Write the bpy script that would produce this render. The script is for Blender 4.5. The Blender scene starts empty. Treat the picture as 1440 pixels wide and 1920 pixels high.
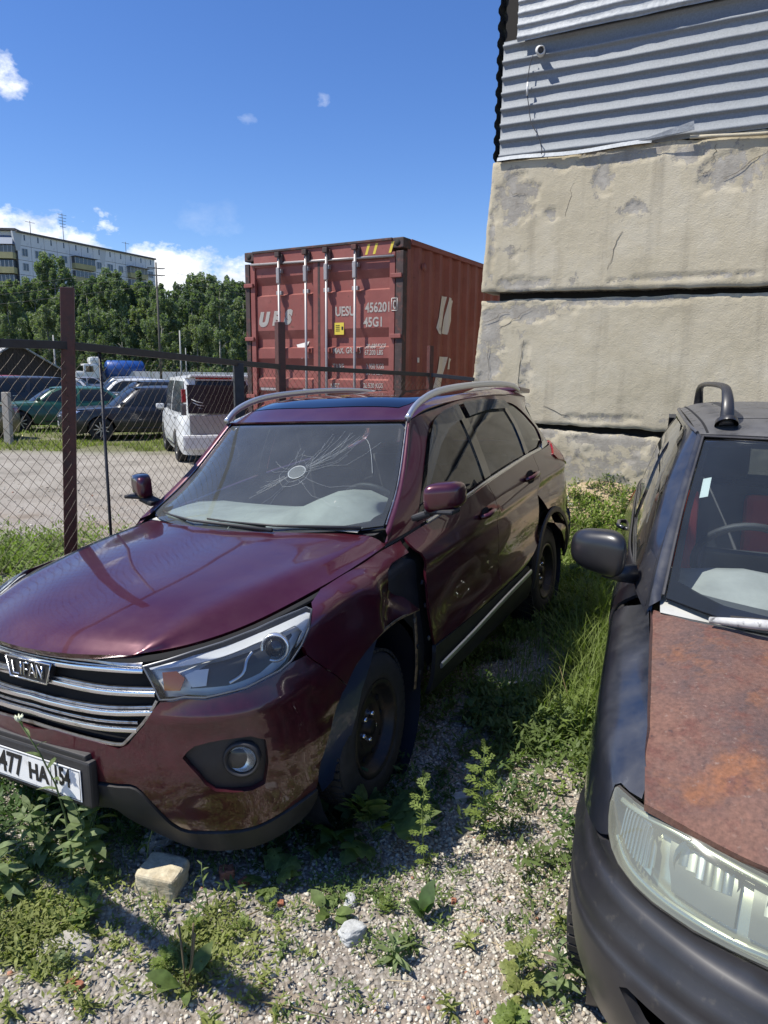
import bpy, bmesh, math, random
import numpy as np
from mathutils import Matrix, Vector
from mathutils.geometry import delaunay_2d_cdt
SC = bpy.context.scene
COL = SC.collection
random.seed(7); RNG = np.random.default_rng(7)
# ================= camera =================
CAMZ, PITCH, ROLL = 1.80, .19, -.012
cam_d = bpy.data.cameras.new('camera'); cam = bpy.data.objects.new('camera', cam_d); COL.objects.link(cam)
cam_d.sensor_fit = 'VERTICAL'; cam_d.sensor_height = 24; cam_d.lens = 24*1325/1920
cam_d.clip_start = .05; cam_d.clip_end = 3000
Fv = np.array([0, math.cos(PITCH), -math.sin(PITCH)]); Rv = np.array([1., 0, 0]); Dv = np.cross(Fv, Rv)
R2 = math.cos(ROLL)*Rv+math.sin(ROLL)*Dv; D2 = -math.sin(ROLL)*Rv+math.cos(ROLL)*Dv
cam.matrix_world = Matrix(((R2[0], -D2[0], -Fv[0], 0), (R2[1], -D2[1], -Fv[1], 0), (R2[2], -D2[2], -Fv[2], CAMZ), (0, 0, 0, 1)))
SC.camera = cam
# ================= world, sun, exposure =================
SUN_AZ, SUN_EL = math.radians(14), math.radians(58)     # direction the light travels on the ground, elevation
W = bpy.data.worlds.new('World'); SC.world = W; W.use_nodes = True
nt = W.node_tree; nt.nodes.clear()
def wn(t, **k):
    n = nt.nodes.new(t)
    for a, b in k.items(): setattr(n, a, b)
    return n
def wl(a, b): nt.links.new(a, b)
def wmath(op, a, b=None, c=None, clamp=False):
    n = wn('ShaderNodeMath', operation=op, use_clamp=clamp)
    for i, x in enumerate((a, b, c)):
        if x is None: continue
        if isinstance(x, (int, float)): n.inputs[i].default_value = x
        else: wl(x, n.inputs[i])
    return n.outputs[0]
sky = wn('ShaderNodeTexSky', sky_type='NISHITA', sun_disc=False, sun_elevation=SUN_EL, altitude=200)
sky.air_density = 1.0; sky.dust_density = .15; sky.ozone_density = 4.5
sky.sun_rotation = math.radians(270)+SUN_AZ*-1
tc = wn('ShaderNodeTexCoord'); sp = wn('ShaderNodeSeparateXYZ'); wl(tc.outputs['Generated'], sp.inputs[0])
X_, Y_, Z_ = sp.outputs
hor = wmath('SQRT', wmath('ADD', wmath('MULTIPLY', X_, X_), wmath('MULTIPLY', Y_, Y_)))
el = wmath('DIVIDE', Z_, wmath('MAXIMUM', hor, .001))
az = wmath('DIVIDE', X_, wmath('MAXIMUM', Y_, .05))
def wnoise(scale, detail, rough, zs=1.0, off=0.0):
    mp = wn('ShaderNodeMapping'); mp.inputs['Scale'].default_value = (1, 1, zs); mp.inputs['Location'].default_value = (off, off*.7, 0)
    wl(tc.outputs['Generated'], mp.inputs[0])
    n = wn('ShaderNodeTexNoise'); n.inputs['Scale'].default_value = scale; n.inputs['Detail'].default_value = detail; n.inputs['Roughness'].default_value = rough
    wl(mp.outputs[0], n.inputs['Vector']); return n.outputs['Fac']
n1 = wnoise(7, 2, .5, 1.0, 3.1); n2 = wnoise(22, 9, .62, 1.5, 1.3)
# cumulus bank low over the horizon
top = wmath('SUBTRACT', .170, wmath('MULTIPLY', wmath('MAXIMUM', wmath('ADD', az, .32), 0), .22))
top = wmath('ADD', top, wmath('MULTIPLY', wmath('SUBTRACT', n1, .5), .14))
dens = wmath('ADD', wmath('SUBTRACT', top, el), wmath('MULTIPLY', wmath('SUBTRACT', n2, .5), .14))
bank = wmath('MULTIPLY', dens, 38, clamp=True)
low = wmath('MULTIPLY', wmath('ADD', wmath('SUBTRACT', el, .07), wmath('MULTIPLY', wmath('SUBTRACT', n2, .5), .10)), 22, clamp=True)
bank = wmath('MULTIPLY', bank, wmath('ADD', wmath('MULTIPLY', low, .8), .2))
bank = wmath('MULTIPLY', bank, wmath('GREATER_THAN', Y_, .05))
def puff(a0, e0, ra, re, gain, amp=1.3):
    da = wmath('DIVIDE', wmath('SUBTRACT', az, a0), ra); de = wmath('DIVIDE', wmath('SUBTRACT', el, e0), re)
    r2 = wmath('ADD', wmath('MULTIPLY', da, da), wmath('MULTIPLY', de, de))
    v = wmath('ADD', wmath('SUBTRACT', 1, r2), wmath('MULTIPLY', wmath('SUBTRACT', n2, .52), amp*4))
    return wmath('MULTIPLY', wmath('MULTIPLY', v, gain, clamp=True), wmath('GREATER_THAN', Y_, .05))
p1 = puff(-.505, .330, .038, .032, .7, 1.6)
p2 = puff(-.087, .351, .012, .010, .22, 1.9)
p3 = puff(-.183, .322, .014, .007, .14, 1.9)
p4 = puff(-.24, .200, .05, .025, .10, 1.0)
cl = wmath('MAXIMUM', wmath('MAXIMUM', wmath('MAXIMUM', bank, p1), wmath('MAXIMUM', p2, p3)), p4)
shade = wnoise(14, 5, .6, 2.0, 5.0)
cr = wn('ShaderNodeMix', data_type='RGBA'); cr.inputs[6].default_value = (4.6, 5.2, 6.4, 1); cr.inputs[7].default_value = (9.4, 9.4, 9.4, 1)
wl(wmath('MULTIPLY', wmath('SUBTRACT', shade, .35), 3.2, clamp=True), cr.inputs[0])
mx = wn('ShaderNodeMix', data_type='RGBA'); wl(cl, mx.inputs[0]); hs = wn('ShaderNodeHueSaturation'); hs.inputs['Hue'].default_value = .512; hs.inputs['Saturation'].default_value = 1.2; hs.inputs['Value'].default_value = 1.03; wl(sky.outputs[0], hs.inputs['Color']); wl(hs.outputs[0], mx.inputs[6]); wl(cr.outputs[2], mx.inputs[7])
bg = wn('ShaderNodeBackground'); bg.inputs['Strength'].default_value = .115; wl(mx.outputs[2], bg.inputs[0])
wo = wn('ShaderNodeOutputWorld'); wl(bg.outputs[0], wo.inputs[0])
sun_d = bpy.data.lights.new('sun', 'SUN'); sun_d.energy = 4.8; sun_d.angle = math.radians(.5); sun_d.color = (1, .95, .86)
sun = bpy.data.objects.new('sun', sun_d); COL.objects.link(sun)
LD = Vector((math.cos(SUN_AZ)*math.cos(SUN_EL), math.sin(SUN_AZ)*math.cos(SUN_EL), -math.sin(SUN_EL)))
sun.rotation_euler = LD.to_track_quat('-Z', 'Y').to_euler(); sun.location = (-5, 0, 12)
SC.view_settings.view_transform = 'Standard'; SC.view_settings.look = 'None'; SC.view_settings.gamma = 1
SC.view_settings.use_curve_mapping = False; SC.view_settings.exposure = 0.50
SC.cycles.max_bounces = 10; SC.cycles.transparent_max_bounces = 24; SC.cycles.diffuse_bounces = 4
# ================= materials =================
MATS = {}
def mat(name, base=(.5, .5, .5), rough=.5, metal=0, coat=0, coatr=.03, noise=None, bump=None, spec=.5, alt=None, emit=None, dust=None):
    """noise=(scale, amount) brightness variation; alt=(colour, scale, lo, hi) patches of a second colour; bump=(scale, strength)"""
    m = bpy.data.materials.new(name); m.use_nodes = True; t = m.node_tree; P = t.nodes['Principled BSDF']
    P.inputs['Base Color'].default_value = (*base, 1); P.inputs['Roughness'].default_value = rough; P.inputs['Metallic'].default_value = metal
    P.inputs['Coat Weight'].default_value = coat; P.inputs['Coat Roughness'].default_value = coatr; P.inputs['Specular IOR Level'].default_value = spec
    tcn = t.nodes.new('ShaderNodeTexCoord'); col = None
    def N(scale, detail=5, rough_=.6):
        n = t.nodes.new('ShaderNodeTexNoise'); n.inputs['Scale'].default_value = scale; n.inputs['Detail'].default_value = detail; n.inputs['Roughness'].default_value = rough_
        t.links.new(tcn.outputs['Object'], n.inputs['Vector']); return n
    def ramp(src, lo, hi):
        r = t.nodes.new('ShaderNodeMapRange'); r.inputs[1].default_value = lo; r.inputs[2].default_value = hi; t.links.new(src, r.inputs[0]); return r.outputs[0]
    def mix(f, a, b):
        x = t.nodes.new('ShaderNodeMix'); x.data_type = 'RGBA'
        for i, q in ((0, f), (6, a), (7, b)):
            if hasattr(q, 'links'): t.links.new(q, x.inputs[i])
            elif isinstance(q, tuple): x.inputs[i].default_value = (*q[:3], 1)
            else: x.inputs[i].default_value = q
        return x.outputs[2]
    col = base
    if alt:
        for (c2, sc, lo, hi) in (alt if isinstance(alt, list) else [alt]):
            col = mix(ramp(N(sc, 8, .65).outputs['Fac'], lo, hi), col, c2)
    if noise:
        n = N(noise[0], 6); f = ramp(n.outputs['Fac'], .3, .7)
        dark = mix(f, (1-noise[1],)*3, (1+noise[1],)*3)
        v = t.nodes.new('ShaderNodeMix'); v.data_type = 'RGBA'; v.blend_type = 'MULTIPLY'; v.inputs[0].default_value = 1
        if hasattr(col, 'links'): t.links.new(col, v.inputs[6])
        else: v.inputs[6].default_value = (*col, 1)
        t.links.new(dark, v.inputs[7]); col = v.outputs[2]
    if dust:   # (colour, amount) settles on upward faces
        g = t.nodes.new('ShaderNodeNewGeometry'); s = t.nodes.new('ShaderNodeSeparateXYZ'); t.links.new(g.outputs['Normal'], s.inputs[0])
        a = t.nodes.new('ShaderNodeMath'); a.operation = 'MULTIPLY'; t.links.new(ramp(s.outputs[2], .1, 1), a.inputs[0]); t.links.new(ramp(N(9, 6).outputs['Fac'], .25, .75), a.inputs[1])
        b = t.nodes.new('ShaderNodeMath'); b.operation = 'MULTIPLY'; b.inputs[1].default_value = dust[1]; t.links.new(a.outputs[0], b.inputs[0])
        col = mix(b.outputs[0], col, dust[0])
        rr = t.nodes.new('ShaderNodeMath'); rr.operation = 'MULTIPLY_ADD'; rr.inputs[1].default_value = .8; rr.inputs[2].default_value = rough; t.links.new(b.outputs[0], rr.inputs[0]); t.links.new(rr.outputs[0], P.inputs['Roughness'])
        if coat:
            cc = t.nodes.new('ShaderNodeMath'); cc.operation = 'MULTIPLY_ADD'; cc.inputs[1].default_value = .5; cc.inputs[2].default_value = coatr; t.links.new(b.outputs[0], cc.inputs[0]); t.links.new(cc.outputs[0], P.inputs['Coat Roughness'])
    if hasattr(col, 'links'): t.links.new(col, P.inputs['Base Color'])
    if bump:
        b = t.nodes.new('ShaderNodeBump'); b.inputs['Strength'].default_value = bump[1]; b.inputs['Distance'].default_value = bump[2] if len(bump) > 2 else .01
        t.links.new(N(bump[0], 7, .65).outputs['Fac'], b.inputs['Height']); t.links.new(b.outputs[0], P.inputs['Normal'])
    if emit: P.inputs['Emission Color'].default_value = (*emit[0], 1); P.inputs['Emission Strength'].default_value = emit[1]
    MATS[name] = m; return m
def glass_mat(name, tint=(.8, .85, .85), refl=1.0, rough=.02, dirt=.0, dcol=(.5, .5, .45)):
    m = bpy.data.materials.new(name); m.use_nodes = True; t = m.node_tree; t.nodes.clear()
    tr = t.nodes.new('ShaderNodeBsdfTransparent'); tr.inputs[0].default_value = (*tint, 1)
    gl = t.nodes.new('ShaderNodeBsdfGlossy'); gl.inputs['Roughness'].default_value = rough
    fr = t.nodes.new('ShaderNodeFresnel'); fr.inputs[0].default_value = 1.5
    k = t.nodes.new('ShaderNodeMath'); k.operation = 'MULTIPLY'; k.inputs[1].default_value = refl; k.use_clamp = True; t.links.new(fr.outputs[0], k.inputs[0])
    mx = t.nodes.new('ShaderNodeMixShader'); t.links.new(k.outputs[0], mx.inputs[0]); t.links.new(tr.outputs[0], mx.inputs[1]); t.links.new(gl.outputs[0], mx.inputs[2])
    out = mx.outputs[0]
    if dirt:
        df = t.nodes.new('ShaderNodeBsdfDiffuse'); df.inputs[0].default_value = (*dcol, 1)
        n = t.nodes.new('ShaderNodeTexNoise'); n.inputs['Scale'].default_value = 5; n.inputs['Detail'].default_value = 10; tcn = t.nodes.new('ShaderNodeTexCoord'); t.links.new(tcn.outputs['Object'], n.inputs['Vector'])
        r = t.nodes.new('ShaderNodeMapRange'); r.inputs[1].default_value = .3; r.inputs[2].default_value = .8; r.inputs[3].default_value = dirt*.8; r.inputs[4].default_value = dirt*1.25; t.links.new(n.outputs['Fac'], r.inputs[0])
        m2 = t.nodes.new('ShaderNodeMixShader'); t.links.new(r.outputs[0], m2.inputs[0]); t.links.new(out, m2.inputs[1]); t.links.new(df.outputs[0], m2.inputs[2]); out = m2.outputs[0]
    o = t.nodes.new('ShaderNodeOutputMaterial'); t.links.new(out, o.inputs[0]); MATS[name] = m; return m
# ================= object helpers =================
def tag(o, label=None, cat=None, group=None, kind=None):
    if label: o['label'] = label
    if cat: o['category'] = cat
    if group: o['group'] = group
    if kind: o['kind'] = kind
    return o
def thing(name, label, cat, loc=(0, 0, 0), rz=0, group=None, mw=None):
    o = bpy.data.objects.new(name, None); COL.objects.link(o); o.empty_display_size = .1
    if mw is not None: o.matrix_world = Matrix(mw)
    else: o.location = loc; o.rotation_euler = (0, 0, rz)
    return tag(o, label, cat, group)
def obj(name, me, m=None, parent=None, loc=None, rot=None, label=None):
    o = bpy.data.objects.new(name, me); COL.objects.link(o)
    if m is not None and not me.materials: me.materials.append(m)
    if parent is not None: o.parent = parent
    if loc is not None: o.location = loc
    if rot is not None: o.rotation_euler = rot
    if label: o['label'] = label
    return o
def mesh(name, V, Fc, m=None, smooth=False, normals=None):
    me = bpy.data.meshes.new(name); me.from_pydata([tuple(map(float, v)) for v in V], [], [tuple(int(i) for i in f) for f in Fc]); me.update()
    if smooth: me.polygons.foreach_set('use_smooth', [True]*len(me.polygons))
    if m is not None: me.materials.append(m)
    if normals is not None: me.normals_split_custom_set_from_vertices([tuple(n) for n in normals])
    return me
def fast_mesh(name, V, T, m=None, smooth=False, mats=None, midx=None):
    """V (n,3), T (k,3|4) numpy"""
    me = bpy.data.meshes.new(name); V = np.ascontiguousarray(V, np.float32); T = np.ascontiguousarray(T, np.int32); k = T.shape[1]
    me.vertices.add(len(V)); me.vertices.foreach_set('co', V.ravel()); me.loops.add(T.size); me.loops.foreach_set('vertex_index', T.ravel())
    me.polygons.add(len(T)); me.polygons.foreach_set('loop_start', np.arange(0, T.size, k, dtype=np.int32)); me.polygons.foreach_set('loop_total', np.full(len(T), k, np.int32))
    if smooth: me.polygons.foreach_set('use_smooth', np.ones(len(T), bool))
    for x in (mats or ([m] if m else [])): me.materials.append(x)
    if midx is not None: me.polygons.foreach_set('material_index', np.asarray(midx, np.int32))
    me.update(); me.validate(); return me
class MB:
    """mesh builder: boxes, tubes, lathes, prisms collected into one mesh"""
    def __init__(s): s.V = []; s.F = []; s.S = []
    def add(s, V, F, smooth=False):
        n = len(s.V); s.V += [tuple(map(float, v)) for v in V]; s.F += [tuple(i+n for i in f) for f in F]; s.S += [smooth]*len(F); return s
    def box(s, c, d, R=None, bev=0):
        x, y, z = (k/2 for k in d)
        if bev > 0:
            b = min(bev, x*.9, y*.9, z*.9); bm = bmesh.new(); bmesh.ops.create_cube(bm, size=1)
            for v in bm.verts: v.co = Vector((v.co.x*2*x, v.co.y*2*y, v.co.z*2*z))
            bmesh.ops.bevel(bm, geom=bm.edges[:], offset=b, segments=2, affect='EDGES', profile=.6)
            V = [v.co.copy() for v in bm.verts]; bm.verts.index_update(); F = [[v.index for v in f.verts] for f in bm.faces]; bm.free()
        else:
            V = [Vector(p) for p in ((-x,-y,-z),(x,-y,-z),(x,y,-z),(-x,y,-z),(-x,-y,z),(x,-y,z),(x,y,z),(-x,y,z))]
            F = [(0,3,2,1),(4,5,6,7),(0,1,5,4),(1,2,6,5),(2,3,7,6),(3,0,4,7)]
        if R is not None: V = [R @ v for v in V]
        c = Vector(c); return s.add([v+c for v in V], F, False)
    def tube(s, pts, r, n=8, cap=True, up=None, flat=1.0):
        pts = [Vector(p) for p in pts]; rs = r if isinstance(r, (list, tuple)) else [r]*len(pts); V = []; F = []
        prev = Vector(up) if up else None
        for i, p in enumerate(pts):
            t = (pts[min(i+1, len(pts)-1)]-pts[max(i-1, 0)]).normalized()
            if prev is None: prev = Vector((0, 0, 1)) if abs(t.z) < .9 else Vector((1, 0, 0))
            a = t.cross(prev)
            if a.length < 1e-6: a = t.orthogonal()
            a.normalize(); b = a.cross(t).normalized(); prev = b
            for k in range(n):
                th = 2*math.pi*k/n; V.append(p+(a*math.cos(th)*flat+b*math.sin(th))*rs[i])
        for i in range(len(pts)-1):
            for k in range(n): F.append((i*n+k, (i+1)*n+k, (i+1)*n+(k+1) % n, i*n+(k+1) % n))
        if cap: F.append(tuple(range(n))); F.append(tuple((len(pts)-1)*n+k for k in reversed(range(n))))
        return s.add(V, F, True)
    def lathe(s, prof, n=32, M=None, close=False):
        """prof [(r, h)] around local Z, M transforms"""
        V = []; F = []
        for r, h in prof:
            for k in range(n):
                th = 2*math.pi*k/n; v = Vector((r*math.cos(th), r*math.sin(th), h)); V.append(M @ v if M else v)
        m = len(prof)
        for i in range(m-1 if not close else m):
            j = (i+1) % m
            for k in range(n): F.append((i*n+k, i*n+(k+1) % n, j*n+(k+1) % n, j*n+k))
        return s.add(V, F, True)
    def prism(s, poly, h0, h1, M=None):
        """poly [(x,y)] ccw, extruded in local z"""
        n = len(poly); V = [Vector((x, y, h0)) for x, y in poly]+[Vector((x, y, h1)) for x, y in poly]
        if M: V = [M @ v for v in V]
        F = [tuple(reversed(range(n))), tuple(range(n, 2*n))]+[(i, (i+1) % n, n+(i+1) % n, n+i) for i in range(n)]
        return s.add(V, F, False)
    def build(s, name, m=None, parent=None, label=None, sharp=None, **k):
        me = mesh(name, s.V, s.F, m); me.polygons.foreach_set('use_smooth', s.S)
        if sharp is not None and any(s.S):
            try: me.set_sharp_from_angle(angle=math.radians(sharp))
            except Exception: pass
        return obj(name, me, None, parent, label=label, **k)
def copy_tree(o, parent=None):
    c = o.copy(); COL.objects.link(c); c.parent = parent if parent else o.parent
    for ch in list(o.children): copy_tree(ch, c)
    return c
def rotm(ax, deg): return Matrix.Rotation(math.radians(deg), 3, ax)
def text_mesh(body, size, bold=0.0, shear=0.0, extrude=.001, sx=1.0, align='LEFT', space=1.0):
    c = bpy.data.curves.new('txt', 'FONT'); c.body = body; c.size = size; c.offset = bold; c.shear = shear; c.extrude = extrude
    c.align_x = align; c.space_character = space; c.resolution_u = 3
    o = bpy.data.objects.new('txt', c); COL.objects.link(o); dg = bpy.context.evaluated_depsgraph_get(); dg.update()
    me = bpy.data.meshes.new_from_object(o.evaluated_get(dg)); bpy.data.objects.remove(o); bpy.data.curves.remove(c)
    for v in me.vertices: v.co.x *= sx
    return me
# ---- smooth value noise in numpy ----
_T = np.random.default_rng(3).random((256, 256))
def vnoise(x, y, sc=1.0, octv=4, pers=.5, seed=0):
    x = np.asarray(x, float)*sc+seed*17.3+1000; y = np.asarray(y, float)*sc+seed*9.7+1000; r = 0; a = 1; tot = 0
    for _ in range(octv):
        xi = np.floor(x).astype(int); yi = np.floor(y).astype(int); fx = x-xi; fy = y-yi; fx = fx*fx*(3-2*fx); fy = fy*fy*(3-2*fy)
        g = lambda i, j: _T[(xi+i) % 256, (yi+j) % 256]
        r = r+a*((g(0, 0)*(1-fx)+g(1, 0)*fx)*(1-fy)+(g(0, 1)*(1-fx)+g(1, 1)*fx)*fy); tot += a; a *= pers; x = x*2.03; y = y*2.03
    return r/tot
# ---------- surface maths: bicubic (Catmull-Rom) patches ----------
import numpy as np
def crw(t):
    return np.stack([-.5*t+t*t-.5*t**3, 1-2.5*t*t+1.5*t**3, .5*t+2*t*t-1.5*t**3, -.5*t*t+.5*t**3],-1)
def cr1(P, u):
    """Catmull-Rom through P (n,k) at u (m,) in [0,n-1]; ends extrapolated"""
    P = np.asarray(P, float); n = len(P); u = np.asarray(u, float)
    i = np.clip(np.floor(u).astype(int), 0, n-2); t = u-i
    Q = np.concatenate([2*P[:1]-P[1:2], P, 2*P[-1:]-P[-2:-1]], 0)
    w = crw(t)
    return sum(w[..., k, None]*Q[i+k] for k in range(4))
class Patch:
    """rows[v][u] = (x,y,z)"""
    def __init__(s, rows, mirror_u0=False):
        s.G = np.array(rows, float); s.nv, s.nu = s.G.shape[:2]
        G = s.G
        first = G[:, 1:2]*np.array([1, -1, 1]) if mirror_u0 else 2*G[:, :1]-G[:, 1:2]
        E = np.concatenate([first, G, 2*G[:, -1:]-G[:, -2:-1]], 1)
        s.E = np.concatenate([2*E[:1]-E[1:2], E, 2*E[-1:]-E[-2:-1]], 0)
    def __call__(s, u, v):
        u = np.asarray(u, float); v = np.asarray(v, float)
        u, v = np.broadcast_arrays(u, v)
        i = np.clip(np.floor(u).astype(int), 0, s.nu-2); j = np.clip(np.floor(v).astype(int), 0, s.nv-2)
        wu = crw(u-i); wv = crw(v-j); r = 0
        for a in range(4):
            for b in range(4):
                r = r+(wv[..., a]*wu[..., b])[..., None]*s.E[j+a, i+b]
        return r
    def normal(s, u, v, e=1e-3):
        a = s(np.asarray(u)+e, v)-s(np.asarray(u)-e, v); b = s(u, np.asarray(v)+e)-s(u, np.asarray(v)-e)
        n = np.cross(a, b); return n/np.maximum(np.linalg.norm(n, axis=-1, keepdims=True), 1e-9)
# ---------- maroon SUV: frame X forward from the front axle, Y left, Z up ----------
S_X = [
 [.84,.83,.78,.715,.62,.45,.2,-.1,-.45,-1.0,-1.45,-2.1,-2.55,-3.0,-3.28,-3.40,-3.44],
 [.93,.91,.85,.755,.65,.475,.2,-.1,-.45,-1.0,-1.45,-2.1,-2.55,-3.0,-3.33,-3.46,-3.50],
 [.955,.935,.875,.785,.675,.485,.2,-.1,-.45,-1.0,-1.45,-2.1,-2.55,-3.0,-3.35,-3.50,-3.54],
 [.945,.925,.87,.785,.67,.475,.2,-.1,-.45,-1.0,-1.45,-2.1,-2.55,-3.0,-3.32,-3.46,-3.50],
 [.93,.91,.86,.775,.655,.465,.2,-.1,-.45,-1.0,-1.45,-2.1,-2.55,-3.0,-3.27,-3.40,-3.44],
 [.925,.90,.85,.75,.62,.43,.18,-.1,-.45,-1.0,-1.45,-2.1,-2.55,-3.0,-3.24,-3.36,-3.40],
 [.92,.89,.83,.71,.53,.32,.12,-.1,-.38,-1.0,-1.45,-2.1,-2.55,-2.95,-3.15,-3.28,-3.32]]
S_Y = [
 [0,.28,.46,.62,.74,.825,.845,.845,.845,.85,.85,.85,.845,.84,.75,.5,0],
 [0,.28,.49,.66,.775,.86,.88,.88,.88,.885,.885,.885,.88,.87,.77,.5,0],
 [0,.29,.50,.69,.80,.88,.90,.90,.895,.90,.90,.90,.90,.89,.78,.5,0],
 [0,.28,.49,.67,.79,.87,.895,.895,.885,.885,.885,.89,.895,.88,.77,.5,0],
 [0,.27,.48,.65,.77,.85,.88,.885,.875,.88,.88,.885,.89,.875,.76,.48,0],
 [0,.26,.46,.62,.735,.825,.855,.86,.865,.875,.875,.875,.875,.86,.74,.46,0],
 [0,.25,.44,.575,.66,.725,.755,.77,.785,.835,.84,.835,.82,.77,.66,.42,0]]
S_Z = [
 [.32,.28,.22,.205,.21,.24,.25,.26,.27,.28,.28,.28,.28,.30,.33,.35,.35],
 [.40,.38,.36,.35,.35,.36,.37,.38,.38,.38,.38,.38,.39,.40,.42,.43,.43],
 [.52,.52,.52,.52,.52,.53,.54,.54,.54,.54,.54,.55,.56,.57,.58,.58,.58],
 [.70,.70,.70,.70,.70,.71,.72,.72,.72,.72,.73,.74,.75,.76,.76,.76,.76],
 [.80,.80,.81,.815,.82,.84,.85,.86,.86,.87,.88,.90,.91,.93,.93,.93,.93],
 [.88,.88,.885,.89,.91,.95,.965,.975,.98,1.0,1.02,1.06,1.08,1.09,1.09,1.09,1.09],
 [.925,.925,.92,.935,.955,.99,1.01,1.03,1.055,1.125,1.17,1.215,1.225,1.23,1.23,1.22,1.22]]
SB = Patch(np.stack([S_X, S_Y, S_Z], -1), True)
# bonnet: u from centre to the left edge, v front to rear
SH = Patch([
 [(.925,0,.93),(.905,.22,.93),(.85,.40,.925),(.823,.445,.923)],
 [(.80,0,.985),(.78,.24,.985),(.735,.47,.962),(.70,.575,.937)],
 [(.55,0,1.035),(.54,.28,1.035),(.51,.56,1.005),(.50,.672,.958)],
 [(.20,0,1.075),(.19,.30,1.075),(.17,.62,1.045),(.16,.752,1.005)],
 [(-.05,0,1.10),(-.07,.30,1.10),(-.12,.63,1.07),(-.14,.766,1.033)],
 [(-.16,0,1.115),(-.19,.30,1.115),(-.28,.60,1.095),(-.33,.762,1.05)]], True)
# windscreen: u centre to left, v base to top
SW = Patch([
 [(-.12,0,1.105),(-.15,.30,1.105),(-.24,.55,1.105),(-.365,.735,1.105)],
 [(-.43,0,1.30),(-.45,.28,1.295),(-.52,.50,1.285),(-.63,.675,1.275)],
 [(-.80,0,1.565),(-.815,.25,1.563),(-.86,.45,1.56),(-.93,.585,1.555)]], True)
# roof: u centre to the left gutter, v front to rear
SR = Patch([
 [(-.80,0,1.570),(-.815,.25,1.568),(-.86,.45,1.565),(-.93,.60,1.56)],
 [(-1.13,0,1.679),(-1.13,.28,1.674),(-1.15,.48,1.652),(-1.17,.605,1.610)],
 [(-1.7,0,1.683),(-1.7,.28,1.680),(-1.7,.49,1.666),(-1.7,.61,1.632)],
 [(-2.4,0,1.682),(-2.4,.28,1.679),(-2.4,.48,1.668),(-2.4,.60,1.628)],
 [(-3.05,0,1.645),(-3.05,.27,1.64),(-3.03,.46,1.622),(-3.0,.565,1.582)]], True)
# side greenhouse: u front to rear, v belt to gutter
SG = Patch([
 [(-.30,.775,1.06),(-.62,.800,1.09),(-1.0,.820,1.125),(-1.45,.825,1.165),(-2.1,.818,1.205),(-2.55,.80,1.22),(-2.95,.755,1.23),(-3.15,.65,1.23)],
 [(-.50,.735,1.19),(-.74,.755,1.23),(-1.08,.768,1.28),(-1.5,.775,1.31),(-2.1,.765,1.34),(-2.53,.745,1.35),(-2.88,.70,1.35),(-3.10,.60,1.35)],
 [(-.72,.675,1.35),(-.90,.692,1.40),(-1.17,.70,1.445),(-1.55,.705,1.47),(-2.1,.695,1.48),(-2.51,.68,1.48),(-2.80,.64,1.475),(-3.04,.56,1.46)],
 [(-.93,.600,1.555),(-1.05,.607,1.578),(-1.28,.612,1.60),(-1.6,.617,1.625),(-2.1,.612,1.625),(-2.48,.605,1.61),(-2.75,.585,1.595),(-3.0,.562,1.578)]])
# ---------- black MPV (tall wagon) ----------
M_X = [
 [.80,.78,.72,.63,.52,.38,.15,-.1,-.45,-1.0,-1.5,-2.1,-2.6,-3.0,-3.3,-3.45,-3.5],
 [.90,.88,.82,.72,.585,.41,.15,-.1,-.45,-1.0,-1.5,-2.1,-2.6,-3.0,-3.35,-3.5,-3.55],
 [.92,.90,.84,.74,.61,.43,.15,-.1,-.45,-1.0,-1.5,-2.1,-2.6,-3.0,-3.36,-3.52,-3.57],
 [.90,.88,.82,.72,.60,.425,.15,-.1,-.45,-1.0,-1.5,-2.1,-2.6,-3.0,-3.35,-3.5,-3.55],
 [.845,.825,.77,.68,.57,.40,.15,-.1,-.45,-1.0,-1.5,-2.1,-2.6,-3.0,-3.3,-3.45,-3.5],
 [.80,.78,.72,.635,.53,.36,.13,-.1,-.45,-1.0,-1.5,-2.1,-2.6,-2.98,-3.26,-3.4,-3.45],
 [.74,.72,.665,.59,.49,.33,.12,-.1,-.42,-.95,-1.5,-2.1,-2.6,-2.95,-3.2,-3.34,-3.4]]
M_Y = [
 [0,.30,.50,.655,.765,.825,.84,.84,.84,.84,.84,.84,.84,.83,.76,.5,0],
 [0,.30,.52,.69,.805,.858,.868,.865,.86,.86,.86,.86,.86,.85,.78,.5,0],
 [0,.30,.53,.70,.818,.868,.878,.875,.87,.87,.87,.87,.87,.86,.79,.5,0],
 [0,.30,.53,.695,.812,.862,.876,.876,.872,.872,.872,.872,.87,.86,.79,.5,0],
 [0,.30,.52,.68,.795,.845,.865,.87,.868,.868,.868,.868,.865,.855,.77,.5,0],
 [0,.29,.505,.665,.775,.82,.838,.845,.848,.852,.852,.85,.848,.83,.74,.47,0],
 [0,.28,.49,.645,.725,.742,.745,.745,.745,.81,.815,.81,.80,.76,.66,.42,0]]
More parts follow.
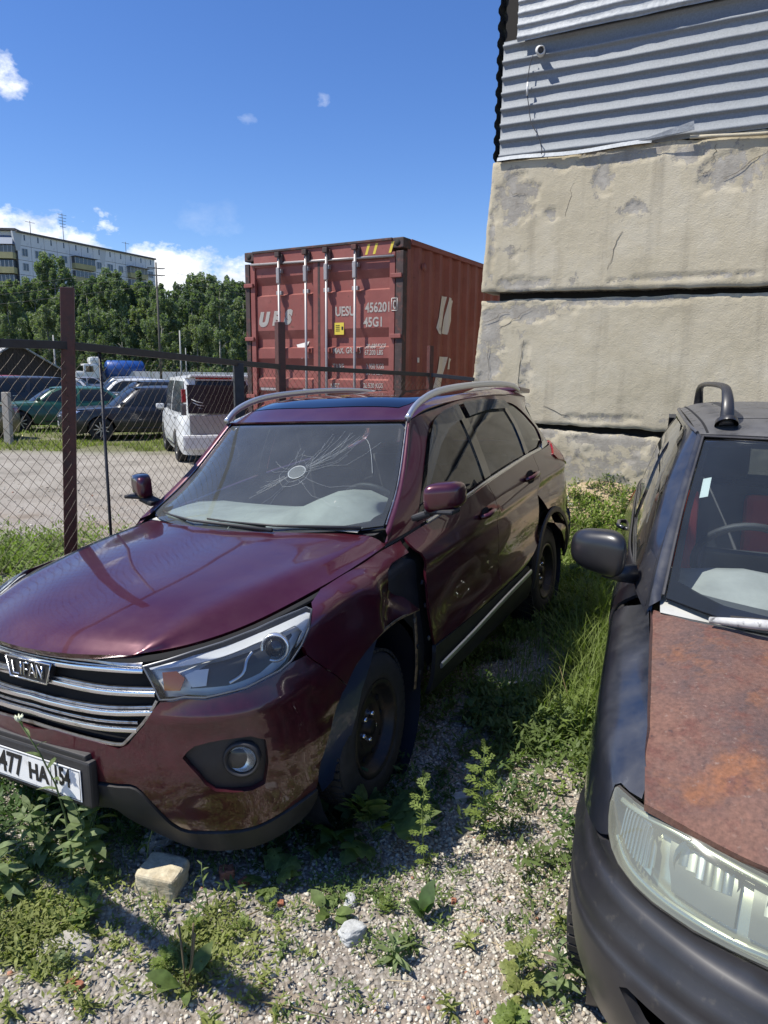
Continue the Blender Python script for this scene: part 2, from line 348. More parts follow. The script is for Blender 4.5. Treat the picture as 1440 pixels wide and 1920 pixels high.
M_Z = [
 [.24,.24,.24,.25,.26,.27,.28,.28,.28,.28,.28,.28,.28,.28,.30,.32,.32],
 [.42,.42,.42,.42,.42,.42,.42,.42,.42,.42,.42,.42,.42,.42,.42,.44,.44],
 [.57,.57,.57,.57,.57,.57,.57,.57,.57,.57,.57,.57,.57,.57,.58,.58,.58],
 [.66,.66,.67,.675,.685,.69,.70,.70,.70,.70,.70,.70,.71,.72,.72,.72,.72],
 [.76,.76,.765,.775,.785,.80,.81,.82,.82,.83,.84,.85,.86,.87,.87,.87,.87],
 [.82,.82,.83,.84,.855,.88,.90,.92,.94,.97,.98,1.0,1.0,1.0,1.0,1.0,1.0],
 [.855,.86,.87,.885,.905,.935,.965,.99,1.03,1.08,1.11,1.13,1.14,1.14,1.14,1.14,1.14]]
VB = Patch(np.stack([M_X, M_Y, M_Z], -1), True)
VH = Patch([
 [(.735,0,.862),(.72,.27,.865),(.68,.52,.870),(.595,.735,.885)],
 [(.55,0,.935),(.53,.28,.935),(.47,.52,.935),(.38,.738,.922)],
 [(.25,0,1.0),(.24,.28,1.0),(.20,.54,.99),(.15,.739,.955)],
 [(0,0,1.04),(-.02,.28,1.04),(-.08,.54,1.03),(-.16,.736,.992)],
 [(-.17,0,1.06),(-.19,.28,1.06),(-.27,.54,1.05),(-.38,.722,1.03)]], True)
VW = Patch([
 [(-.14,0,1.05),(-.17,.28,1.05),(-.25,.52,1.055),(-.40,.70,1.06)],
 [(-.58,0,1.33),(-.60,.27,1.33),(-.67,.48,1.33),(-.80,.64,1.325)],
 [(-1.04,0,1.585),(-1.05,.25,1.585),(-1.10,.44,1.582),(-1.20,.565,1.575)]], True)
VR = Patch([
 [(-1.04,0,1.590),(-1.05,.25,1.590),(-1.10,.44,1.587),(-1.20,.585,1.578)],
 [(-1.35,0,1.655),(-1.36,.26,1.652),(-1.38,.45,1.64),(-1.42,.60,1.61)],
 [(-2.0,0,1.69),(-2.0,.27,1.686),(-2.0,.48,1.67),(-2.0,.61,1.63)],
 [(-2.8,0,1.68),(-2.8,.27,1.676),(-2.8,.48,1.66),(-2.8,.60,1.62)],
 [(-3.25,0,1.64),(-3.25,.26,1.636),(-3.22,.45,1.62),(-3.2,.57,1.58)]], True)
VG = Patch([
 [(-.34,.745,1.02),(-.62,.790,1.05),(-1.0,.808,1.09),(-1.5,.812,1.115),(-2.1,.808,1.13),(-2.6,.80,1.14),(-2.95,.76,1.14),(-3.2,.66,1.14)],
 [(-.62,.705,1.19),(-.82,.745,1.22),(-1.12,.762,1.25),(-1.53,.770,1.27),(-2.1,.765,1.29),(-2.58,.755,1.29),(-2.92,.715,1.29),(-3.17,.62,1.29)],
 [(-.90,.650,1.37),(-1.05,.690,1.40),(-1.28,.705,1.43),(-1.6,.715,1.45),(-2.1,.712,1.46),(-2.56,.70,1.46),(-2.88,.665,1.46),(-3.13,.58,1.46)],
 [(-1.20,.585,1.575),(-1.27,.602,1.59),(-1.42,.615,1.605),(-1.68,.620,1.615),(-2.1,.620,1.622),(-2.54,.61,1.62),(-2.84,.59,1.61),(-3.1,.56,1.60)]])
# ================= trimmed surface panels =================
def pip(P, poly):
    x, y = P[:, 0], P[:, 1]; c = np.zeros(len(P), bool); n = len(poly)
    for i in range(n):
        x1, y1 = poly[i]; x2, y2 = poly[(i+1) % n]
        if y1 == y2: continue
        c ^= ((y1 > y) != (y2 > y)) & (x < (x2-x1)*(y-y1)/(y2-y1)+x1)
    return c
def metric(S, q):
    q = np.asarray(q, float); e = .02
    a = np.linalg.norm(S(q[:, 0]+e, q[:, 1])-S(q[:, 0]-e, q[:, 1]), axis=-1)/(2*e)
    b = np.linalg.norm(S(q[:, 0], q[:, 1]+e)-S(q[:, 0], q[:, 1]-e), axis=-1)/(2*e)
    return np.stack([np.maximum(a, 1e-3), np.maximum(b, 1e-3)], -1)
def resample(S, poly, step):
    out = []; poly = np.asarray(poly, float); n = len(poly)
    for i in range(n):
        a, b = poly[i], poly[(i+1) % n]; L = np.linalg.norm(S(b[0], b[1])-S(a[0], a[1])); k = max(1, int(math.ceil(L/step)))
        for j in range(k): out.append(a+(b-a)*j/k)
    return np.array(out)
def inset(S, poly, d):
    """move a closed uv polygon inwards by d metres (negative: outwards)"""
    if d == 0: return np.asarray(poly, float)
    P = np.asarray(poly, float); M = metric(S, P); area = 0
    n = len(P)
    for i in range(n): a, b = P[i], P[(i+1) % n]; area += a[0]*b[1]-a[1]*b[0]
    sg = 1 if area > 0 else -1; out = []
    for i in range(n):
        m = M[i]; a = (P[i]-P[i-1])*m; b = (P[(i+1) % n]-P[i])*m
        na = np.array([-a[1], a[0]])/max(np.linalg.norm(a), 1e-9); nb = np.array([-b[1], b[0]])/max(np.linalg.norm(b), 1e-9)
        k = na+nb; L = np.linalg.norm(k); k = k/L if L > 1e-6 else na
        w = d/max(.5, float(np.dot(k, na))); out.append(P[i]+sg*k*w/m)
    return np.array(out)
def panel(name, S, outline, m, parent, holes=(), step=.04, gap=.002, rim=.012, off=0.0, side=1, both=False, label=None, disp=None, hgap=None, flip=False, back=False):
    """trimmed piece of surface S; side=-1 mirrors across the car's centre plane; both joins the two halves (outline starts/ends on u=0)"""
    def SS(u, v):
        P = S(u, v)
        if disp is not None: P = P+disp(np.asarray(u, float), np.asarray(v, float), P, S.normal(u, v))
        if off: P = P+S.normal(u, v)*off
        return P
    out = resample(S, inset(S, outline, gap), step); hs = [resample(S, inset(S, h, -(gap if hgap is None else hgap)), step) for h in holes]
    if both: out[:, 0] = np.where(np.abs(out[:, 0]) < .03, 0, out[:, 0])
    lo, hi = out.min(0), out.max(0); us = [lo[0]]; 
    vm = (lo[1]+hi[1])/2
    while us[-1] < hi[0]: us.append(us[-1]+step/metric(S, [[us[-1], vm]])[0, 0])
    vs = [lo[1]]; um = (lo[0]+hi[0])/2
    while vs[-1] < hi[1]: vs.append(vs[-1]+step/metric(S, [[um, vs[-1]]])[0, 1])
    G = np.stack(np.meshgrid(us[1:-1] or [um], vs[1:-1] or [vm]), -1).reshape(-1, 2)
    G = G[pip(G, out)]
    for h in hs: G = G[~pip(G, h)]
    B = np.concatenate([out]+hs); MG_ = metric(S, G) if len(G) else np.ones((0, 2))
    if len(G):
        d = ((G[:, None]-B[None])*MG_[:, None]); keep = np.sqrt((d**2).sum(-1)).min(1) > step*.45; G = G[keep]
    allp = np.concatenate([B, G]); edges = []; k = 0; loops = []
    for L in [out]+hs:
        idx = list(range(k, k+len(L))); loops.append(idx); edges += [(idx[i], idx[(i+1) % len(idx)]) for i in range(len(idx))]; k += len(L)
    # triangulate in a metric-like space
    sc = metric(S, allp.mean(0)[None])[0]
    v2, e2, f2, ov, _, _ = delaunay_2d_cdt([Vector(p*sc) for p in allp], edges, [], 0, 1e-7)
    Q = np.array([[v.x, v.y] for v in v2])/sc; T = np.array([f for f in f2 if len(f) == 3])
    C_ = Q[T].mean(1); ok = pip(C_, out)
    for h in hs: ok &= ~pip(C_, h)
    T = T[ok]
    a, b, c = Q[T[:, 0]], Q[T[:, 1]], Q[T[:, 2]]; ar = (b[:, 0]-a[:, 0])*(c[:, 1]-a[:, 1])-(b[:, 1]-a[:, 1])*(c[:, 0]-a[:, 0])
    T[ar < 0] = T[ar < 0][:, ::-1]
    u, v = Q[:, 0], Q[:, 1]; P = SS(u, v); e = 1.5e-2
    N = np.cross(SS(u+e, v)-SS(u-e, v), SS(u, v+e)-SS(u, v-e)); N /= np.maximum(np.linalg.norm(N, axis=1, keepdims=True), 1e-9)
    V = list(P); NN = list(N); Fc = [tuple(t) for t in T]
    if rim:
        mp = {}
        for i, l in enumerate(ov):
            for o in l: mp[o] = i
        for li, L in enumerate(loops):
            area = sum(allp[L[i]][0]*allp[L[(i+1) % len(L)]][1]-allp[L[i]][1]*allp[L[(i+1) % len(L)]][0] for i in range(len(L)))
            n0 = len(V); n = len(L)
            for i in L:
                j = mp.get(i, i); V.append(P[j]); NN.append(N[j]*0)
            for i in L:
                j = mp.get(i, i); V.append(P[j]-N[j]*rim); NN.append(N[j]*0)
            for i in range(n):
                A, Bq = n0+i, n0+(i+1) % n
                if both and abs(allp[L[i]][0]) < 1e-6 and abs(allp[L[(i+1) % n]][0]) < 1e-6: continue
                f = (A, A+n, Bq+n, Bq) if (area > 0) == (li == 0) else (Bq, Bq+n, A+n, A)
                if (area > 0) != (li == 0): f = (A, Bq, Bq+n, A+n)
                Fc.append(f)
                fn = np.cross(np.subtract(V[f[1]], V[f[0]]), np.subtract(V[f[2]], V[f[0]]))
                fn = fn/max(np.linalg.norm(fn), 1e-9)
                for j in f: NN[j] = NN[j]+fn
    V = np.array(V); NN = np.array(NN); NN /= np.maximum(np.linalg.norm(NN, axis=1, keepdims=True), 1e-9)
    if side == -1: V = V*[1, -1, 1]; NN = NN*[1, -1, 1]; Fc = [tuple(reversed(f)) for f in Fc]
    if both:
        n = len(V); Fc = Fc+[tuple(i+n for i in reversed(f)) for f in Fc]; V = np.concatenate([V, V*[1, -1, 1]]); NN = np.concatenate([NN, NN*[1, -1, 1]])
    me = mesh(name, V, Fc, m, True, NN)
    return obj(name, me, None, parent, label=label)
def uv_side(S, x, z, u0=8, v0=3):
    """patch coordinates of the side point with given x and z"""
    q = np.array([u0, v0], float)
    for _ in range(30):
        P = S(q[0], q[1]); r = np.array([P[0]-x, P[2]-z]); e = 1e-4
        J = np.stack([(S(q[0]+e, q[1])-P)[[0, 2]]/e, (S(q[0], q[1]+e)-P)[[0, 2]]/e], 1)
        q = q-np.clip(np.linalg.solve(J+1e-9*np.eye(2), r), -.8, .8); q[0] = np.clip(q[0], 0, S.nu-1)
    return q
def cs(pts, k=4, closed=False):
    """smooth curve through uv points"""
    P = np.asarray(pts, float)
    if closed: P = np.concatenate([P, P[:1]])
    t = np.linspace(0, len(P)-1, (len(P)-1)*k+1); C_ = cr1(P, t)
    return [tuple(p) for p in (C_[:-1] if closed else C_)]
def arc_uv(S, cx, cz, r, a0, a1, n=14, u0=6, v0=2, rx=None):
    out = []; q = (u0, v0)
    for k in range(n+1):
        a = math.radians(a0+(a1-a0)*k/n); q = uv_side(S, cx+(rx or r)*math.cos(a), cz+r*math.sin(a), q[0], q[1]); out.append(tuple(q))
    return out
def strip(name, S, path, w, m, parent, off=.006, th=.01, side=1, both=False, taper=None, label=None, prof=None):
    """raised bar following a uv path on S; w = full height (m)"""
    P = np.asarray(path, float); pos = S(P[:, 0], P[:, 1]); nor = S.normal(P[:, 0], P[:, 1])
    n = len(P); tan = np.gradient(pos, axis=0); tan /= np.maximum(np.linalg.norm(tan, axis=1, keepdims=True), 1e-9); bi = np.cross(nor, tan)
    V = []; F = []; ring = [(-.5, 0), (-.38, .8), (0, 1), (.38, .8), (.5, 0), (0, -.6)] if prof is None else prof; k = len(ring)
    for i in range(n):
        ww = w*(taper[i] if taper is not None else 1)
        for a, b in ring: V.append(pos[i]+bi[i]*a*ww+nor[i]*(off+b*th))
    for i in range(n-1):
        for j in range(k): F.append((i*k+j, i*k+(j+1) % k, (i+1)*k+(j+1) % k, (i+1)*k+j))
    F.append(tuple(range(k))[::-1]); F.append(tuple((n-1)*k+j for j in range(k)))
    V = np.array(V)
    if side == -1: V = V*[1, -1, 1]; F = [tuple(reversed(f)) for f in F]
    me = mesh(name, V, F, m, True)
    try: me.set_sharp_from_angle(angle=math.radians(50))
    except Exception: pass
    bm = bmesh.new(); bm.from_mesh(me); bmesh.ops.recalc_face_normals(bm, faces=bm.faces); bm.to_mesh(me); bm.free()
    return obj(name, me, None, parent, label=label)
# ================= ground =================
def terr(x, y):
    x = np.asarray(x, float); y = np.asarray(y, float)
    h = np.zeros(np.broadcast(x, y).shape)
    for cx, cy, A, sx_, sy_ in ((2.3, 7.5, .72, .85, .62), (3.6, 6.9, .72, 1.2, .8), (1.1, 5.0, .07, .6, .7), (-1.5, 3.45, -.06, .5, .5), (-.95, 2.35, .05, .35, .25), (-1.6, 2.25, .07, .4, .3), (-.02, 2.7, -.01, .3, .3), (.6, 7.9, .25, .7, .6)):
        h = h+A*np.exp(-((x-cx)/sx_)**2-((y-cy)/sy_)**2)
    h = h+(vnoise(x, y, .25, 3, .5, 2)-.5)*.10*np.clip((np.hypot(x, y-3)-4)/8, 0, 1)
    near = np.exp(-(np.hypot(x, y-3)/9)**2)
    h = h+(vnoise(x, y, 2.2, 4, .5, 5)-.5)*.035*near+(vnoise(x, y, 14, 3, .5, 9)-.5)*.012*near
    d = np.hypot(x, y); h = h+np.clip((d-120)/300, 0, 1)**2*4
    return h
def graded(lo, hi, c, fine, coarse, grow=1.12):
    a = [c]; s = fine
    while a[-1] < hi:
        a.append(a[-1]+s); s = s if a[-1]-c < 3.0 else min(s*grow, coarse)
    b = [c]; s = fine
    while b[-1] > lo:
        b.append(b[-1]-s); s = s if c-b[-1] < 2.6 else min(s*grow, coarse)
    return np.array(sorted(set(b[1:]+a)))
gx = graded(-700, 700, .2, .028, 40); gy = graded(-300, 1400, 3.0, .028, 40)
GX, GY = np.meshgrid(gx, gy); GZ = terr(GX, GY)
nx, ny = len(gx), len(gy); idx = np.arange(nx*ny).reshape(ny, nx)
T = np.stack([idx[:-1, :-1], idx[:-1, 1:], idx[1:, 1:], idx[1:, :-1]], -1).reshape(-1, 4)
gm = bpy.data.materials.new('ground_gravel'); gm.use_nodes = True; t = gm.node_tree; P = t.nodes['Principled BSDF']; P.inputs['Roughness'].default_value = .95; P.inputs['Specular IOR Level'].default_value = .2
geo = t.nodes.new('ShaderNodeNewGeometry'); pos = geo.outputs['Position']
def tn(scale, detail=6, rough=.6):
    n = t.nodes.new('ShaderNodeTexNoise'); n.inputs['Scale'].default_value = scale; n.inputs['Detail'].default_value = detail; n.inputs['Roughness'].default_value = rough; t.links.new(pos, n.inputs['Vector']); return n.outputs['Fac']
def tramp(src, stops):
    r = t.nodes.new('ShaderNodeValToRGB'); t.links.new(src, r.inputs[0]); e = r.color_ramp.elements
    e[0].position, e[0].color = stops[0][0], (*stops[0][1], 1); e[1].position, e[1].color = stops[-1][0], (*stops[-1][1], 1)
    for p_, c_ in stops[1:-1]: x = e.new(p_); x.color = (*c_, 1)
    return r.outputs[0]
def tmix(f, a, b, mode='MIX'):
    x = t.nodes.new('ShaderNodeMix'); x.data_type = 'RGBA'; x.blend_type = mode
    for i, q in ((0, f), (6, a), (7, b)):
        if hasattr(q, 'links'): t.links.new(q, x.inputs[i])
        elif isinstance(q, tuple): x.inputs[i].default_value = (*q, 1)
        else: x.inputs[i].default_value = q
    return x.outputs[2]
def tr_(src, lo, hi, a=0, b=1):
    r = t.nodes.new('ShaderNodeMapRange'); r.inputs[1].default_value = lo; r.inputs[2].default_value = hi; r.inputs[3].default_value = a; r.inputs[4].default_value = b; t.links.new(src, r.inputs[0]); return r.outputs[0]
soil = tramp(tn(3.0, 9, .7), [(.3, (.15, .115, .085)), (.5, (.235, .19, .145)), (.7, (.32, .27, .215))])
v1 = t.nodes.new('ShaderNodeTexVoronoi'); v1.inputs['Scale'].default_value = 62; v1.inputs['Randomness'].default_value = 1; t.links.new(pos, v1.inputs['Vector'])
stone = tramp(v1.outputs['Color'], [(.0, (.19, .17, .145)), (.45, (.31, .28, .245)), (1, (.47, .44, .40))])
crev = tr_(v1.outputs['Distance'], .45, .85, 1.0, .45)
stone = tmix(1.0, stone, tmix(crev, (.3, .26, .22), (1, 1, 1)), 'MULTIPLY')
sm = tr_(tn(1.3, 5), .38, .52)
col = tmix(sm, soil, stone)
sep = t.nodes.new('ShaderNodeSeparateXYZ'); t.links.new(pos, sep.inputs[0])
# sandy heap at the foot of the wall, the yard's pale track, far grass
sand = tr_(sep.outputs[2], .12, .4); col = tmix(sand, col, tramp(tn(9, 8, .7), [(.3, (.27, .20, .125)), (.7, (.46, .37, .25))]))
far = tr_(sep.outputs[1], 7.5, 11); track = tramp(tn(.9, 9, .7), [(.3, (.17, .155, .13)), (.5, (.29, .265, .225)), (.75, (.38, .355, .31))])
col = tmix(far, col, track)
grs = t.nodes.new('ShaderNodeMath'); grs.operation = 'MULTIPLY'; t.links.new(tr_(sep.outputs[1], 15.6, 17.0), grs.inputs[0]); t.links.new(tr_(tn(.8, 6), .32, .45), grs.inputs[1])
col = tmix(grs.outputs[0], col, tramp(tn(6, 8, .7), [(.3, (.09, .10, .04)), (.6, (.17, .17, .085)), (.8, (.26, .23, .15))]))
t.links.new(col, P.inputs['Base Color'])
bm_ = t.nodes.new('ShaderNodeBump'); bm_.inputs['Strength'].default_value = .8; bm_.inputs['Distance'].default_value = .012
hh_ = t.nodes.new('ShaderNodeMath'); hh_.operation = 'SUBTRACT'; t.links.new(tn(45, 8, .7), hh_.inputs[0]); t.links.new(v1.outputs['Distance'], hh_.inputs[1]); t.links.new(hh_.outputs[0], bm_.inputs['Height']); t.links.new(bm_.outputs[0], P.inputs['Normal'])
tag(obj('ground', fast_mesh('ground', np.stack([GX.ravel(), GY.ravel(), GZ.ravel()], -1), T, gm, True)), kind='structure')
# ---- loose gravel (stuff): real faceted stones ----
def ico():
    bm = bmesh.new(); bmesh.ops.create_icosphere(bm, subdivisions=1, radius=1); V = np.array([v.co for v in bm.verts]); F = np.array([[v.index for v in f.verts] for f in bm.faces]); bm.free(); return V, F
IV, IF = ico()
def scatter_stones(name, xy, size, mats, mi, sink=.25, flat=(.55, .9)):
    n = len(xy); k = len(IV); r = RNG
    th = r.uniform(0, 2*np.pi, n); c, s = np.cos(th), np.sin(th)
    V = IV[None]*(1+r.uniform(-.28, .28, (n, k, 1)))*np.stack([r.uniform(.75, 1.25, n), r.uniform(.7, 1.05, n), r.uniform(*flat, n)], -1)[:, None]
    a = r.uniform(-.5, .5, n); ca, sa = np.cos(a), np.sin(a); y = V[..., 1]*ca[:, None]-V[..., 2]*sa[:, None]; z = V[..., 1]*sa[:, None]+V[..., 2]*ca[:, None]; x = V[..., 0]
    V = np.stack([x*c[:, None]-y*s[:, None], x*s[:, None]+y*c[:, None], z], -1)*size[:, None, None]
    V += np.stack([xy[:, 0], xy[:, 1], terr(xy[:, 0], xy[:, 1])+size*sink], -1)[:, None]
    T = (IF[None]+(np.arange(n)*k)[:, None, None]).reshape(-1, 3)
    return fast_mesh(name, V.reshape(-1, 3), T, None, False, mats, np.repeat(mi, len(IF)))
stone_m = [mat('stone_grey', (.37, .348, .298), .9, noise=(60, .35)), mat('stone_pale', (.55, .515, .435), .9, noise=(60, .25)), mat('stone_tan', (.40, .34, .265), .9, noise=(60, .3)), mat('stone_dark', (.17, .16, .15), .9, noise=(60, .3)), mat('stone_rust', (.33, .16, .10), .9, noise=(60, .3))]
n = 78000
xy = np.stack([RNG.uniform(-2.4, 2.0, n*2), RNG.uniform(.9, 5.2, n*2)], -1)
gmask = np.clip((vnoise(xy[:, 0], xy[:, 1], 1.6, 5, .6, 4)-.34)*4, 0, 1)
gmask *= 1-.75*np.exp(-((xy[:, 0]+1.5)/.55)**2-((xy[:, 1]-1.9)/.6)**2)*1.0
gmask *= np.clip(1.25-(xy[:, 1]-2.6)/1.6, .08, 1); gmask = np.maximum(gmask, .75*np.exp(-((xy[:, 0]-.15)/.75)**2-((xy[:, 1]-2.1)/.8)**2))
xy = xy[RNG.random(len(xy)) < gmask][:n]
sz = .0038+.0062*RNG.random(len(xy))**2.4; mi = RNG.choice(5, len(xy), p=[.42, .26, .25, .065, .005])
tag(obj('gravel', scatter_stones('gravel', xy, sz, stone_m, mi)), kind='stuff')
n = 5200; xy = np.stack([RNG.uniform(-9, 3.2, n), RNG.uniform(2.0, 12, n)], -1)
sz = .006+.016*RNG.random(len(xy))**2.5
tag(obj('gravel', scatter_stones('gravel', xy, sz, stone_m, RNG.choice(5, len(xy), p=[.35, .3, .25, .08, .02]))), kind='stuff')
# dry stems and straw lying about
n = 520; xy = np.stack([RNG.uniform(-2.0, 1.2, n), RNG.uniform(1.2, 4.0, n)], -1); a = RNG.uniform(0, 6.283, n); L = RNG.uniform(.01, .045, n); z = terr(xy[:, 0], xy[:, 1])+.012; d = np.stack([np.cos(a), np.sin(a), RNG.uniform(-.15, .25, n)], -1)*L[:, None]; c = np.concatenate([xy, z[:, None]], 1); w = np.stack([-np.sin(a), np.cos(a), 0*a], -1)*.0011; up = np.array([0, 0, .0016])
V = np.stack([c-d-w, c-d+w, c+d+w*.5, c+d-w*.5, c-d+up, c+d+up], 1).reshape(-1, 3); k = (np.arange(n)*6)[:, None]; T = np.concatenate([k+np.array([[0, 3, 5]]), k+np.array([[0, 5, 4]]), k+np.array([[1, 4, 5]]), k+np.array([[1, 5, 2]])])
tag(obj('dry_stems', fast_mesh('dry_stems', V, T, mat('straw', (.42, .34, .20), .9))), kind='stuff')
# rubble against the wall foot
n = 130; xy = np.stack([RNG.normal(1.65, .18, n), RNG.normal(7.2, .16, n)], -1); sz = .010+.028*RNG.random(n)**2
tag(obj('rubble', scatter_stones('rubble', xy, sz, stone_m, RNG.choice(5, n, p=[.3, .2, .4, .08, .02]), .3)), kind='stuff')
# ================= garage wall of concrete slabs =================
WD = np.array([.857, -.514, 0]); WD /= np.linalg.norm(WD); WN = np.array([WD[1], -WD[0], 0])      # along the wall; towards the viewer (-.51,-.86)
W0 = np.array([2.09, 7.30, 0])
def wpos(s, z, o=0.0): return W0+WD*s+WN*o+np.array([0, 0, z])
garage = thing('garage_building', 'tall garage with three stacked tan concrete slabs under corrugated grey metal cladding', 'building', tuple(wpos(-1.15, 0)))
GL = Vector(garage.location)
mat('slab_joint', (.02, .018, .016), .95)
slab_m = bpy.data.materials.new('plastered_concrete'); slab_m.use_nodes = True; t = slab_m.node_tree; P = t.nodes['Principled BSDF']; P.inputs['Roughness'].default_value = .92; P.inputs['Specular IOR Level'].default_value = .2
geo = t.nodes.new('ShaderNodeNewGeometry'); pos = geo.outputs['Position']
c1 = tramp(tn(2.2, 8, .65), [(.3, (.38, .335, .24)), (.5, (.45, .40, .295)), (.72, (.50, .455, .355))])
att = t.nodes.new('ShaderNodeAttribute'); att.attribute_name = 'peel'
c2 = tramp(tn(7, 8, .7), [(.3, (.24, .22, .185)), (.6, (.36, .335, .29)), (.8, (.46, .435, .385))])
pk = t.nodes.new('ShaderNodeMath'); pk.operation = 'ADD'; t.links.new(att.outputs['Fac'], pk.inputs[0]); t.links.new(tr_(tn(6.5, 9, .75), .4, .7, -.45, .5), pk.inputs[1])
col = tmix(tr_(pk.outputs[0], .42, .50), c1, c2)
mp = t.nodes.new('ShaderNodeMapping'); mp.inputs['Scale'].default_value = (3.2, 3.2, .22); t.links.new(pos, mp.inputs[0]); ns = t.nodes.new('ShaderNodeTexNoise'); ns.inputs['Scale'].default_value = 1.7; ns.inputs['Detail'].default_value = 7; t.links.new(mp.outputs[0], ns.inputs['Vector'])
col = tmix(tr_(ns.outputs['Fac'], .56, .72, 0, .42), col, (.19, .165, .125))
t.links.new(col, P.inputs['Base Color'])
b = t.nodes.new('ShaderNodeBump'); b.inputs['Strength'].default_value = .5; b.inputs['Distance'].default_value = .012
ad = t.nodes.new('ShaderNodeMath'); ad.operation = 'MULTIPLY_ADD'; ad.inputs[1].default_value = .8; t.links.new(tn(85, 4, .7), ad.inputs[0]); t.links.new(tn(26, 8, .72), ad.inputs[2])
ad2 = t.nodes.new('ShaderNodeMath'); ad2.operation = 'MULTIPLY_ADD'; ad2.inputs[1].default_value = -.6; t.links.new(tr_(pk.outputs[0], .40, .48), ad2.inputs[0]); t.links.new(ad.outputs[0], ad2.inputs[2]); t.links.new(ad2.outputs[0], b.inputs['Height']); t.links.new(b.outputs[0], P.inputs['Normal'])
def slab(s0, s1, z0, z1, seed, rag_l=.02, rag_b=.012, rag_t=.012, peel=None, th=.36, o=0.0, tilt=0.0, label=None, slant=0.0):
    """one precast slab: front, left end, top and bottom as one displaced sheet"""
    ds = .022; ns_, nz = int((s1-s0)/ds), int((z1-z0)/ds)
    S_ = np.linspace(0, 1, ns_); Z_ = np.linspace(0, 1, nz); A, B = np.meshgrid(S_, Z_)
    s = s0+A*(s1-s0); z = z0+B*(z1-z0)+tilt*(s-s0)
    el_, eb, et = A*(s1-s0), B*(z1-z0), (1-B)*(z1-z0)
    rl = rag_l*(vnoise(z*1.0, z*0, 5, 4, .6, seed)-.5)*2; rb = rag_b*(vnoise(s, s*0, 6, 4, .6, seed+1)-.5)*2; rt = rag_t*(vnoise(s, s*0, 5, 4, .6, seed+2)-.5)*2
    s = s+rl*(1-A)**8-slant*(1-B)*(1-A)**3; z = z+rb*(1-B)**10+rt*B**10
    out = o+(vnoise(s, z, 1.1, 2, .5, seed+3)-.5)*.012+(vnoise(s, z, 12, 3, .6, seed+4)-.5)*.005
    rd = .014*(.4+1.2*vnoise(s, z, 4, 3, .6, seed+8)); out = out-rd*np.exp(-el_/.012)-rd*np.exp(-eb/.012)-rd*np.exp(-et/.012)
    pl = np.zeros_like(s)
    for (ps, pz, ra, rz_, g) in (peel or []):
        w = g*np.exp(-((s-ps)/ra)**2-((z-pz)/rz_)**2); pl = np.maximum(pl, w)
    chip = np.clip((pl+(vnoise(s, z, 7, 4, .6, seed+6)-.5)*.9-.45)*14, 0, 1); out = out-chip*.010
    Pn = W0+WD*s[..., None]+WN*out[..., None]; Pn = Pn+np.stack([0*z, 0*z, z], -1)
    k = Pn.reshape(-1, 3); idx = np.arange(len(k)).reshape(nz, ns_); T = [np.stack([idx[:-1, :-1], idx[:-1, 1:], idx[1:, 1:], idx[1:, :-1]], -1).reshape(-1, 4)]
    V = [k]; base = len(k)
    for line, flip in ((idx[:, 0], 1), (idx[0, :], 0), (idx[-1, :], 1), (idx[:, -1], 0)):      # returns going back into the wall
        m = len(line); steps = 5
        prev = line
        for j in range(1, steps+1):
            P2 = k[line]-WN*th*j/steps; P2 = P2+(RNG.random((m, 1))-.5)*.008; V.append(P2); cur = np.arange(base, base+m); base += m
            q = np.stack([prev[:-1], prev[1:], cur[1:], cur[:-1]], -1); T.append(q if flip == 0 else q[:, ::-1]); prev = cur
    V = np.concatenate(V)-np.array(GL); T = np.concatenate(T)
    me = fast_mesh('slab', V, T, slab_m, True); a = me.attributes.new('peel', 'FLOAT', 'POINT'); pv = np.zeros(len(V), np.float32); pv[:len(k)] = pl.ravel(); pv[len(k):] = .8; a.data.foreach_set('value', pv)
    try: me.set_sharp_from_angle(angle=math.radians(55))
    except Exception: pass
    return obj('slab', me, None, garage, label=label)
slab(-1.16, 5.4, 2.70, 3.985, 11, .012, .012, .03, [(-.9, 3.62, .28, .30, .95), (.0, 3.7, .14, .20, .9), (.1, 3.88, .7, .09, .9), (-.5, 3.42, .10, .08, .7), (.3, 3.4, .16, .10, .75), (1.1, 3.62, .30, .22, .9), (-.75, 2.76, .5, .07, .9), (.8, 2.74, .8, .04, .8), (-1.14, 3.3, .05, .6, .7), (.75, 3.82, .2, .12, .8), (-.9, 3.1, .2, .12, .55)], o=.02, tilt=-.028, slant=.085, label='upper plastered slab with flaking grey patches')
slab(-1.265, 5.4, 1.33, 2.615, 12, .03, .016, .016, [(-.85, 2.48, .55, .13, 1.0), (-1.15, 2.1, .22, .75, .85), (-.72, 1.75, .10, .5, .6), (-1.1, 1.5, .3, .25, .85), (.1, 1.40, .8, .06, .7), (.2, 2.55, 1.2, .05, .7)], o=-.03, tilt=-.016, slant=.11, label='middle slab patched with grey mortar at its top corner')
slab(-.62, 5.4, .1, 1.265, 13, .03, .01, .03, [(-.5, 1.22, .25, .07, 1), (.1, .7, 2.2, 1.0, .62), (.2, 1.18, .6, .08, .9), (3, .7, 2.2, 1.0, .62)], o=-.02, tilt=-.03, label='low foundation slab, grey and soot-stained')
bk = MB(); Rw_ = Matrix(((WD[0], -WN[0], 0), (WD[1], -WN[1], 0), (0, 0, 1)))
c = Vector(wpos(2.1, 2.0, -.42))-GL; bk.box(c, (6.4, .5, 3.9), Rw_); bk.build('inner_wall', M_ := MATS['slab_joint'], garage)
bk = MB(); bk.box(Vector(wpos(2.1, 3.98, -.30))-GL, (6.3, .5, .6), Rw_); bk.build('inner_wall', MATS['slab_joint'], garage)
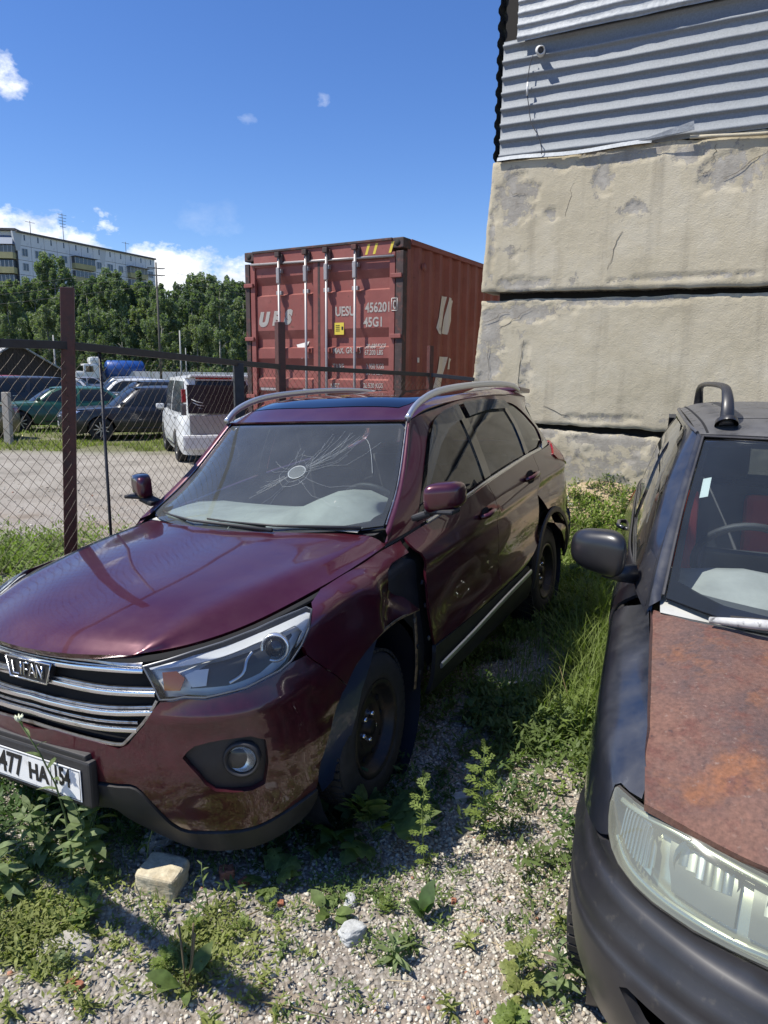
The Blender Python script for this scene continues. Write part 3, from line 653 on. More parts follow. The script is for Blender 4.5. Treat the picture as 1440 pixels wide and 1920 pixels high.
# side wall running back from the corner, with roof
mat('side_brick', (.23, .13, .09), .9, noise=(8, .3))
sw_ = MB(); c = Vector(wpos(-1.0, 2.0, -3.3))-GL; sw_.box(c, (.25, 5.8, 3.9), Rw_); sw_.build('side_wall', slab_m, garage)
# crumbled lintel stub between the slabs, orange foam in the gap
mat('foam', (.42, .15, .05), .9, noise=(50, .4))
fm = MB()
for k in range(14): fm.box(Vector(wpos(.42+.045*k*.6+random.uniform(-.02, .02), 3.985-.0*k+random.uniform(-.01, .02), random.uniform(-.05, -.02)))-GL, (.05, .04, .035), rotm('Z', random.uniform(0, 90)), bev=.01)
fm.build('foam_filling', MATS['foam'], garage)
# cracks in the plaster
rc = random.Random(9)
for (s, z, ds, dz, o) in ((.98, 3.86, -.03, -.14, .026), (.86, 3.62, .09, .02, .026), (-.30, 3.70, -.05, -.30, .026), (1.05, 3.55, .42, .24, .026), (-.95, 3.66, .16, -.02, .026), (-.76, 2.20, -.03, -.72, -.02), (-1.22, 2.38, .30, .12, -.02), (-1.05, 2.3, .35, .22, -.02), (-1.16, 2.15, .04, -.45, -.02), (-.5, 1.5, .3, -.1, -.02), (.2, 3.2, -.12, -.35, .026)):
    n = 9; pts = []
    for i in range(n): f = i/(n-1); pts.append(Vector(wpos(s+ds*f+rc.uniform(-.014, .014), z+dz*f+rc.uniform(-.014, .014), o-.006))-GL)
    q = MB(); q.tube(pts, [.0007+.0016*math.sin(math.pi*min(.9, .1+i/(n-1))) for i in range(n)], 4, flat=1.0); q.build('crack', MATS.get('crack_shadow') or mat('crack_shadow', (.10, .085, .065), .95), garage)
# corrugated cladding
galv = mat('galvanised', (.20, .217, .235), .68, .15, noise=(70, .16), alt=[((.20, .22, .24), 3.5, .45, .7), ((.14, .14, .14), 1.9, .66, .8)], bump=(60, .12, .004))
galv2 = mat('galvanised_bright', (.28, .30, .32), .62, .2, noise=(30, .14), alt=((.24, .26, .28), 2.5, .45, .7), bump=(5, .5, .03))
def cladding(name, s0, s1, z0, z1, pitch, depth, o, m, seed, tilt=0, wav=.006, ridge=.3, label=None):
    zs = []; os_ = []; z = 0
    while z < z1-z0:
        for dz, d in ((0, 0), (.02, 0), (.025, depth), (.025+pitch*ridge, depth), (.040+pitch*ridge, 0)):
            if z+dz <= z1-z0: zs.append(z+dz); os_.append(d)
        z += pitch
    zs.append(z1-z0); os_.append(0)
    ss = np.arange(s0, s1+.01, .08); zs = np.array(zs); os_ = np.array(os_)
    A, B = np.meshgrid(ss, zs); O = o+os_[:, None]+(vnoise(A, B, 1.5, 4, .6, seed)-.5)*wav*4+(vnoise(A, B, 6, 3, .6, seed+1)-.5)*wav
    Z = z0+B+tilt*(A-s0)+(vnoise(A, B*0, 2, 3, .6, seed+2)-.5)*wav
    ed = np.clip(1-B/.04, 0, 1); Z = Z+ed*(vnoise(A, A*0, 3, 3, .6, seed+4)-.5)*.02
    P_ = W0+WD*A[..., None]+WN*O[..., None]; P_ = P_+np.stack([0*Z, 0*Z, Z], -1)-np.array(GL)
    idx = np.arange(A.size).reshape(A.shape); T = np.stack([idx[:-1, :-1], idx[:-1, 1:], idx[1:, 1:], idx[1:, :-1]], -1).reshape(-1, 4)
    me = fast_mesh(name, P_.reshape(-1, 3), T, m); return obj(name, me, None, garage, label=label)
cladding('cladding_sheet', -1.09, 5.4, 3.995, 5.10, .146, .026, .012, galv, 21, -.028, .006, .16)
cladding('cladding_sheet', -.92, 5.4, 5.035, 6.7, .105, .014, .10, galv2, 31, -.020, .012, .2, label='upper dented cladding sheet overlapping the lower one')
# flashing strip at the foot, one end lifted
fs = MB(); pts = [wpos(s, 3.985-.028*(s+1.16)+.012*math.sin(s*5), .062) for s in np.linspace(-1.10, .42, 12)]
V = []; 
for i, p in enumerate(pts): V += [p-np.array([0, 0, .012]), p+np.array([0, 0, .028])-WN*.02]
V = [v-np.array(GL) for v in V]; fs.add(V, [(2*i, 2*i+2, 2*i+3, 2*i+1) for i in range(11)])
t0 = wpos(.30, 3.97, .062); fs.add([v-np.array(GL) for v in (t0, wpos(.78, 4.055, .11), wpos(.79, 3.98, .10), wpos(.42, 3.955, .06))], [(0, 3, 2, 1)]); fs.build('flashing', galv2, garage)
pp = MB(); pp.tube([Vector(wpos(s, 3.93+.03*math.sin(s*3)-.02*s, .05))-GL for s in np.linspace(.75, 5.2, 26)], .016, 7); pp.build('mortar_ledge', slab_m, garage)
# side cladding seen edge-on, roof deck
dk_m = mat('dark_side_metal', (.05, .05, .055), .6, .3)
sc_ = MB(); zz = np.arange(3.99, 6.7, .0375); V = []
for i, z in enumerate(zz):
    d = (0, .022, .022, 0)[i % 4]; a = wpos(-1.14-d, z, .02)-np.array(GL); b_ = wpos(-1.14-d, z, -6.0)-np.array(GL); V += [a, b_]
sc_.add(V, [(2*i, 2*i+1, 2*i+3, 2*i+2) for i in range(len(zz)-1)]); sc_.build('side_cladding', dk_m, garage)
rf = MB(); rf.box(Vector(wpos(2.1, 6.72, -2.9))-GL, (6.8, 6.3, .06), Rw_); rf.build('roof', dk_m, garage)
iw = MB(); iw.box(Vector(wpos(2.1, 5.35, -.14))-GL, (6.4, .2, 2.68), Rw_); iw.build('cladding_backing', MATS['slab_joint'], garage)
# camera on the cladding
wht = mat('white_plastic', (.62, .62, .60), .4, noise=(40, .15))
cp = Vector(wpos(-.665, 4.925, .0)); cctv = thing('security_camera', 'small white security camera fixed to the corrugated cladding with a hanging cable', 'camera', tuple(cp))
def wv(s, z, o): return Vector(wpos(s, z, o))-cp
q = MB(); q.lathe([(.0, 0), (.045, 0), (.045, .018), (.02, .03), (.02, .07)], 20, Matrix.Translation(wv(-.69, 4.92, .03)) @ Vector(WN).to_track_quat('Z', 'Y').to_matrix().to_4x4()); q.build('mount', wht, cctv)
ax = (Vector(WN)*.75+Vector((0, 0, -.35))+Vector(WD)*.45).normalized(); Mx = Matrix.Translation(wv(-.69, 4.925, .08)) @ ax.to_track_quat('Z', 'Y').to_matrix().to_4x4()
q = MB(); q.lathe([(0, -.05), (.034, -.045), (.040, -.02), (.040, .075), (.036, .085), (.030, .078), (.028, .06), (0, .058)], 24, Mx); q.build('camera_body', wht, cctv)
q = MB(); q.lathe([(.027, .061), (.018, .068), (0, .070)], 20, Mx); q.build('camera_lens', MATS['black_gloss'] if 'black_gloss' in MATS else dk_m, cctv)
cb = [(-.76, 4.9, .07), (-.79, 4.78, .075), (-.80, 4.6, .08), (-.78, 4.45, .07), (-.74, 4.28, .08), (-.66, 4.15, .08), (-.62, 4.02, .075), (-.625, 3.98, .07)]
q = MB(); P_ = cr1(np.array(cb), np.linspace(0, 7, 30)); q.tube([wv(*p) for p in P_], .0045, 6); q.build('cable', MATS['rubber'] if 'rubber' in MATS else dk_m, cctv)
q = MB(); q.tube([wv(-.795, 4.66, .082), wv(-.80, 4.54, .08)], .010, 8); q.build('cable_joint', wht, cctv)
# ================= shipping container =================
CA = math.atan2(9.8675-8.608, -1.898-.1895)
cont = thing('shipping_container', 'rust-red high shipping container with white lettering behind the fence', 'container', (.1895, 8.608, .49), CA)
# local frame: x from the right front corner to the left, y = towards viewer?  (x right->left, -y back)
cred = mat('container_red', (.215, .058, .047), .6, noise=(3, .14), alt=[((.27, .095, .078), 2.0, .45, .72), ((.17, .055, .045), 6, .56, .72), ((.09, .035, .022), 22, .63, .72)], bump=(6, .15, .02))
crus = mat('container_dark', (.045, .028, .026), .7, noise=(14, .35), alt=((.12, .04, .03), 9, .52, .62))
crod = mat('lock_rod', (.36, .33, .32), .5, .5, alt=((.20, .10, .07), 20, .6, .75))
cwht = mat('container_white', (.62, .60, .56), .6, alt=((.35, .20, .16), 30, .62, .7))
cyel = mat('sticker_yellow', (.60, .47, .05), .5)
Wc, Hc, Lc = 2.438, 2.896, 12.19
def cbox(name, c, d, m, par=cont, bev=.006, R=None):
    q = MB(); q.box(c, d, R, bev=bev); return q.build(name, m, par)
bk_ = -1   # local y of the far end is negative? decided below
# front is the plane y=0, the body extends towards +y' = back.  With x pointing left (from viewer) and z up, back is -y.
def B(x, y, z): return (x, -y, z)
cbox('corner_post', B(.05, .05, Hc/2), (.10, .10, Hc-.3), crus); cbox('corner_post', B(Wc-.04, .05, Hc/2), (.075, .10, Hc-.3), crus)
cbox('door_header', B(Wc/2, .04, Hc-.10), (Wc-.32, .08, .17), cred); cbox('top_edge', B(Wc/2, .03, Hc-.015), (Wc-.3, .10, .03), crus); cbox('door_sill', B(Wc/2, .04, .08), (Wc-.32, .08, .15), cred)
for x in (.081, Wc-.081):
    for y in (.089, Lc-.089):
        for z in (.059, Hc-.059):
            q = MB(); q.box(B(x, y, z), (.162, .178, .118), bev=.012); co = q.build('corner_casting', crus, cont)
            if y < 1:
                q = MB(); q.lathe([(.038, 0), (.038, .002), (0, .0021)], 18, Matrix.Translation(Vector(B(x, -.001, z))) @ Matrix.Rotation(-math.pi/2, 4, 'X') @ Matrix.Scale(1.0, 4)); q.build('casting_hole', MATS['slab_joint'], co)
for x in (.02, Wc-.02):
    cbox('top_rail', B(x, Lc/2, Hc-.03), (.06, Lc-.36, .06), cred); cbox('bottom_rail', B(x, Lc/2, .08), (.05, Lc-.36, .16), cred)
# corrugated side walls
def cside(x, sgn):
    ys = []; ds_ = []; y = .12
    while y < Lc-.12:
        for dy, d in ((0, 0), (.072, 0), (.140, .036), (.210, .036)): ys.append(y+dy); ds_.append(d)
        y += .278
    V = []; 
    for yy, d in zip(ys, ds_):
        for z in (.15, Hc-.06): V.append(B(x+sgn*(.012+d), yy, z))
    q = MB(); q.add(V, [(2*i, 2*i+2, 2*i+3, 2*i+1) for i in range(len(ys)-1)]); q.build('side_wall', cred, cont)
cside(0, 1); cside(Wc, -1)
q = MB(); q.box(B(Wc/2, Lc/2, Hc-.03), (Wc-.12, Lc-.2, .02)); q.build('roof', cred, cont)
q = MB(); q.box(B(Wc/2, Lc-.05, Hc/2), (Wc-.12, .05, Hc-.2)); q.build('end_wall', cred, cont)
# doors with pressed profile
prof = [(0, .0), (.18, .0), (.22, .045), (.34, .045), (.44, 0), (1.00, 0), (1.02, .045), (1.10, .045), (1.19, 0), (1.32, 0), (1.36, .045), (1.44, .045), (1.56, 0), (1.68, 0), (1.72, .045), (1.82, .045), (1.92, 0), (2.56, 0)]
prof = [(0, 0), (.05, 0), (.38, 0), (.40, .045), (.52, .045), (.62, 0), (.73, 0), (.75, .045), (.90, .045), (.99, 0), (1.10, 0), (1.12, .045), (1.28, .045), (1.37, 0), (1.50, 0), (1.515, .045), (1.62, .045), (1.73, 0), (2.17, 0), (2.19, .045), (2.31, .045), (2.41, 0), (2.59, 0)]
def door(x0, x1, name):
    q = MB(); V = []; z0 = .155
    for z, d in prof:
        for x in (x0+.06, x1-.06): V.append(B(x, .030+d*.9, z0+z))
    q.add(V, [(2*i, 2*i+1, 2*i+3, 2*i+2) for i in range(len(prof)-1)])
    do = q.build(name, cred, cont)
    cbox('door_stile', B(x0+.045, .03, z0+1.295), (.075, .05, 2.58), cred, do); cbox('door_stile', B(x1-.045, .03, z0+1.295), (.075, .05, 2.58), cred, do)
    cbox('door_rail', B((x0+x1)/2, .032, z0+2.56), (x1-x0-.02, .045, .05), cred, do)
    return do
dR = door(.105, Wc/2-.008, 'door'); dL = door(Wc/2+.008, Wc-.085, 'door')
q = MB(); q.box(B(Wc/2, .012, 1.45), (.035, .02, 2.6), bev=.004); q.build('door_seal', crus, cont)
q = MB(); q.tube([B(.12, -.012, Hc-.205), B(Wc-.12, -.012, Hc-.165)], .016, 8); q.build('cross_bar', crod, cont)
for i, (x, d) in enumerate(((.65, dR), (1.075, dR), (1.395, dL), (1.83, dL))):
    q = MB(); q.tube([B(x, -.035, .06), B(x, -.035, Hc-.06)], .0175, 10); ro = q.build('lock_rod', crod, d)
    for z in (.30, .95, 1.62, 2.35, 2.62):
        cbox('rod_guide', B(x, -.015, z), (.085, .05, .05), crod if z > 2.3 else cred, ro)
    cbox('cam', B(x, -.045, Hc-.075), (.07, .06, .06), crus, ro); cbox('rod_sleeve', B(x, -.04, Hc-.33), (.05, .045, .20), crod, ro, bev=.012); cbox('cam_keeper', B(x-.035, -.01, Hc-.13), (.05, .05, .12), crus, ro)
    cbox('rod_handle', B(x+(.14 if i in (1, 3) else -.14), -.05, 1.12), (.36, .02, .035), crod, ro)
for x, d in ((.085, dR), (Wc-.075, dL)):
    for z in (.35, 1.02, 1.78, 2.47): cbox('hinge', B(x, -.012, z), (.15, .03, .05), cred, d); 
def ctext(body, size, x, z, bold=.004, shear=0, sx_=.8, m=cwht, y=-.0035, name='lettering', par=None):
    me = text_mesh(body, size*1.37, bold=bold, shear=shear, extrude=.0015, sx=sx_)
    for v in me.vertices: X, Z = v.co.x, v.co.y; v.co = Vector((x-X, .0 if y is None else -(y+.0), z+Z))
    for v in me.vertices: v.co.y = v.co.y
    for p_ in me.polygons: pass
    # the skin sinks into the pressings: follow it
    for v in me.vertices:
        d = np.interp(v.co.z-.155, [a for a, _ in prof], [b_*.9 for _, b_ in prof]); v.co.y = -(.026+d)+(.0 if y is None else 0)
    return obj(name, me, m, par or cont)
zt = 2.563-.49+.0
ctext('UESU', .115, .985, 2.04, par=dR); ctext('456201', .115, .54, 2.07, sx_=.78, par=dR); z_ = ctext('0', .105, .135, 2.095, sx_=.74, par=dR, bold=.003)
for v in z_.data.vertices: v.co.y = -.002
q = MB()
for a, b_ in (((.150, 2.075), (.150, 2.215)), ((.150, 2.215), (.075, 2.215)), ((.075, 2.215), (.075, 2.075)), ((.075, 2.075), (.150, 2.075))): q.tube([B(a[0], .001, a[1]), B(b_[0], .001, b_[1])], .004, 4)
q.build('number_frame', cwht, dR)
ctext('45G1', .115, .56, 1.90, par=dR)
ctext('MAX. GROSS', .075, 1.02, 1.585, par=dR, sx_=.72, bold=.002)
ctext('30.480 KGS', .060, .545, 1.640, par=dR, sx_=.72, bold=.0015); ctext('67.200 LBS', .060, .545, 1.565, par=dR, sx_=.72, bold=.0015)
ctext('TARE', .075, 1.05, 1.385, par=dR, sx_=.72, bold=.002); ctext('3.950 KGS', .060, .545, 1.40, par=dR, sx_=.72, bold=.0015); ctext('8.710 LBS', .060, .545, 1.325, par=dR, sx_=.72, bold=.0015)
ctext('NET', .075, 1.06, 1.14, par=dR, sx_=.72, bold=.002); ctext('26.530 KGS', .060, .56, 1.165, par=dR, sx_=.72, bold=.0015); ctext('58.490 LBS', .060, .56, 1.09, par=dR, sx_=.72, bold=.0015)
ctext('U', .165, 2.235, 1.955, bold=.020, shear=.28, sx_=.95, par=dL); ctext('E', .165, 2.00, 1.965, bold=.016, shear=.28, sx_=.85, par=dL); ctext('S', .165, 1.80, 1.975, bold=.020, shear=.28, sx_=.95, par=dL)
q = MB(); q.add([B(1.62, .030, 1.705), B(1.42, .030, 1.735), B(1.50, .030, 1.60), B(1.53, .030, 1.50)], [(0, 1, 2, 3)])
ctri = [(1.63, 1.70), (1.42, 1.74), (1.515, 1.52)]
me = mesh('decal', [(x, -(.026+np.interp(z-.155, [a for a, _ in prof], [b_*.9 for _, b_ in prof]))+.0, z) for x, z in ctri], [(0, 1, 2)], cwht); obj('decal', me, None, dL)
me = mesh('decal', [(x, -(.024+.04), z) for x, z in ((2.09, 1.64), (1.97, 1.66), (1.965, 1.60), (2.085, 1.585))], [(0, 1, 2, 3)], cwht); obj('decal', me, None, dL)
q = MB(); q.box(B(.925, .027, 1.885), (.145, .004, .145)); so = q.build('yellow_plate', cyel, dR)
for k in range(4): q = MB(); q.box(B(.945, .0235, 1.925-.022*k), (.06, .002, .007)); q.build('plate_line', MATS['slab_joint'], so)
q = MB(); q.box(B(.875, .0235, 1.89), (.025, .002, .04)); q.build('plate_mark', MATS['slab_joint'], so)
# hazard stripes on the header
for k in range(3):
    x = .53-.11*k if k < 2 else .20
    me = mesh('hazard_stripe', [B(x, -.0015, Hc-.165), B(x-.035, -.0015, Hc-.165), B(x-.075, -.0015, Hc-.045), B(x-.04, -.0015, Hc-.045)], [(0, 1, 2, 3)], cyel); obj('hazard_stripe', me, None, cont)
# big slanted letters on the side: laid on the outer ridges
def side_letter(strokes):
    for poly in strokes:
        V = []; F = []
        n = 12
        # follow the corrugation: subdivide along y
        (ya0, za0), (ya1, za1), (yb1, zb1), (yb0, zb0) = poly
        for i in range(n+1):
            for j in range(n+1):
                f = i/n; g_ = j/n; y = (ya0+(ya1-ya0)*f)*(1-g_)+(yb0+(yb1-yb0)*f)*g_; z = (za0+(za1-za0)*f)*(1-g_)+(zb0+(zb1-zb0)*f)*g_
                c_ = (y-.12) % .278; d = np.interp(c_, [0, .072, .14, .21, .278], [0, 0, .036, .036, 0]); V.append(B(.012+d-.009, y, z))
        F = [(i*(n+1)+j, (i+1)*(n+1)+j, (i+1)*(n+1)+j+1, i*(n+1)+j+1) for i in range(n) for j in range(n)]; obj('side_lettering', mesh('side_lettering', V, F, cwht), None, cont)
o_ = -.49
side_letter([[(1.02, 2.83+o_), (1.20, 2.83+o_), (1.08, 2.36+o_), (.92, 2.42+o_)], [(1.24, 2.83+o_), (1.42, 2.80+o_), (1.22, 2.35+o_), (1.11, 2.36+o_)], [(.92, 2.42+o_), (1.08, 2.42+o_), (1.10, 2.33+o_), (.96, 2.35+o_)]])
side_letter([[(1.00, 2.06+o_), (1.24, 2.06+o_), (1.10, 1.60+o_), (.88, 1.60+o_)], [(1.28, 2.05+o_), (1.42, 2.04+o_), (1.30, 1.90+o_), (1.24, 1.90+o_)]])
q = MB(); q.box(B(.004, .42, 1.51), (.006, .045, .06)); q.build('side_plate', cwht, cont)
q = MB(); q.lathe([(.05, 0), (.05, .01), (0, .011)], 16, Matrix.Translation(Vector(B(-.002, .50, 2.62))) @ Matrix.Rotation(-math.pi/2, 4, 'Y')); q.build('vent_cover', cred, cont)
blk = mat('block_concrete', (.30, .29, .27), .9, noise=(10, .25))
for i, (x, y) in enumerate(((.15, .15), (Wc-.15, .15), (.15, Lc-.2), (Wc-.15, Lc-.2))):
    p_ = cont.matrix_basis @ Vector(B(x, y, 0)) if False else Vector((.1895+math.cos(CA)*x+math.sin(CA)*y, 8.608+math.sin(CA)*x-math.cos(CA)*y, 0))
    zt_ = float(terr(p_.x, p_.y)); q = MB(); q.box((0, 0, (.49+zt_)/2-zt_-.02+.0), (.4, .4, .49-zt_+.03), bev=.01)
    bo = q.build('concrete_block', blk); bo.location = (p_.x, p_.y, zt_); bo.rotation_euler = (0, 0, CA)
    tag(bo, ['grey concrete block under the right front corner of the red container', 'grey concrete block under the left front corner of the red container', 'grey concrete block under the far right corner of the red container', 'grey concrete block under the far left corner of the red container'][i], 'block', 'concrete blocks under the container')
# ================= chain-link fence =================
fence = thing('chain_link_fence', 'chain-link fence on brown steel posts with a dark rail behind the maroon SUV', 'fence', (-1.71, 3.90, 0))
fp = mat('post_paint', (.070, .015, .009), .5, noise=(30, .3), alt=((.035, .014, .011), 12, .52, .7), bump=(45, .3, .004), coat=.1, coatr=.2)
fd = mat('rail_dark', (.022, .022, .026), .5, noise=(20, .3)); fw = mat('wire', (.085, .072, .06), .55, .5)
FO = Vector((-1.71, 3.90, 0))
def lean(p, top): return p
posts = [((-1.71, 3.90), 2.24, fp, .068), ((-1.145, 5.60), 1.885, fd, .075), ((-.905, 6.20), 2.24, fp, .068), ((.492, 8.02), 2.135, fp, .055)]
for (x, y), h, m, w in posts:
    zg = float(terr(x, y)); q = MB(); q.box(Vector((x, y, (h+zg)/2-.05))-FO, (w, w, h-zg+.1), rotm('Z', 20 if y < 6.1 else 36), bev=.004)
    if y < 5: q.V = [(v[0]+.058*(v[2]-1.95), v[1], v[2]) for v in q.V]      # this post stands out of plumb
    q.build('post', m, fence)
# thin intermediate rod
q = MB(); q.tube([Vector((-1.635, 4.13, 0))-FO, Vector((-1.635, 4.13, 1.93))-FO], .009, 6); q.build('rod', fd, fence)
q = MB(); q.tube([Vector((-2.2, 2.9, -.05))-FO, Vector((-1.68, 1.42, 2.2))-FO], .048, 4, up=(0, 0, 1)); q.build('post', fp, fence, label='unseen fence post at the left, leaned over to cast the diagonal stripe shadow')  # post added out of frame, leaned so its shadow draws the ground stripe
RL = [(-2.13, 2.78, 1.92), (-1.71, 3.90, 1.942), (-1.145, 5.60, 1.885), (-.905, 6.20, 1.868), (.492, 8.02, 1.82), (.98, 7.93, 1.775)]
for a, b_ in zip(RL[:-1], RL[1:]):
    a = Vector(a); b_ = Vector(b_); d = (b_-a); L = d.length; R = d.to_track_quat('X', 'Z').to_matrix(); q = MB(); q.box((a+b_)/2-FO, (L, .040, .042), R, bev=.003); q.build('rail', fd, fence)
def wires(a, b_, zt, zb, seed):
    """diamond mesh between two rail points"""
    a = Vector(a); b_ = Vector(b_); L = (b_-a).xy.length; H = zt-zb; ux = (b_-a).xy.normalized(); nrm = Vector((-ux.y, ux.x, 0)); p = .0495*1.4142; V = []; T = []; r = .0013
    rnd = random.Random(seed)
    def P(s, z): # sag and buckle
        zz = zb+z; k = math.sin(s/L*math.pi); top = (a.z+(b_.z-a.z)*s/L)-.02
        bu = .020*math.sin(s*2.3+seed)*math.sin(z*1.9)+.008*math.sin(s*7+z*5)
        zz = zb+z*(top-zb)/H
        return Vector((a.x+ux.x*s, a.y+ux.y*s, zz))+nrm*bu-FO
    for sgn in (1, -1):
        k = -int(H/p)-1
        while k*p < L+H:
            s0 = k*p; pts = []
            n = max(2, int(H/p*2))
            for j in range(n+1):
                z = H*j/n; s = s0+z if sgn == 1 else s0+H-z+0
                s_ = s if sgn == 1 else s
                if 0 <= s_ <= L: pts.append(P(s_, z)+nrm*(.002*(1 if (j % 2) == (sgn == 1) else -1)))
            if len(pts) > 1:
                base = len(V)
                for i, q_ in enumerate(pts):
                    tn_ = (pts[min(i+1, len(pts)-1)]-pts[max(i-1, 0)]).normalized(); aa = tn_.cross(nrm).normalized()
                    for c_, s2 in ((1, 0), (-.5, .87), (-.5, -.87)): V.append(q_+(aa*c_+nrm*s2)*r)
                for i in range(len(pts)-1):
                    for c_ in range(3): T.append((base+i*3+c_, base+(i+1)*3+c_, base+(i+1)*3+(c_+1) % 3, base+i*3+(c_+1) % 3))
            k += 1
    me = fast_mesh('wire_mesh', np.array([tuple(v) for v in V]), np.array(T), fw, True); tag(obj('wire_mesh', me, None, fence), kind='stuff')
for i, (a, b_) in enumerate(zip(RL[:-1], RL[1:])): wires(a, b_, (a[2]+b_[2])/2, .08 if i != 4 else .5, i+1)
# ================= shared car materials =================
mat('maroon_paint', (.062, .0055, .015), .30, .35, 1.0, .015, noise=(2.5, .08), alt=((.26, .20, .20), 170, .71, .76), dust=((.18, .11, .11), .13))
mat('maroon_lower', (.050, .0045, .011), .32, .3, 1.0, .03, noise=(30, .25), alt=((.12, .07, .06), 90, .64, .74), dust=((.16, .11, .10), .16))
mat('black_plastic', (.018, .018, .02), .5, noise=(12, .3), dust=((.16, .15, .14), .35))
mat('black_gloss', (.006, .006, .007), .08, coat=1)
mat('black_void', (.006, .006, .006), .9)
mat('rubber', (.022, .021, .020), .75, noise=(20, .4), dust=((.12, .10, .08), .4))
mat('steel_rim', (.03, .028, .028), .4, .5, alt=((.09, .055, .035), 18, .5, .75))
mat('chrome', (.75, .76, .78), .13, 1.0, dust=((.4, .38, .35), .35))
mat('dull_chrome', (.42, .42, .42), .32, 1.0, alt=((.2, .17, .14), 30, .5, .7))
mat('rail_silver', (.62, .64, .66), .3, .8)
mat('dash_grey', (.42, .42, .39), .8, noise=(6, .2))
mat('seat_dark', (.028, .028, .03), .75, noise=(15, .3))
mat('headliner', (.16, .155, .15), .9)
mat('white_paint_plate', (.72, .73, .72), .35, coat=.4, alt=((.30, .28, .25), 14, .52, .8))
mat('ink_black', (.01, .01, .01), .5)
mat('amber', (.62, .16, .02), .3, coat=.3); mat('lamp_silver', (.62, .63, .64), .38, .35)
mat('red_lens', (.25, .008, .008), .2, coat=.8)
mat('lamp_grey', (.16, .165, .17), .35, .6)
mat('lamp_chrome', (.78, .79, .8), .26, .85)
mat('lamp_dark', (.03, .032, .035), .35)
mat('bare_edge', (.24, .16, .08), .5, alt=((.05, .03, .02), 26, .45, .6))
mat('liner_dark', (.012, .014, .022), .45)
mat('sunroof', (.004, .004, .005), .04, coat=1)
mat('crack_white', (.42, .46, .47), .4)
glass_mat('car_glass', (.50, .57, .57), 1.25, .0, .05)
glass_mat('windscreen_glass', (.66, .74, .75), 1.3, .0, .09, (.46, .50, .52))
glass_mat('side_glass', (.16, .18, .18), 1.6, .0, .03)
glass_mat('deflector', (.22, .22, .21), 1.4, .02, .12)
glass_mat('lens_clear', (.93, .95, .95), .9, .0, .03)
glass_mat('ball_glass', (.9, .92, .92), 2.2, .02)
M = MATS
def wheel(name, parent, loc, side, R=.335, wd=.215, rr=.205, rim_m='steel_rim', style='steel', steer=0):
    """root mesh = tyre, children = rim, nuts; outer face towards side*Y"""
    Mx = Matrix.Translation(Vector(loc)) @ Matrix.Rotation(math.radians(steer), 4, 'Z') @ Matrix.Rotation(-math.pi/2*side, 4, 'X')
    t = MB(); h = wd/2
    prof = [(rr, -h*.8), (rr+.02, -h*.98), (R-.05, -h), (R-.018, -h*.92), (R-.003, -h*.72), (R, -h*.4), (R, h*.4), (R-.003, h*.72), (R-.018, h*.92), (R-.05, h), (rr+.03, h*1.02), (rr+.012, h*.99), (rr, h*.86)]
    t.lathe(prof, 56, Mx)
    for k in range(56):      # tread blocks
        a = 2*math.pi*k/56
        for hh, da in ((-.62, 0), (0, .5), (.62, 0)):
            aa = a+da*2*math.pi/56
            p = Mx @ Vector(((R+.002)*math.cos(aa), (R+.002)*math.sin(aa), hh*h)); Rm = (Mx @ Matrix.Rotation(aa, 4, 'Z')).to_3x3()
            t.box(p, (.012, R*.085, h*.45), Rm)
    ty = t.build('tyre', M['rubber'], parent)
    r = MB()
    if style == 'steel':
        r.lathe([(rr+.004, h*.95), (rr-.006, h*1.0), (rr-.018, h*.9), (rr-.028, h*.55), (rr-.045, h*.42), (rr-.075, h*.52), (.098, h*.66), (.085, h*.50), (.06, h*.46), (.036, h*.52), (.034, h*.75), (.0, h*.76)], 48, Mx)
        for k in range(10):
            a = 2*math.pi*k/10; p = Mx @ Vector(((rr-.062)*math.cos(a), (rr-.062)*math.sin(a), h*.50)); Rm = (Mx @ Matrix.Rotation(a, 4, 'Z')).to_3x3()
            Mh = Mx @ Matrix.Translation(Vector(((rr-.060)*math.cos(a), (rr-.060)*math.sin(a), h*.50)))
        rim = r.build('rim', M[rim_m], parent)
        for k in range(10):
            hh = MB(); a = 2*math.pi*k/10; Mh = Mx @ Matrix.Translation(Vector(((rr-.062)*math.cos(a), (rr-.062)*math.sin(a), h*.485)))
            hh.lathe([(.013, 0), (.013, .006), (0, .0061)], 12, Mh)
            hh.build('rim_hole', M['black_void'], parent)
    else:
        r.lathe([(rr+.004, h*.95), (rr-.008, h*1.0), (rr-.02, h*.8), (rr-.03, h*.1), (rr-.03, -h*.5), (.0, -h*.5)], 40, Mx)
        for k in range(10):
            a = 2*math.pi*k/10; Rm = (Mx @ Matrix.Rotation(a, 4, 'Z')).to_3x3(); p = Mx @ Vector(((rr*.55)*math.cos(a), (rr*.55)*math.sin(a), h*.72)); r.box(p, (rr*.9, .022, .03), Rm, bev=.005)
        r.lathe([(.05, h*.4), (.05, h*.85), (0, h*.88)], 20, Mx)
        rim = r.build('rim', M[rim_m], parent)
    for k in range(5 if R > .3 and style == 'steel' else 0):
        a = 2*math.pi*k/5+.3; Mn = Mx @ Matrix.Translation(Vector((.057*math.cos(a), .057*math.sin(a), h*.46)))
        n = MB(); n.lathe([(.013, 0), (.013, .016), (.009, .024), (0, .025)], 8, Mn); n.build('wheel_nut', M['chrome'], parent)
    return ty
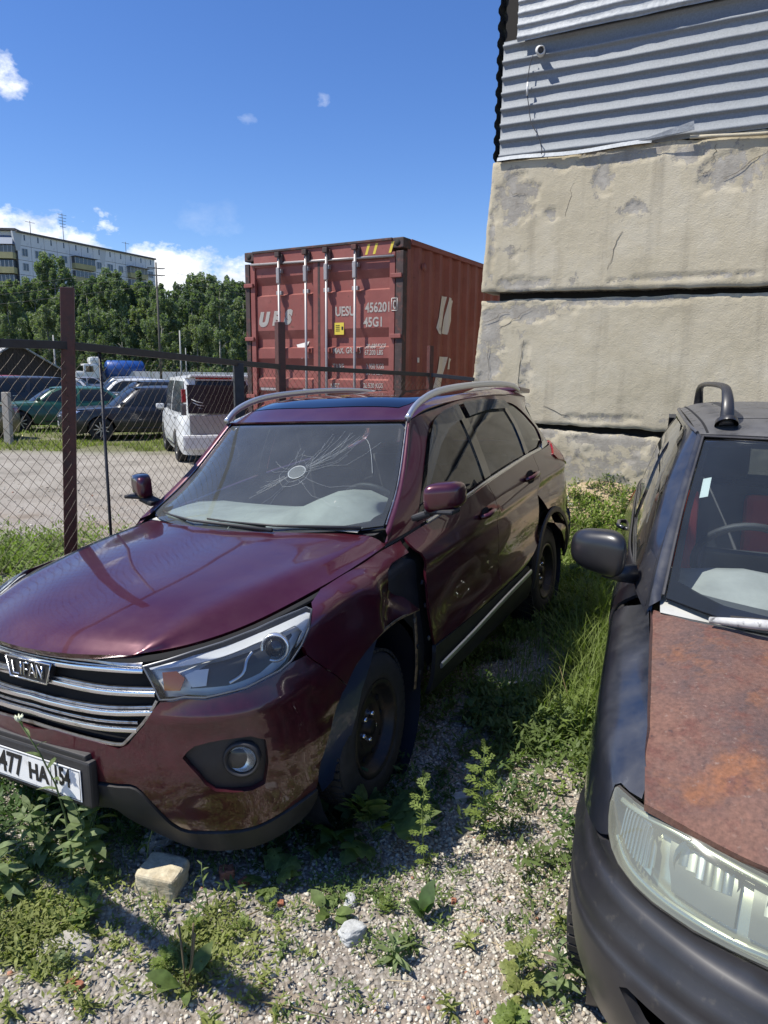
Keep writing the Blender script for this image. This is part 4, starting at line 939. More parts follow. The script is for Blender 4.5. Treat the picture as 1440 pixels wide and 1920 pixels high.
# ================= maroon SUV =================
SUV_M = [[-0.47254, 0.87915, -0.06166, -0.74197], [-0.88089, -0.47332, 0.00233, 3.13007], [-0.02713, 0.05542, 0.99809, -0.03295], [0, 0, 0, 1]]
suv = thing('suv', 'dark maroon SUV with dented front fender and cracked windscreen parked beside the chain-link fence', 'car', mw=SUV_M)
PA = M['maroon_paint']
sx = lambda x, z, u0=8, v0=3: tuple(uv_side(SB, x, z, u0, v0))
# --- bumper ---
HL = [(2.08, 5.11), (2.17, 4.4), (2.27, 3.74), (2.48, 3.74), (2.68, 3.80), (3.05, 3.72), (3.41, 3.78), (3.85, 3.82), (4.24, 3.92), (4.5, 3.95), (4.71, 4.06), (4.93, 4.35), (5.08, 4.70), (5.21, 5.28), (5.12, 5.47), (4.96, 5.49), (4.55, 5.60), (4.14, 5.63), (3.5, 5.65), (2.94, 5.62), (2.5, 5.4)]
GR = [(0, 2.74), (.4, 2.68), (1.08, 2.60), (1.45, 2.52), (1.62, 2.60), (1.95, 3.01), (2.12, 3.4), (2.25, 3.74)]
ARCHF = cs([(5.03, .86), (5.10, 1.45), (5.31, 2.03), (5.58, 2.6), (5.99, 2.96), (6.44, 3.21), (7.13, 3.32), (7.83, 3.15)], 3)
FOG = cs([(2.50, 2.38), (2.72, 2.58), (3.25, 2.66), (3.8, 2.64)], 2)+cs([(4.07, 2.50), (4.08, 2.1), (3.98, 1.62)], 2)+cs([(3.7, 1.56), (2.95, 1.66), (2.69, 2.05)], 2)
bump_out = [(0, 2.60), (0, 1.78)]+cs([(.8, 1.78), (1.32, 1.79), (1.66, 1.77), (1.91, 1.31), (2.23, .60), (2.72, .50), (3.75, .50), (4.64, .74), (5.03, .86)], 3)+ARCHF[1:10]+[(5.72, 2.66), (5.35, 3.35), (5.02, 4.02)]+[(4.71, 4.02), (4.5, 3.90), (4.24, 3.87), (3.85, 3.77), (3.41, 3.73), (3.05, 3.67), (2.68, 3.75), (2.48, 3.69), (2.27, 3.69)]+GR[::-1][1:-1]
def bump_disp(u, v, P, N):
    a = np.exp(-((u-3.3)/1.3)**2-((v-3.15)/.28)**2)*.014      # crease under the lamp
    b = -np.exp(-((u-2.7)/.5)**2-((v-1.15)/.35)**2)*.010
    w = np.clip((u-4.6)/.8, 0, 1)*(.003*np.sin(7*u+5*v)+.002*np.sin(13*v))   # crumple near the arch
    return N*(a+b+w)[..., None]
panel('front_bumper', SB, bump_out, M['maroon_lower'], suv, [FOG], both=True, disp=bump_disp, gap=.0015, rim=.02)
lipo = [(0, 1.74), (0, .9)]+cs([(.9, .9), (1.22, 1.0), (1.47, .25), (2.25, -.15), (3.26, -.2), (4.66, -.1), (5.0, .3), (5.03, .82)], 3)+cs([(4.64, .70), (3.75, .46), (2.72, .46), (2.23, .55), (1.91, 1.26), (1.66, 1.72), (1.32, 1.74), (.8, 1.74)], 3)
panel('bumper_lip', SB, lipo, M['black_plastic'], suv, both=True, off=.006, rim=.03)
# --- fog lamps ---
for s in (1, -1):
    panel('fog_surround', SB, FOG, M['black_plastic'], suv, [cs([(3.30+.26*math.cos(a)*.95, 2.2+.30*math.sin(a)) for a in np.linspace(0, 2*math.pi, 12, endpoint=False)], 2, True)] if False else [], off=-.022, gap=-.004, side=s, rim=0)
    c = SB(3.53, 2.23); n = SB.normal(3.53, 2.23); n = n*.55+np.array([.83, .1, 0])*.45; n /= np.linalg.norm(n)
    c = c*[1, s, 1]; n = n*[1, s, 1]; q = Vector(n).to_track_quat('Z', 'Y').to_matrix().to_4x4(); Mx = Matrix.Translation(Vector(c-n*.028)) @ q
    f = MB(); f.lathe([(.062, -.01), (.062, .022), (.052, .026), (.048, .0)], 28, Mx); fo = f.build('fog_lamp', M['black_plastic'], suv)
    f = MB(); f.lathe([(.046, .012), (.03, .002), (.0, -.004)], 24, Mx); f.build('reflector', M['lamp_chrome'], fo)
    f = MB(); f.lathe([(.049, .014), (.036, .022), (.018, .026), (0, .027)], 24, Mx); f.build('lens', M['lens_clear'], fo)
# --- grille ---
grille_out = [(0, 5.75), (0, 2.74)]+GR[1:]+[(2.27, 3.74), (2.17, 4.4), (2.08, 5.11), (2.0, 5.45), (1.3, 5.75)]
gb = panel('grille', SB, grille_out, M['black_void'], suv, both=True, off=-.035, rim=0, gap=-.003)
def both_bar(name, pts, w, m, off, th, taper=None):
    pts = [(-p[0], p[1]) for p in pts[::-1] if p[0] > 0]+pts
    def S2(u, v):
        u = np.asarray(u, float); P = SB(np.abs(u), v); P = P.copy(); P[..., 1] *= np.where(u < 0, -1, 1); return P
    class W_:
        def __call__(s, u, v): return S2(u, v)
        def normal(s, u, v):
            u = np.asarray(u, float); N = SB.normal(np.maximum(np.abs(u), 1e-3), v).copy(); N[..., 1] *= np.where(u < 0, -1, 1); return N
    return strip(name, W_(), pts, w, m, gb, off=off, th=th, taper=taper)
BARS = [[(0, 4.96), (.71, 4.93), (1.4, 4.93), (2.05, 4.86)], [(0, 4.15), (.53, 4.10), (1.34, 3.98), (2.18, 3.91)], [(0, 3.34), (.4, 3.30), (1.28, 3.26), (2.14, 3.31)], [(0, 2.92), (.3, 2.90), (1.08, 2.86), (1.80, 2.87)]]
for i, b in enumerate(BARS):
    P = cs(b, 4)
    both_bar('grille_bar', P, .019, M['chrome'], -.012, .012)
    both_bar('grille_bar_shelf', [(p[0], p[1]+.15) for p in P], .012, M['dull_chrome'], -.022, .010)
fr = cs([(0, 2.70), (.5, 2.66), (1.06, 2.61), (1.45, 2.58), (1.6, 2.66), (1.92, 3.04), (2.10, 3.42), (2.2, 3.7)], 4)
both_bar('grille_frame', fr, .012, M['dull_chrome'], -.008, .006)
both_bar('grille_top_trim', cs([(0, 5.55), (.7, 5.52), (1.3, 5.50), (2.05, 5.30)], 4), .022, M['dull_chrome'], -.014, .008)
# emblem: a black chrome-rimmed badge with raised letters
em = MB(); n = SB.normal(.01, 4.8)
badge = [(-.118, .032), (-.095, -.036), (.095, -.036), (.118, .032)]
Mb = Matrix.Translation(Vector((.925, 0, .842))) @ Matrix(((0, 0, 1), (1, 0, 0), (0, 1, 0))).to_4x4() @ Matrix.Rotation(math.radians(-7), 4, 'X')
em.prism(badge, -.02, .004, Mb); eo = em.build('emblem', M['ink_black'], suv)
fr_ = MB()
bp = [Mb @ Vector((x*1.03, y*1.05, .005)) for x, y in badge]; fr_.tube(bp+[bp[0]], .0045, 6); fr_.build('emblem_frame', M['chrome'], eo)
def stroke(pts, w=.0085): fr2 = MB(); fr2.tube([Mb @ Vector((x, y, .009)) for x, y in pts], w/2, 4); fr2.build('letter', M['chrome'], eo)
for pts in ([(-.082, .022), (-.074, -.022), (-.044, -.022)], [(-.034, .022), (-.034, -.022)], [(.008, .022), (-.018, .022), (-.018, -.022)], [(-.018, -.001), (.004, -.001)], [(.008, -.022), (.026, .022), (.044, -.022)], [(.016, -.009), (.036, -.009)], [(.052, -.022), (.052, .022), (.080, -.022), (.080, .022)]): stroke(pts)
# --- number plate ---
npl = MB(); npl.box((.952, 0, .488), (.035, .60, .165), rotm('Y', -4), bev=.01); npl.box((.935, 0, .575), (.05, .56, .03), bev=.006); pf = npl.build('plate_holder', M['black_plastic'], suv)
Mp = Matrix.Translation(Vector((.974, 0, .482))) @ Matrix.Rotation(math.radians(-4), 4, 'Y') @ Matrix(((0, 0, 1), (1, 0, 0), (0, 1, 0))).to_4x4()
p = MB(); p.box((0, 0, 0), (.520, .112, .003), bev=.0012); p.V = [tuple(Mp @ Vector(v)) for v in p.V]; po = p.build('licence_plate', M['white_paint_plate'], suv)
for (tx, sz, x0, y0, sxx) in (('O', .066, -.235, -.029, .9), ('477', .088, -.180, -.035, .80), ('HA', .066, -.014, -.029, .92), ('154', .070, .121, -.014, .66)):
    me = text_mesh(tx, sz*1.25, bold=.0028, extrude=.0008, sx=sxx)
    for v in me.vertices: v.co = Mp @ Vector((v.co.x+x0, v.co.y+y0, v.co.z+.0026))
    obj('plate_lettering', me, M['ink_black'], po)
fl = MB()
for a, b in (((-.255, .051), (.255, .051)), ((.255, .051), (.255, -.051)), ((.255, -.051), (-.255, -.051)), ((-.255, -.051), (-.255, .051)), ((.108, .051), (.108, -.051))): fl.tube([Mp @ Vector((*a, .002)), Mp @ Vector((*b, .002))], .0012, 4)
fl.build('plate_border', M['ink_black'], po)
# --- headlights ---
for s in (1, -1):
    hh = panel('headlight', SB, HL, M['lamp_silver'], suv, off=-.045, rim=0, gap=-.004, side=s)
    # dark inner bezel and its pieces, all recessed behind the lens
    panel('inner_bezel', SB, [(2.75, 3.98), (3.5, 3.95), (4.2, 4.05), (4.66, 4.3), (4.86, 4.75), (4.80, 5.02), (4.1, 5.12), (3.2, 5.10), (2.95, 4.8)], M['lamp_dark'], hh, off=-.036, rim=0, side=s)
    panel('upper_reflector', SB, [(2.14, 5.06), (2.16, 4.90), (2.9, 5.02), (4.1, 5.18), (4.84, 5.10), (5.0, 4.72), (4.86, 4.3), (4.98, 4.42), (5.12, 4.74), (5.2, 5.28), (5.1, 5.44), (4.9, 5.45), (4.1, 5.58), (2.95, 5.56), (2.5, 5.34)], M['lamp_silver'], hh, off=-.014, rim=.006, side=s)
    rb = [tuple(x) for x in np.stack([np.linspace(2.5, 4.85, 34), np.interp(np.linspace(2.5, 4.85, 34), [2.5, 3, 4.1, 4.85], [5.20, 5.30, 5.36, 5.26])], 1)]
    for q in rb[1:-1]:
        P = SB(*q); N_ = SB.normal(*q); b_ = MB(); b_.box(tuple((P-N_*.020)*[1, s, 1]), (.006, .004, .018), None, bev=.001)
        b_.build('reflector_rib', M['lamp_chrome'], hh) if False else None
    panel('indicator', SB, [(2.33, 4.0), (2.62, 3.97), (2.75, 4.45), (2.62, 4.82), (2.36, 4.80)], M['amber'], hh, off=-.010, rim=.01, side=s)
    panel('position_lamp', SB, [(2.82, 4.05), (3.1, 4.05), (3.2, 4.75), (2.95, 4.78), (2.72, 4.6)], M['lamp_silver'], hh, off=-.016, rim=.01, side=s)
    strip('light_guide', SB, cs([(3.55, 4.05), (3.85, 4.25), (3.95, 4.7), (4.05, 4.95)], 4), .010, M['rail_silver'], hh, off=-.03, th=.008, side=s)
    c = SB(4.42, 4.62); n_ = SB.normal(4.42, 4.62)*.4+np.array([.9, .25, 0])*.6; n_ /= np.linalg.norm(n_); c = c*[1, s, 1]; n_ = n_*[1, s, 1]
    Mx = Matrix.Translation(Vector(c-n_*.035)) @ Vector(n_).to_track_quat('Z', 'Y').to_matrix().to_4x4()
    b_ = MB(); b_.lathe([(.050, -.02), (.050, .006), (.046, .012), (.038, .008), (.036, -.01)], 30, Mx); b_.build('projector_ring', M['lamp_chrome'], hh)
    b_ = MB(); b_.lathe([(.036, .0), (.032, .012), (.022, .020), (.01, .024), (0, .025)], 26, Mx); b_.build('projector_lens', M['black_gloss'], hh)
    panel('lens', SB, HL, M['lens_clear'], hh, off=.002, rim=0, gap=.001, side=s)
    strip('lens_edge', SB, HL+HL[:1], .007, M['lamp_grey'], hh, off=.0, th=.004, side=s)
# --- bonnet ---
def hood_disp(u, v, P, N):
    uc = np.interp(v, [0, .6, 1.45, 2.3, 3.0, 4.0, 5.2], [2.75, 2.2, 1.95, 1.9, 2.0, 2.2, 2.5])
    d = np.exp(-((u-uc)/.30)**2)*.010*np.clip(v*2+.3, 0, 1)
    cen = -.004*np.exp(-(u/1.0)**2)
    return N*(d+cen)[..., None]
hood_out = [(0, -.08), (1, -.08), (2, -.04), (2.6, 0), (3, .12)]+[(3.0, v) for v in (.6, 1.2, 2, 3, 4, 4.6, 4.95)]+[(2.7, 5.03), (2, 5.0), (1, 5.0), (0, 5.0)]
panel('bonnet', SH, hood_out, PA, suv, both=True, disp=hood_disp, step=.035, rim=.022, gap=.002)
# dark slot under the bonnet edge
strip('bonnet_seal', SB, cs([(.0, 5.78), (1, 5.78), (1.9, 5.75), (2.9, 5.82), (4.14, 5.83), (5.1, 5.8), (6, 5.82), (7, 5.85), (7.7, 5.88)], 4), .03, M['black_void'], suv, off=-.012, th=.008)
strip('bonnet_seal', SB, cs([(.0, 5.78), (1, 5.78), (1.9, 5.75), (2.9, 5.82), (4.14, 5.83), (5.1, 5.8), (6, 5.82), (7, 5.85), (7.7, 5.88)], 4), .03, M['black_void'], suv, off=-.012, th=.008, side=-1)
# --- fenders ---
def dent(u, v, P, N):
    d = -.055*np.exp(-((u-7.25)/.42)**2-((v-3.95)/.75)**2)-.014*np.exp(-((u-6.1)/.5)**2-((v-4.6)/.6)**2)
    d = d+.010*np.exp(-((u-6.75)/.16)**2-((v-4.1)/1.0)**2)+.012*np.exp(-(((u-7.3)*.8+(v-3.5)*.5)/.16)**2)*np.exp(-((u-7.2)/.7)**2)
    d = d+.003*np.sin(u*5.1+v*2.3)*np.clip(u-5, 0, 1)
    return N*d[..., None]
fend_top = [(5.25, 5.55), (5.6, 5.93), (6, 5.95), (7, 5.97), (7.6, 6.0), (8.05, 5.98)]
fend_left = [(5.02, 4.02), (5.35, 3.35), (5.72, 2.66)]
fend_dented = fend_left+ARCHF[12:]+[(7.68, 3.5), (7.58, 3.78), (7.42, 3.98), (7.25, 4.3), (7.15, 4.75), (7.2, 5.1), (7.4, 5.3), (7.86, 5.32)]+fend_top[::-1]+[(5.22, 5.3), (5.12, 4.72), (4.97, 4.33)]
panel('front_fender', SB, fend_dented, PA, suv, disp=dent, step=.03, rim=.02, label='crumpled front fender torn open behind the wheel')
fend_ok = fend_left+ARCHF[12:]+[(7.95, 2.9), (8.0, 1.6), (8.1, .3), (8.1, 0.9), (8.0, 2.9), (8.01, 4.53), (7.86, 5.32)]+fend_top[::-1]+[(5.22, 5.3), (5.12, 4.72), (4.97, 4.33)]
fend_ok = fend_left+ARCHF[12:]+[(7.9, 2.3), (7.98, 1.2), (8.02, 2.9), (8.0, 4.4), (7.86, 5.32)]+fend_top[::-1]+[(5.22, 5.3), (5.12, 4.72), (4.97, 4.33)]
panel('front_fender', SB, fend_ok, PA, suv, side=-1, rim=.02)
# inner structure seen through the torn fender
panel('inner_fender', SB, [(6.8, 5.4), (6.8, 3.3), (7.5, 3.25), (7.83, 2.6), (7.9, .3), (8.12, .1), (8.05, 2.9), (8.05, 4.5), (7.9, 5.5)], M['black_plastic'], suv, off=-.05, rim=0)
strip('torn_edge', SB, [(7.83, 3.15), (7.80, 2.4), (7.78, 1.6), (7.8, .8)], .018, M['bare_edge'], suv, off=-.03, th=.006)
strip('fender_flange', SB, ARCHF[1:], .012, M['bare_edge'], suv, off=-.010, th=.006)
panel('loose_liner', SB, ARCHF[2:13]+[(6.7, 3.2), (6.43, 2.67), (6.14, 2.23), (6.0, 1.75), (5.8, 1.06), (5.71, .3), (5.3, .1)], mat('navy_liner', (.010, .022, .065), .3, coat=.4), suv, off=-.022, rim=.004, gap=0)
# clips and bolts left along the open arch edge
for u_, v_ in ((5.15, 1.5), (5.34, 2.0), (5.48, 2.35), (5.6, 2.6), (7.74, 2.9), (7.76, 2.2), (7.82, 1.4), (8.02, 3.9), (8.03, 3.1), (8.04, 2.2), (8.04, 1.3)):
    P = SB(u_, v_); N_ = SB.normal(u_, v_); b_ = MB(); b_.box(tuple(P-N_*.016), (.014, .008, .02), rotm('Y', random.uniform(-30, 30)), bev=.002); b_.build('clip', M['lamp_grey' if random.random() < .5 else 'liner_dark'], suv)
# A-pillar foot
panel('cowl_corner', SG, [(-.0, -.1), (1.0, -.12), (1.0, .5), (.55, .9), (.0, .9)], M['black_plastic'], suv, off=-.012, rim=0)
panel('cowl_corner', SG, [(-.0, -.1), (1.0, -.12), (1.0, .5), (.55, .9), (.0, .9)], M['black_plastic'], suv, off=-.012, rim=0, side=-1)
# --- doors ---
SEAMB = [(9.88, 6.0), (9.97, 5.5), (10.03, 4.74), (10.0, 3.7), (9.98, 2.69), (9.92, 1.95)]
SEAMC = [(11.39, 6.0), (11.45, 5.4), (11.42, 4.85), (11.3, 4.3)]
ARCHR = arc_uv(SB, -2.55, .345, .425, 168, 8, 16, 11, 1)
def side_line(u, v, P, N):
    z = P[..., 2]; x = P[..., 0]
    zl = np.interp(-x, [.3, 1, 1.45, 2.1, 2.6, 3.2], [.93, .965, .985, 1.02, 1.05, 1.06])
    d = .012*np.exp(-((z-zl)/.018)**2)-.010*np.exp(-((z-zl+.055)/.05)**2)
    zs = np.interp(-x, [.3, 2.2], [.50, .60]); d = d+.010*np.exp(-((z-zs)/.035)**2)-.012*np.exp(-((z-zs-.10)/.08)**2)
    return N*(d*np.clip((-x-.42)/.25, 0, 1))[..., None]
for s in (1, -1):
    d1 = [(8.1, 5.98), (8.0, 5.32), (8.06, 4.53), (8.04, 2.91), (8.1, 1.95)]+[(9.0, 1.95)]+SEAMB[::-1]+[(9.0, 6.0)]
    panel('front_door', SB, d1, PA, suv, side=s, disp=side_line)
    d2 = SEAMB+[(10.6, 2.0)]+[q for q in ARCHR if q[0] < 11.35 and q[1] > 2.0]+SEAMC[::-1]+[(10.7, 6.0)]
    panel('rear_door', SB, d2, PA, suv, side=s, disp=side_line)
    q = [q for q in ARCHR if q[0] >= 11.30]
    d3 = SEAMC+q[:-2]+[(13.2, 2.0), (13.6, 2.6), (13.5, 4.2), (13.35, 5.2), (13.3, 6.0), (12.3, 6.0)]
    panel('quarter_panel', SB, d3, PA, suv, side=s, disp=side_line)
    # sill and arch cladding
    panel('sill', SB, [(8.1, 0.0), (8.1, 1.93), (9.0, 1.92), (9.92, 1.92), (10.75, 1.96), (10.9, 1.2), (10.95, .1)], M['black_plastic'], suv, off=.004, side=s, rim=.02)
    strip('sill_trim', SB, cs([(8.2, 1.22), (9.2, 1.45), (10.0, 1.60), (10.78, 1.72)], 6), .032, M['rail_silver'], suv, off=.012, th=.01, side=s)
    strip('arch_trim', SB, [tuple(x) for x in arc_uv(SB, -2.55, .345, .447, 172, 0, 22, 11, 1)], .045, M['black_plastic'], suv, off=.004, th=.012, side=s)
    strip('belt_trim', SB, cs([(8.45, 6.02), (9.2, 6.04), (10.0, 6.05), (11.0, 6.05), (11.9, 6.06)], 6), .022, M['chrome'], suv, off=.004, th=.008, side=s)
    panel('rear_trim', SG, [(5.15, -.04), (5.65, .0), (5.72, .35), (5.38, .32), (5.2, .1)], M['chrome'], suv, off=.010, rim=.006, side=s)
    for (u_, v_) in ((9.60, 5.02), (11.05, 5.22)):
        P = SB(u_, v_); N_ = SB.normal(u_, v_); c = MB()
        pts = [SB(u_-.22, v_)+N_*.004, SB(u_-.15, v_)+N_*.038, SB(u_+.10, v_+.02)+N_*.040, SB(u_+.20, v_+.02)+N_*.004]
        c.tube([tuple(p*[1, s, 1]) for p in pts], [.014, .015, .015, .012], 8); ho = c.build('door_handle', PA, suv)
        panel('handle_recess', SB, cs([(u_-.13, v_-.26), (u_+.08, v_-.26), (u_+.10, v_+.2), (u_-.13, v_+.2)], 3, True), M['black_void'], ho, off=.003, rim=0, side=s)
# --- wheel houses, underbody, dark shell ---
und = MB(); und.box((-1.45, 0, .31), (3.5, 1.36, .06))
und.build('underbody', M['black_void'], suv)
sh_out = [(0, 1.2), (4.6, 1.2), (5.2, 2.5), (6, 3.4), (7, 3.5), (7.9, 3.1), (8.2, 1.0), (10.7, 1.2), (11.0, 2.2), (12, 3.2), (13.0, 2.2), (13.2, .6), (16, .6), (16, 6), (8.2, 5.9), (6.6, 5.6), (0, 5.6)]
for s in (1, -1): panel('inner_shell', SB, sh_out, M['black_void'], suv, off=-.06, rim=0, step=.12, side=s)
for s in (1, -1):
    for cx in (0, -2.55):
        w = MB(); Mx = Matrix.Translation(Vector((cx, s*.58, .36))) @ Matrix.Rotation(-math.pi/2*s, 4, 'X')
        w.lathe([(.44, .26), (.44, -.12), (0, -.12)], 36, Mx); w.build('wheel_liner', M['liner_dark'], suv)
for cx, sd, st in ((0, 1, 4), (0, -1, 4), (-2.55, 1, 0), (-2.55, -1, 0)): wheel('wheel', suv, (cx, sd*.742, .337), sd, R=.322, rr=.20, steer=st)
# --- greenhouse ---
GF = cs([(.80, .12), (.88, .9), (.95, 1.6), (1.1, 2.2), (1.45, 2.62), (2.0, 2.80), (2.75, 2.86)], 3)
for s in (1, -1):
    dlo = GF+cs([(3.3, 2.86), (4.3, 2.72), (4.95, 2.55), (5.4, 2.0), (5.72, 1.2), (5.55, .45), (5.1, .12)], 3)+[(4, .06), (3, .06), (2, .06), (1.4, .06)]
    panel('window_frame', SG, [(-.02, 0), (-.02, 1.5), (-.02, 3), (1, 3), (3, 3), (5, 3), (7, 3), (7, 1.5), (7, 0), (5, 0), (2.5, 0)], PA, suv, [dlo], side=s, gap=0, rim=.015, hgap=0)
    gw = [(.86, .10), (.93, .9), (1.0, 1.6), (1.15, 2.17), (1.5, 2.56), (2.0, 2.74), (2.62, 2.80), (2.76, 1.6), (2.92, .10), (2, .10)]
    wf = panel('front_side_window', SG, gw, M['side_glass'], suv, off=-.006, rim=0, side=s)
    gr_ = [(3.10, .10), (2.98, 1.6), (2.86, 2.8), (3.6, 2.78), (4.25, 2.66), (4.30, 1.6), (4.28, .8), (4.2, .10)]
    panel('rear_side_window', SG, gr_, M['side_glass'], suv, off=-.006, rim=0, side=s)
    panel('quarter_window', SG, [(4.36, .16), (4.46, 1.6), (4.42, 2.6), (4.9, 2.45), (5.3, 1.9), (5.6, 1.15), (5.45, .5), (5.0, .18)], M['side_glass'], suv, off=-.006, rim=0, side=s)
    panel('window_pillar', SG, [(2.92, .06), (2.76, 1.6), (2.62, 2.83), (2.86, 2.85), (2.98, 1.6), (3.10, .06)], M['black_gloss'], suv, off=.002, rim=.01, side=s)
    panel('window_divider', SG, [(4.2, .08), (4.30, 1.6), (4.25, 2.7), (4.42, 2.64), (4.46, 1.6), (4.36, .1)], M['black_gloss'], suv, off=.002, rim=.01, side=s)
    panel('wind_deflector', SG, [(.97, 1.0), (1.02, 1.7), (1.16, 2.2), (1.48, 2.66), (2.0, 2.84), (2.7, 2.90), (2.68, 2.35), (2.1, 2.22), (1.6, 1.85), (1.25, 1.3), (1.05, .85)], M['deflector'], suv, off=.018, rim=0, side=s)
    panel('wind_deflector', SG, [(2.92, 2.35), (2.88, 2.90), (3.6, 2.88), (4.4, 2.74), (4.5, 2.5), (4.42, 2.32), (3.6, 2.42)], M['deflector'], suv, off=.018, rim=0, side=s)
WSO = [(0, .03), (1, .03), (2, .05), (2.93, .10), (2.95, .6), (2.95, 1.2), (2.94, 1.9), (2.8, 1.96), (2, 1.96), (1, 1.96), (0, 1.96)]
ws = panel('windscreen', SW, WSO, M['windscreen_glass'], suv, both=True, rim=0, off=-.004)
# black frit border of the screen
def frit(u0, u1):
    return None
fo = [(0, .03), (2.93, .10), (2.95, 1.2), (2.94, 1.93), (0, 1.96)]
for s in (1, -1):
    panel('screen_border', SW, [(0, .02), (1.5, .03), (2.94, .06), (2.96, 1.2), (2.96, 1.97), (1.5, 1.98), (0, 1.98), (0, 1.90), (2.0, 1.90), (2.82, 1.88), (2.84, 1.1), (2.80, .28), (2.0, .17), (0, .15)], M['black_gloss'], ws, side=s, off=-.009, rim=0)
    # pillar between screen and door
    V = [];
    for v in np.linspace(0, 1, 12):
        a = SW(3.0, v*2)*[1, s, 1]; b = SG(.0, v*3)*[1, s, 1]; mid = (a+b)/2+np.array([.012, .012*s, .006]); V += [a, mid, b+np.array([0, .001*s, 0])]
    F = []
    for i in range(11):
        for j in range(2): k = i*3+j; F.append((k, k+1, k+4, k+3) if s == 1 else (k, k+3, k+4, k+1))
    obj('windscreen_pillar', mesh('windscreen_pillar', V, F, PA, True), None, suv)
    strip('screen_trim', SW, [(2.98, v) for v in np.linspace(.1, 1.97, 14)], .007, M['dull_chrome'], ws, off=.002, th=.003, side=s)
# cracks in the windscreen
ck = SW(.62, 1.17); rn = random.Random(4)
cr_ = MB(); c0 = (.62, 1.17)
def wpt(u, v, o=.002):
    N_ = SW.normal(abs(u), v); P = SW(abs(u), v)+N_*o; return (P[0], P[1]*(1 if u >= 0 else -1), P[2])
for k in range(38):
    a = rn.uniform(0, 2*math.pi)
    if rn.random() < .62: a = rn.choice([rn.gauss(.45, .22), rn.gauss(3.9, .35)])
    L = rn.uniform(.05, .5)*(1.3 if abs(a-.45) < .4 else .8); r0 = rn.uniform(.03, .10); pts = []
    for j in range(6):
        r = r0+L*j/5; b = a+rn.uniform(-.05, .05)+.25*(j/5)**2*(1 if math.cos(a) > 0 else -.5)
        u = c0[0]+r*math.cos(b)*3.3; v = c0[1]+r*math.sin(b)*3.2
        if v > 1.85 or v < .2 or u > 2.8 or u < 0: break
        pts.append(wpt(u, v))
    if len(pts) > 1: cr_.tube(pts, .00028, 3, cap=False)
for r in (.055, .085):
    pts = [wpt(c0[0]+r*rn.uniform(.85, 1.15)*3.3*math.cos(t), c0[1]+r*rn.uniform(.85, 1.15)*3.2*math.sin(t)) for t in np.linspace(0, 2*math.pi, 14)]; cr_.tube(pts, .0004, 3, cap=False)
pts = [wpt(1.75+.55*t, 1.72-.55*t*t) for t in np.linspace(0, 1, 8)]; cr_.tube(pts, .0009, 3, cap=False)
cr_.build('crack', M['crack_white'], ws)
dk = MB(); cpt = Vector(wpt(.62, 1.17, -.004)); Mx = Matrix.Translation(cpt) @ Vector(SW.normal(.62, 1.17)).to_track_quat('Z', 'Y').to_matrix().to_4x4()
dk.lathe([(.045, .002), (.047, .0035), (.045, .005), (.0435, .004)], 26, Mx); dk.build('sticker_ring', M['crack_white'], ws)
glass_mat('crushed_glass', (.66, .72, .72), 1.0, .15, .20, (.5, .55, .55))
dk = MB(); dk.lathe([(.044, .004), (0, .006)], 24, Mx); dk.build('crushed_spot', M['crushed_glass'], ws)
# --- roof ---
SUNR = [(0, .50), (2.15, .58), (2.3, .8), (2.3, 2.9), (2.1, 3.1), (0, 3.1)]
roof_a = [(0, 0), (1.5, 0), (3, 0), (3, 1), (3, 2), (3, 3), (3, 4), (1.5, 4), (0, 4), (0, 3.12), (2.12, 3.12), (2.32, 2.9), (2.32, .8), (2.17, .56), (0, .48)]
panel('roof', SR, roof_a, PA, suv, both=True, rim=.01, gap=0)
panel('sunroof', SR, SUNR, M['sunroof'], suv, both=True, rim=.008, gap=.002, off=.001)
panel('headlining', SR, [(0, .05), (3, .05), (3, 4), (0, 4)], M['headliner'], suv, both=True, off=-.035, rim=0, gap=0, step=.15)
for s in (1, -1):
    rp = [(-.90, .600, 1.566), (-.975, .602, 1.615), (-1.08, .604, 1.652), (-1.25, .606, 1.684), (-1.5, .608, 1.700), (-1.9, .608, 1.706), (-2.3, .606, 1.698), (-2.6, .600, 1.676), (-2.74, .596, 1.640)]
    c = MB(); P = cr1(np.array(rp), np.linspace(0, 8, 33)); c.tube([(x, y*s, z) for x, y, z in P], [.017+.004*math.sin(math.pi*i/32) if i > 0 else .02 for i in range(33)], 10, flat=.8); c.build('roof_rail', M['rail_silver'], suv)
    c = MB(); c.box((-2.98, .40*s, 1.655), (.05, .1, .02)); 
# spoiler, tailgate, rear
sp_ = MB(); sp_.box((-3.12, 0, 1.628), (.26, 1.06, .035), rotm('Y', -6), bev=.012); sp_.build('rear_spoiler', PA, suv)
rg = MB(); 
V = [(-3.05, y, 1.575) for y in np.linspace(-.52, .52, 7)]+[(-3.30, y*1.16, 1.23) for y in np.linspace(-.52, .52, 7)]
obj('rear_window', mesh('rear_window', V, [(i, i+7, i+8, i+1) for i in range(6)], M['side_glass']), None, suv)
panel('tailgate', SB, [(13.62, 6), (13.65, 2.3), (16, 2.3), (16, 6)], PA, suv, both=False, side=1); panel('tailgate', SB, [(13.62, 6), (13.65, 2.3), (16, 2.3), (16, 6)], PA, suv, side=-1)
for s in (1, -1):
    panel('rear_bumper', SB, [(13.25, .1), (13.2, 1.9), (13.65, 2.55), (14, 2.28), (16, 2.28), (16, .1)], M['black_plastic'], suv, side=s, off=.012, rim=.02)
    panel('tail_light', SB, [(12.55, 5.25), (12.45, 5.55), (12.9, 5.98), (13.9, 5.98), (14.3, 5.6), (14.1, 5.0), (13.4, 4.7)], M['red_lens'], suv, side=s, off=.010, rim=.012)
